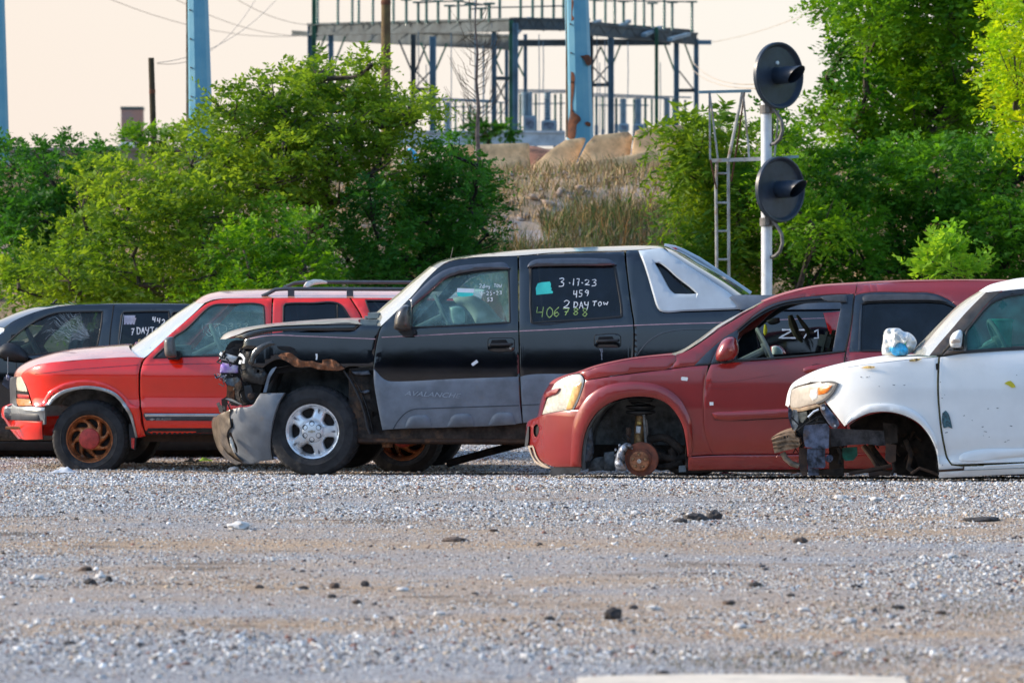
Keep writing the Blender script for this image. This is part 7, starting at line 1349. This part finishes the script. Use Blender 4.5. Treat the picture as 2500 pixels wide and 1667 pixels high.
W_.panel('a_pillar', P(7, "1128,604 1175,545 1300,400 1400,285 1530,155 1645,143 1600,180 1540,235 1430,370 1370,440 1280,530 1215,600"), mat('pillar_brown', (.10, .07, .045), .3, coat=.6, var=.2), off=.004, thick=.03, far=True)
W_.loft('roof', c7([(1530, 158, 1478, 150), (1580, 150, 1560, 102), (1650, 145, 1680, 72), (1800, 130, 1800, 52), (2100, 115, 2100, 38), (2800, 110, 2800, 30), (3600, 130, 3620, 50), (3850, 190, 3900, 140)]), PWH, n=2.4)
dpw = P(7, "1392,572 1388,500 1396,430 1425,392 1560,240 1620,205 1700,180 1800,165 2150,150 2180,160 2175,540 1800,546")
W_.panel('door_frame', P(7, "1218,604 1285,532 1372,442 1432,372 1542,238 1600,182 1650,150 1800,133 2240,122 2240,545 1800,560 1372,585 1300,596"), mat('door_black', (.014, .017, .020), .35, coat=.3), holes=[dpw], off=.006, far=True)
wd = W_.panel('front_door', P(7, "1204,616 1290,602 1372,590 1800,564 2240,550 2240,1340 1800,1356 1292,1374 1262,1332 1240,1250 1220,1130 1205,1000 1197,850 1199,700"), PW_, far=True)
win(W_, 'window', dpw, GLG, wd, far=True); W_.strip('belt_seal', P(7, "1372,580 1800,552 2240,540"), .02, TRIM, wd, off=.01)
W_.panel('door_ridge', P(7, "1340,1340 1345,1310 1380,1290 1800,1262 2240,1250 2240,1300 1800,1316 1360,1345"), PW_, wd, off=.016, thick=.02, bulge=.010, step=.03, ring=.01)
W_.strip('grimy_gap', P(7, "1198,612 1192,700 1190,850 1200,1000 1214,1130 1236,1250 1256,1330 1288,1376 1368,1384 1800,1362"), .012, mat('mossy_dirt', (.06, .055, .015), .9, var=.4, scale=60), wd, off=.002)
W_.panel('rear_door', P(7, "2250,550 3050,545 3100,900 3060,1000 2980,1060 2900,1200 2880,1330 2250,1340"), PW_, far=True); W_.panel('door_frame', P(7, "2250,122 3100,118 3120,540 2250,545"), bpy.data.materials['door_black'], far=True, off=.006, holes=[P(7, "2275,165 3020,160 3040,515 2275,530")]); win(W_, 'rear_window', P(7, "2275,165 3020,160 3040,515 2275,530"), GLT, W_.root, far=True)
W_.panel('quarter', P(7, "3125,118 3600,135 3850,200 3920,560 3940,1000 3930,1350 3620,1360 3600,1200 3500,1090 3350,1050 3200,1080 3110,1150 3080,1000 3110,900 3060,545"), PW_, far=True, holes=[P(7, "3160,165 3560,180 3700,500 3160,510")]); win(W_, 'quarter_glass', P(7, "3160,165 3560,180 3700,500 3160,510"), GLT, W_.root)
W_.loft('tailgate', c7([(3850, 200, 3890, 160), (3920, 560, 3950, 560), (3940, 1000, 3970, 1000), (3930, 1350, 3950, 1350)]), PW_, n=5)
W_.panel('sill', P(7, "1198,1428 1370,1418 1378,1386 1800,1366 2240,1350 2870,1340 2880,1420 2240,1436 1800,1442 1198,1470"), PW_, off=.006, thick=.06, far=True); W_.strip('sill_crease', P(7, "1378,1416 1800,1398 2400,1380"), .005, mat('seam_grey', (.2, .24, .25), .6), off=.012)
for s_, m_ in [("640,690 690,676 745,680 740,690 690,694", YST), ("985,635 1040,622 1078,628 1040,642 990,645", YST)]: W_.panel('paint_stain', P(7, s_), m_, wf, off=.016 if '985' not in s_ else .02, thick=.003, ring=0, step=.02)
rg = random.Random(12); SCR = mat('scratch_grey', (.10, .12, .14), .7); L = []
for (x, y) in [(640, 755), (680, 758), (700, 752), (770, 820), (870, 811), (945, 812), (780, 943), (790, 945), (1205, 790), (1235, 880), (1215, 905), (1240, 1150), (1430, 1060), (1500, 1110), (1515, 1140), (1510, 1170), (1550, 1180), (1660, 1215), (1680, 1205), (1745, 740), (1540, 980), (1605, 975), (1370, 1030), (1700, 1100), (1480, 1430), (1575, 1428), (1240, 1440), (1220, 1380)]:
    L.append(P(7, f"{x},{y} {x + rg.uniform(4, 22)},{y + rg.uniform(-4, 4)}"))
W_.ink('scratches', [q_ for q_ in L if q_[0][0] > 2292], .006, SCR, wd, off=.003); W_.ink('scratches', [q_ for q_ in L if q_[0][0] < 2292 and q_[0][1] < 1130], .006, SCR, wf, off=.003)
W_.panel('scuff_patch', P(7, "1222,1010 1245,992 1262,1010 1280,1060 1292,1120 1262,1108 1230,1118 1218,1070"), mat('teal_scuff', (.05, .16, .20), .5, var=.9, scale=70, col2=(.02, .025, .03), bump=.4), wd, off=.004, thick=.004, ring=0, step=.015)
W_.panel('hinge_dirt', P(7, "1174,662 1192,655 1194,700 1178,706"), BLK, wf, off=.003, thick=.004, ring=0)
wm = W_.puff('side_mirror', P(7, "1270,510 1274,480 1290,450 1320,428 1352,420 1362,430 1362,510 1355,548 1320,550 1285,545"), PW_, -.10, .10); W_.puff('mirror_lens', P(7, "1278,492 1300,484 1352,478 1350,512 1285,518"), mat('clear_orange', (.60, .50, .42), .2, coat=1), -.185, .02, parent=wm)
W_.puff('mirror_base', P(7, "1360,425 1378,440 1392,500 1390,565 1340,572 1250,568 1290,548 1355,552"), bpy.data.materials['door_black'], -.04, .06, parent=wm); W_.panel('mirror_sail', P(7, "1222,602 1290,534 1370,450 1392,500 1392,575 1300,590"), bpy.data.materials['pillar_brown'], off=.012, thick=.01)
cabin(W_, (2290, 2370, 850), (2290, 2900, 900, 1130), mat('grey_dash', (.10, .12, .12), .7)); steering(W_, 2440, 835, .18, .5); seat(W_, 2560, base=.42, h=.5)
mb = MB(); q = W_.at(*P(7, "1640,480")[0], .9); mb.lathe([(.0, -.14), (.075, -.14), (.085, .12), (.10, .14), (.085, .15), (0, .15)], 24, 'z', q); mb.build('drink_bucket', mat('teal_bucket', (.06, .42, .38), .4), W_.root)
W_.puff('crumpled_cloth', P(7, "1495,556 1510,520 1560,490 1600,480 1650,510 1720,540 1720,550 1600,555"), mat('dusty_cloth', (.3, .42, .4), .9, var=.3, scale=30), .8, .1, rough=.05)
mb = MB(); mb.tube([W_.at(*q_, 1.0) for q_ in P(7, "1632,235 1650,245 1665,262")], .03, 6); mb.build('rear_view_mirror', PLB, W_.root)
under(W_, 2300, 3200, 1140, 1160, .35); mb = MB(); a = W_.at(2300, 1150, .3); b = W_.at(3200, 1120, .3); mb.box((a.x, .12, a.z - .02), (b.x, 1.64, b.z)); mb.build('floor_pan', UNDER, W_.root)
for yy, f_ in ((.06, False), (1.72, True)): wheel(W_, 1880 + .34444 * 3350, 1110, .31, .2, .2, 'plain', ly=yy, far=f_)

# ================================================================== loose things
def wp(car, k, x, y, ly): return R_of(car) @ car.at(*P(k, f"{x},{y}")[0], ly)
def R_of(car): return Matrix.Translation((car.x0, car.d, car.zg)) @ Matrix.Rotation(car.yaw, 4, 'Z')
def free(car, o, label, cat, group=None):      # a thing modelled in a car's frame but standing on its own
    o.parent = None; o.matrix_world = R_of(car); bb = [Vector(v.co) for v in o.data.vertices]; c = sum(bb, Vector()) / len(bb); z = min(v.z for v in bb); q = Vector((c.x, c.y, z))
    o.data.transform(Matrix.Translation(-q)); o.matrix_world = R_of(car) @ Matrix.Translation(q); return tag(o, label, cat, group)
bag = W_.puff('plastic_bag', P(7, "795,600 790,560 800,500 806,440 825,415 870,408 920,412 945,432 985,440 1015,462 1035,490 1040,520 1020,560 990,590 960,604 880,606"), mat('bag_white', (.62, .64, .62), .35, coat=.4, var=.12, scale=20, spec=.7), .55, .13, rough=.07, step=.012)
free(W_, bag, 'crumpled white plastic shopping bag lying on the white hood', 'bag')
bl = W_.puff('snack_packet', P(7, "840,548 870,532 905,518 940,515 965,535 980,570 975,596 930,604 880,602 860,585"), mat('blue_packet', (.015, .33, .60), .3, coat=.5, var=.3, scale=25), .43, .03, rough=.03, step=.012)
W_.ink('packet_mark', [], .01, WHT, bl) if 0 else None
free(W_, bl, 'bright blue packet showing against the white bag', 'packet')
g_ = W_.puff('green_wrapper', P(7, "912,502 940,498 985,515 1000,540 985,556 950,540 925,520"), mat('green_wrap', (.10, .50, .14), .4, var=.5, scale=30, col2=(.6, .65, .55)), .45, .02, rough=.02); free(W_, g_, 'small green wrapper tucked beside the blue packet', 'wrapper')
hd = W_.puff('bag_handle', P(7, "940,438 985,435 1010,455 1030,490 1058,462 1050,475 1035,510 1020,520 1000,480 975,455 945,452"), bpy.data.materials['bag_white'], .52, .03, rough=.03); hd.parent = bag; hd.matrix_parent_inverse = Matrix(); hd.location = -(bag.matrix_world.translation - R_of(W_).translation)
lf = W_.panel('yellow_leaf', P(7, "1660,800 1685,785 1706,782 1728,802 1742,826 1715,832 1690,815"), mat('leaf_yellow', (.55, .48, .02), .6), off=.006, thick=.003, ring=0); free(W_, lf, 'yellow green leaf stuck to the white door', 'leaf')
for i, (x, y, w_, c_) in enumerate([(925, 598, 40, (.25, .17, .06)), (960, 585, 40, (.12, .09, .03)), (990, 560, 36, (.30, .16, .22)), (945, 575, 26, (.4, .33, .2)), (1010, 540, 30, (.15, .12, .05))]):
    o = B_.puff('dead_leaves', P(1, f"{x - w_ * .5},{y + 8} {x - w_ * .2},{y - 12} {x + w_ * .3},{y - 14} {x + w_ * .5},{y - 2} {x + w_ * .1},{y + 12}"), mat(f'dead_leaf_{i}', c_, .9, var=.4, scale=40), .5 + .1 * i, .02, rough=.05, step=.012)
    free(B_, o, 'clump of dead leaves caught at the foot of the red car windscreen', 'leaves', 'dead leaves on the cowl of the bright red car')
def flatbit(name, px, py, w, h, m, label, cat, seed):
    d = 30.0
    for _ in range(30): d += (FP * (HC - gz((px - CX) / FP * d, d)) / (py - YH) - d) * .6
    X = (px - CX) / FP * d; s = d / FP; V = []; F = []; n = 9
    for i in range(n):
        for j in range(n):
            u = i / (n - 1) - .5; v = j / (n - 1) - .5; k = 1 + .3 * noise.noise(Vector((u * 3, v * 3, seed)))
            V.append(Vector((u * w * s * k, v * w * s * k * .8, h * s * (.5 + .9 * noise.noise(Vector((u * 4, v * 4, seed + 4)))) * (1 - 2 * max(abs(u), abs(v))) + .012)))
    for i in range(n - 1):
        for j in range(n - 1): F.append((i * n + j, (i + 1) * n + j, (i + 1) * n + j + 1, i * n + j + 1))
    o = mk(name, V, F, m, None, angle=60); o.location = (X, d, gz(X, d)); return tag(o, label, cat)
flatbit('crumpled_paper', 158, 1155, 56, 22, mat('paper_white', (.62, .64, .66), .7, var=.1), 'crumpled white plastic scrap on the gravel by the copper wheel', 'litter', 1)
flatbit('fallen_leaf', 500, 1127, 38, 12, mat('lime_scrap', (.35, .55, .03), .5), 'lime green scrap lying under the bright red car', 'litter', 2)
flatbit('plastic_scrap', 1775, 1158, 34, 8, mat('magenta_scrap', (.50, .02, .12), .5), 'magenta plastic shards beneath the dark red door', 'litter', 3)
flatbit('plastic_scrap', 1938, 1158, 22, 8, mat('orange_scrap', (.75, .16, .05), .5), 'orange plastic chip beneath the nose of the white car', 'litter', 4)
flatbit('dry_leaf', 470, 1130, 40, 18, mat('tan_scrap2', (.22, .17, .10), .8), 'dried curled leaf in the shade under the bright red car', 'leaf', 5)
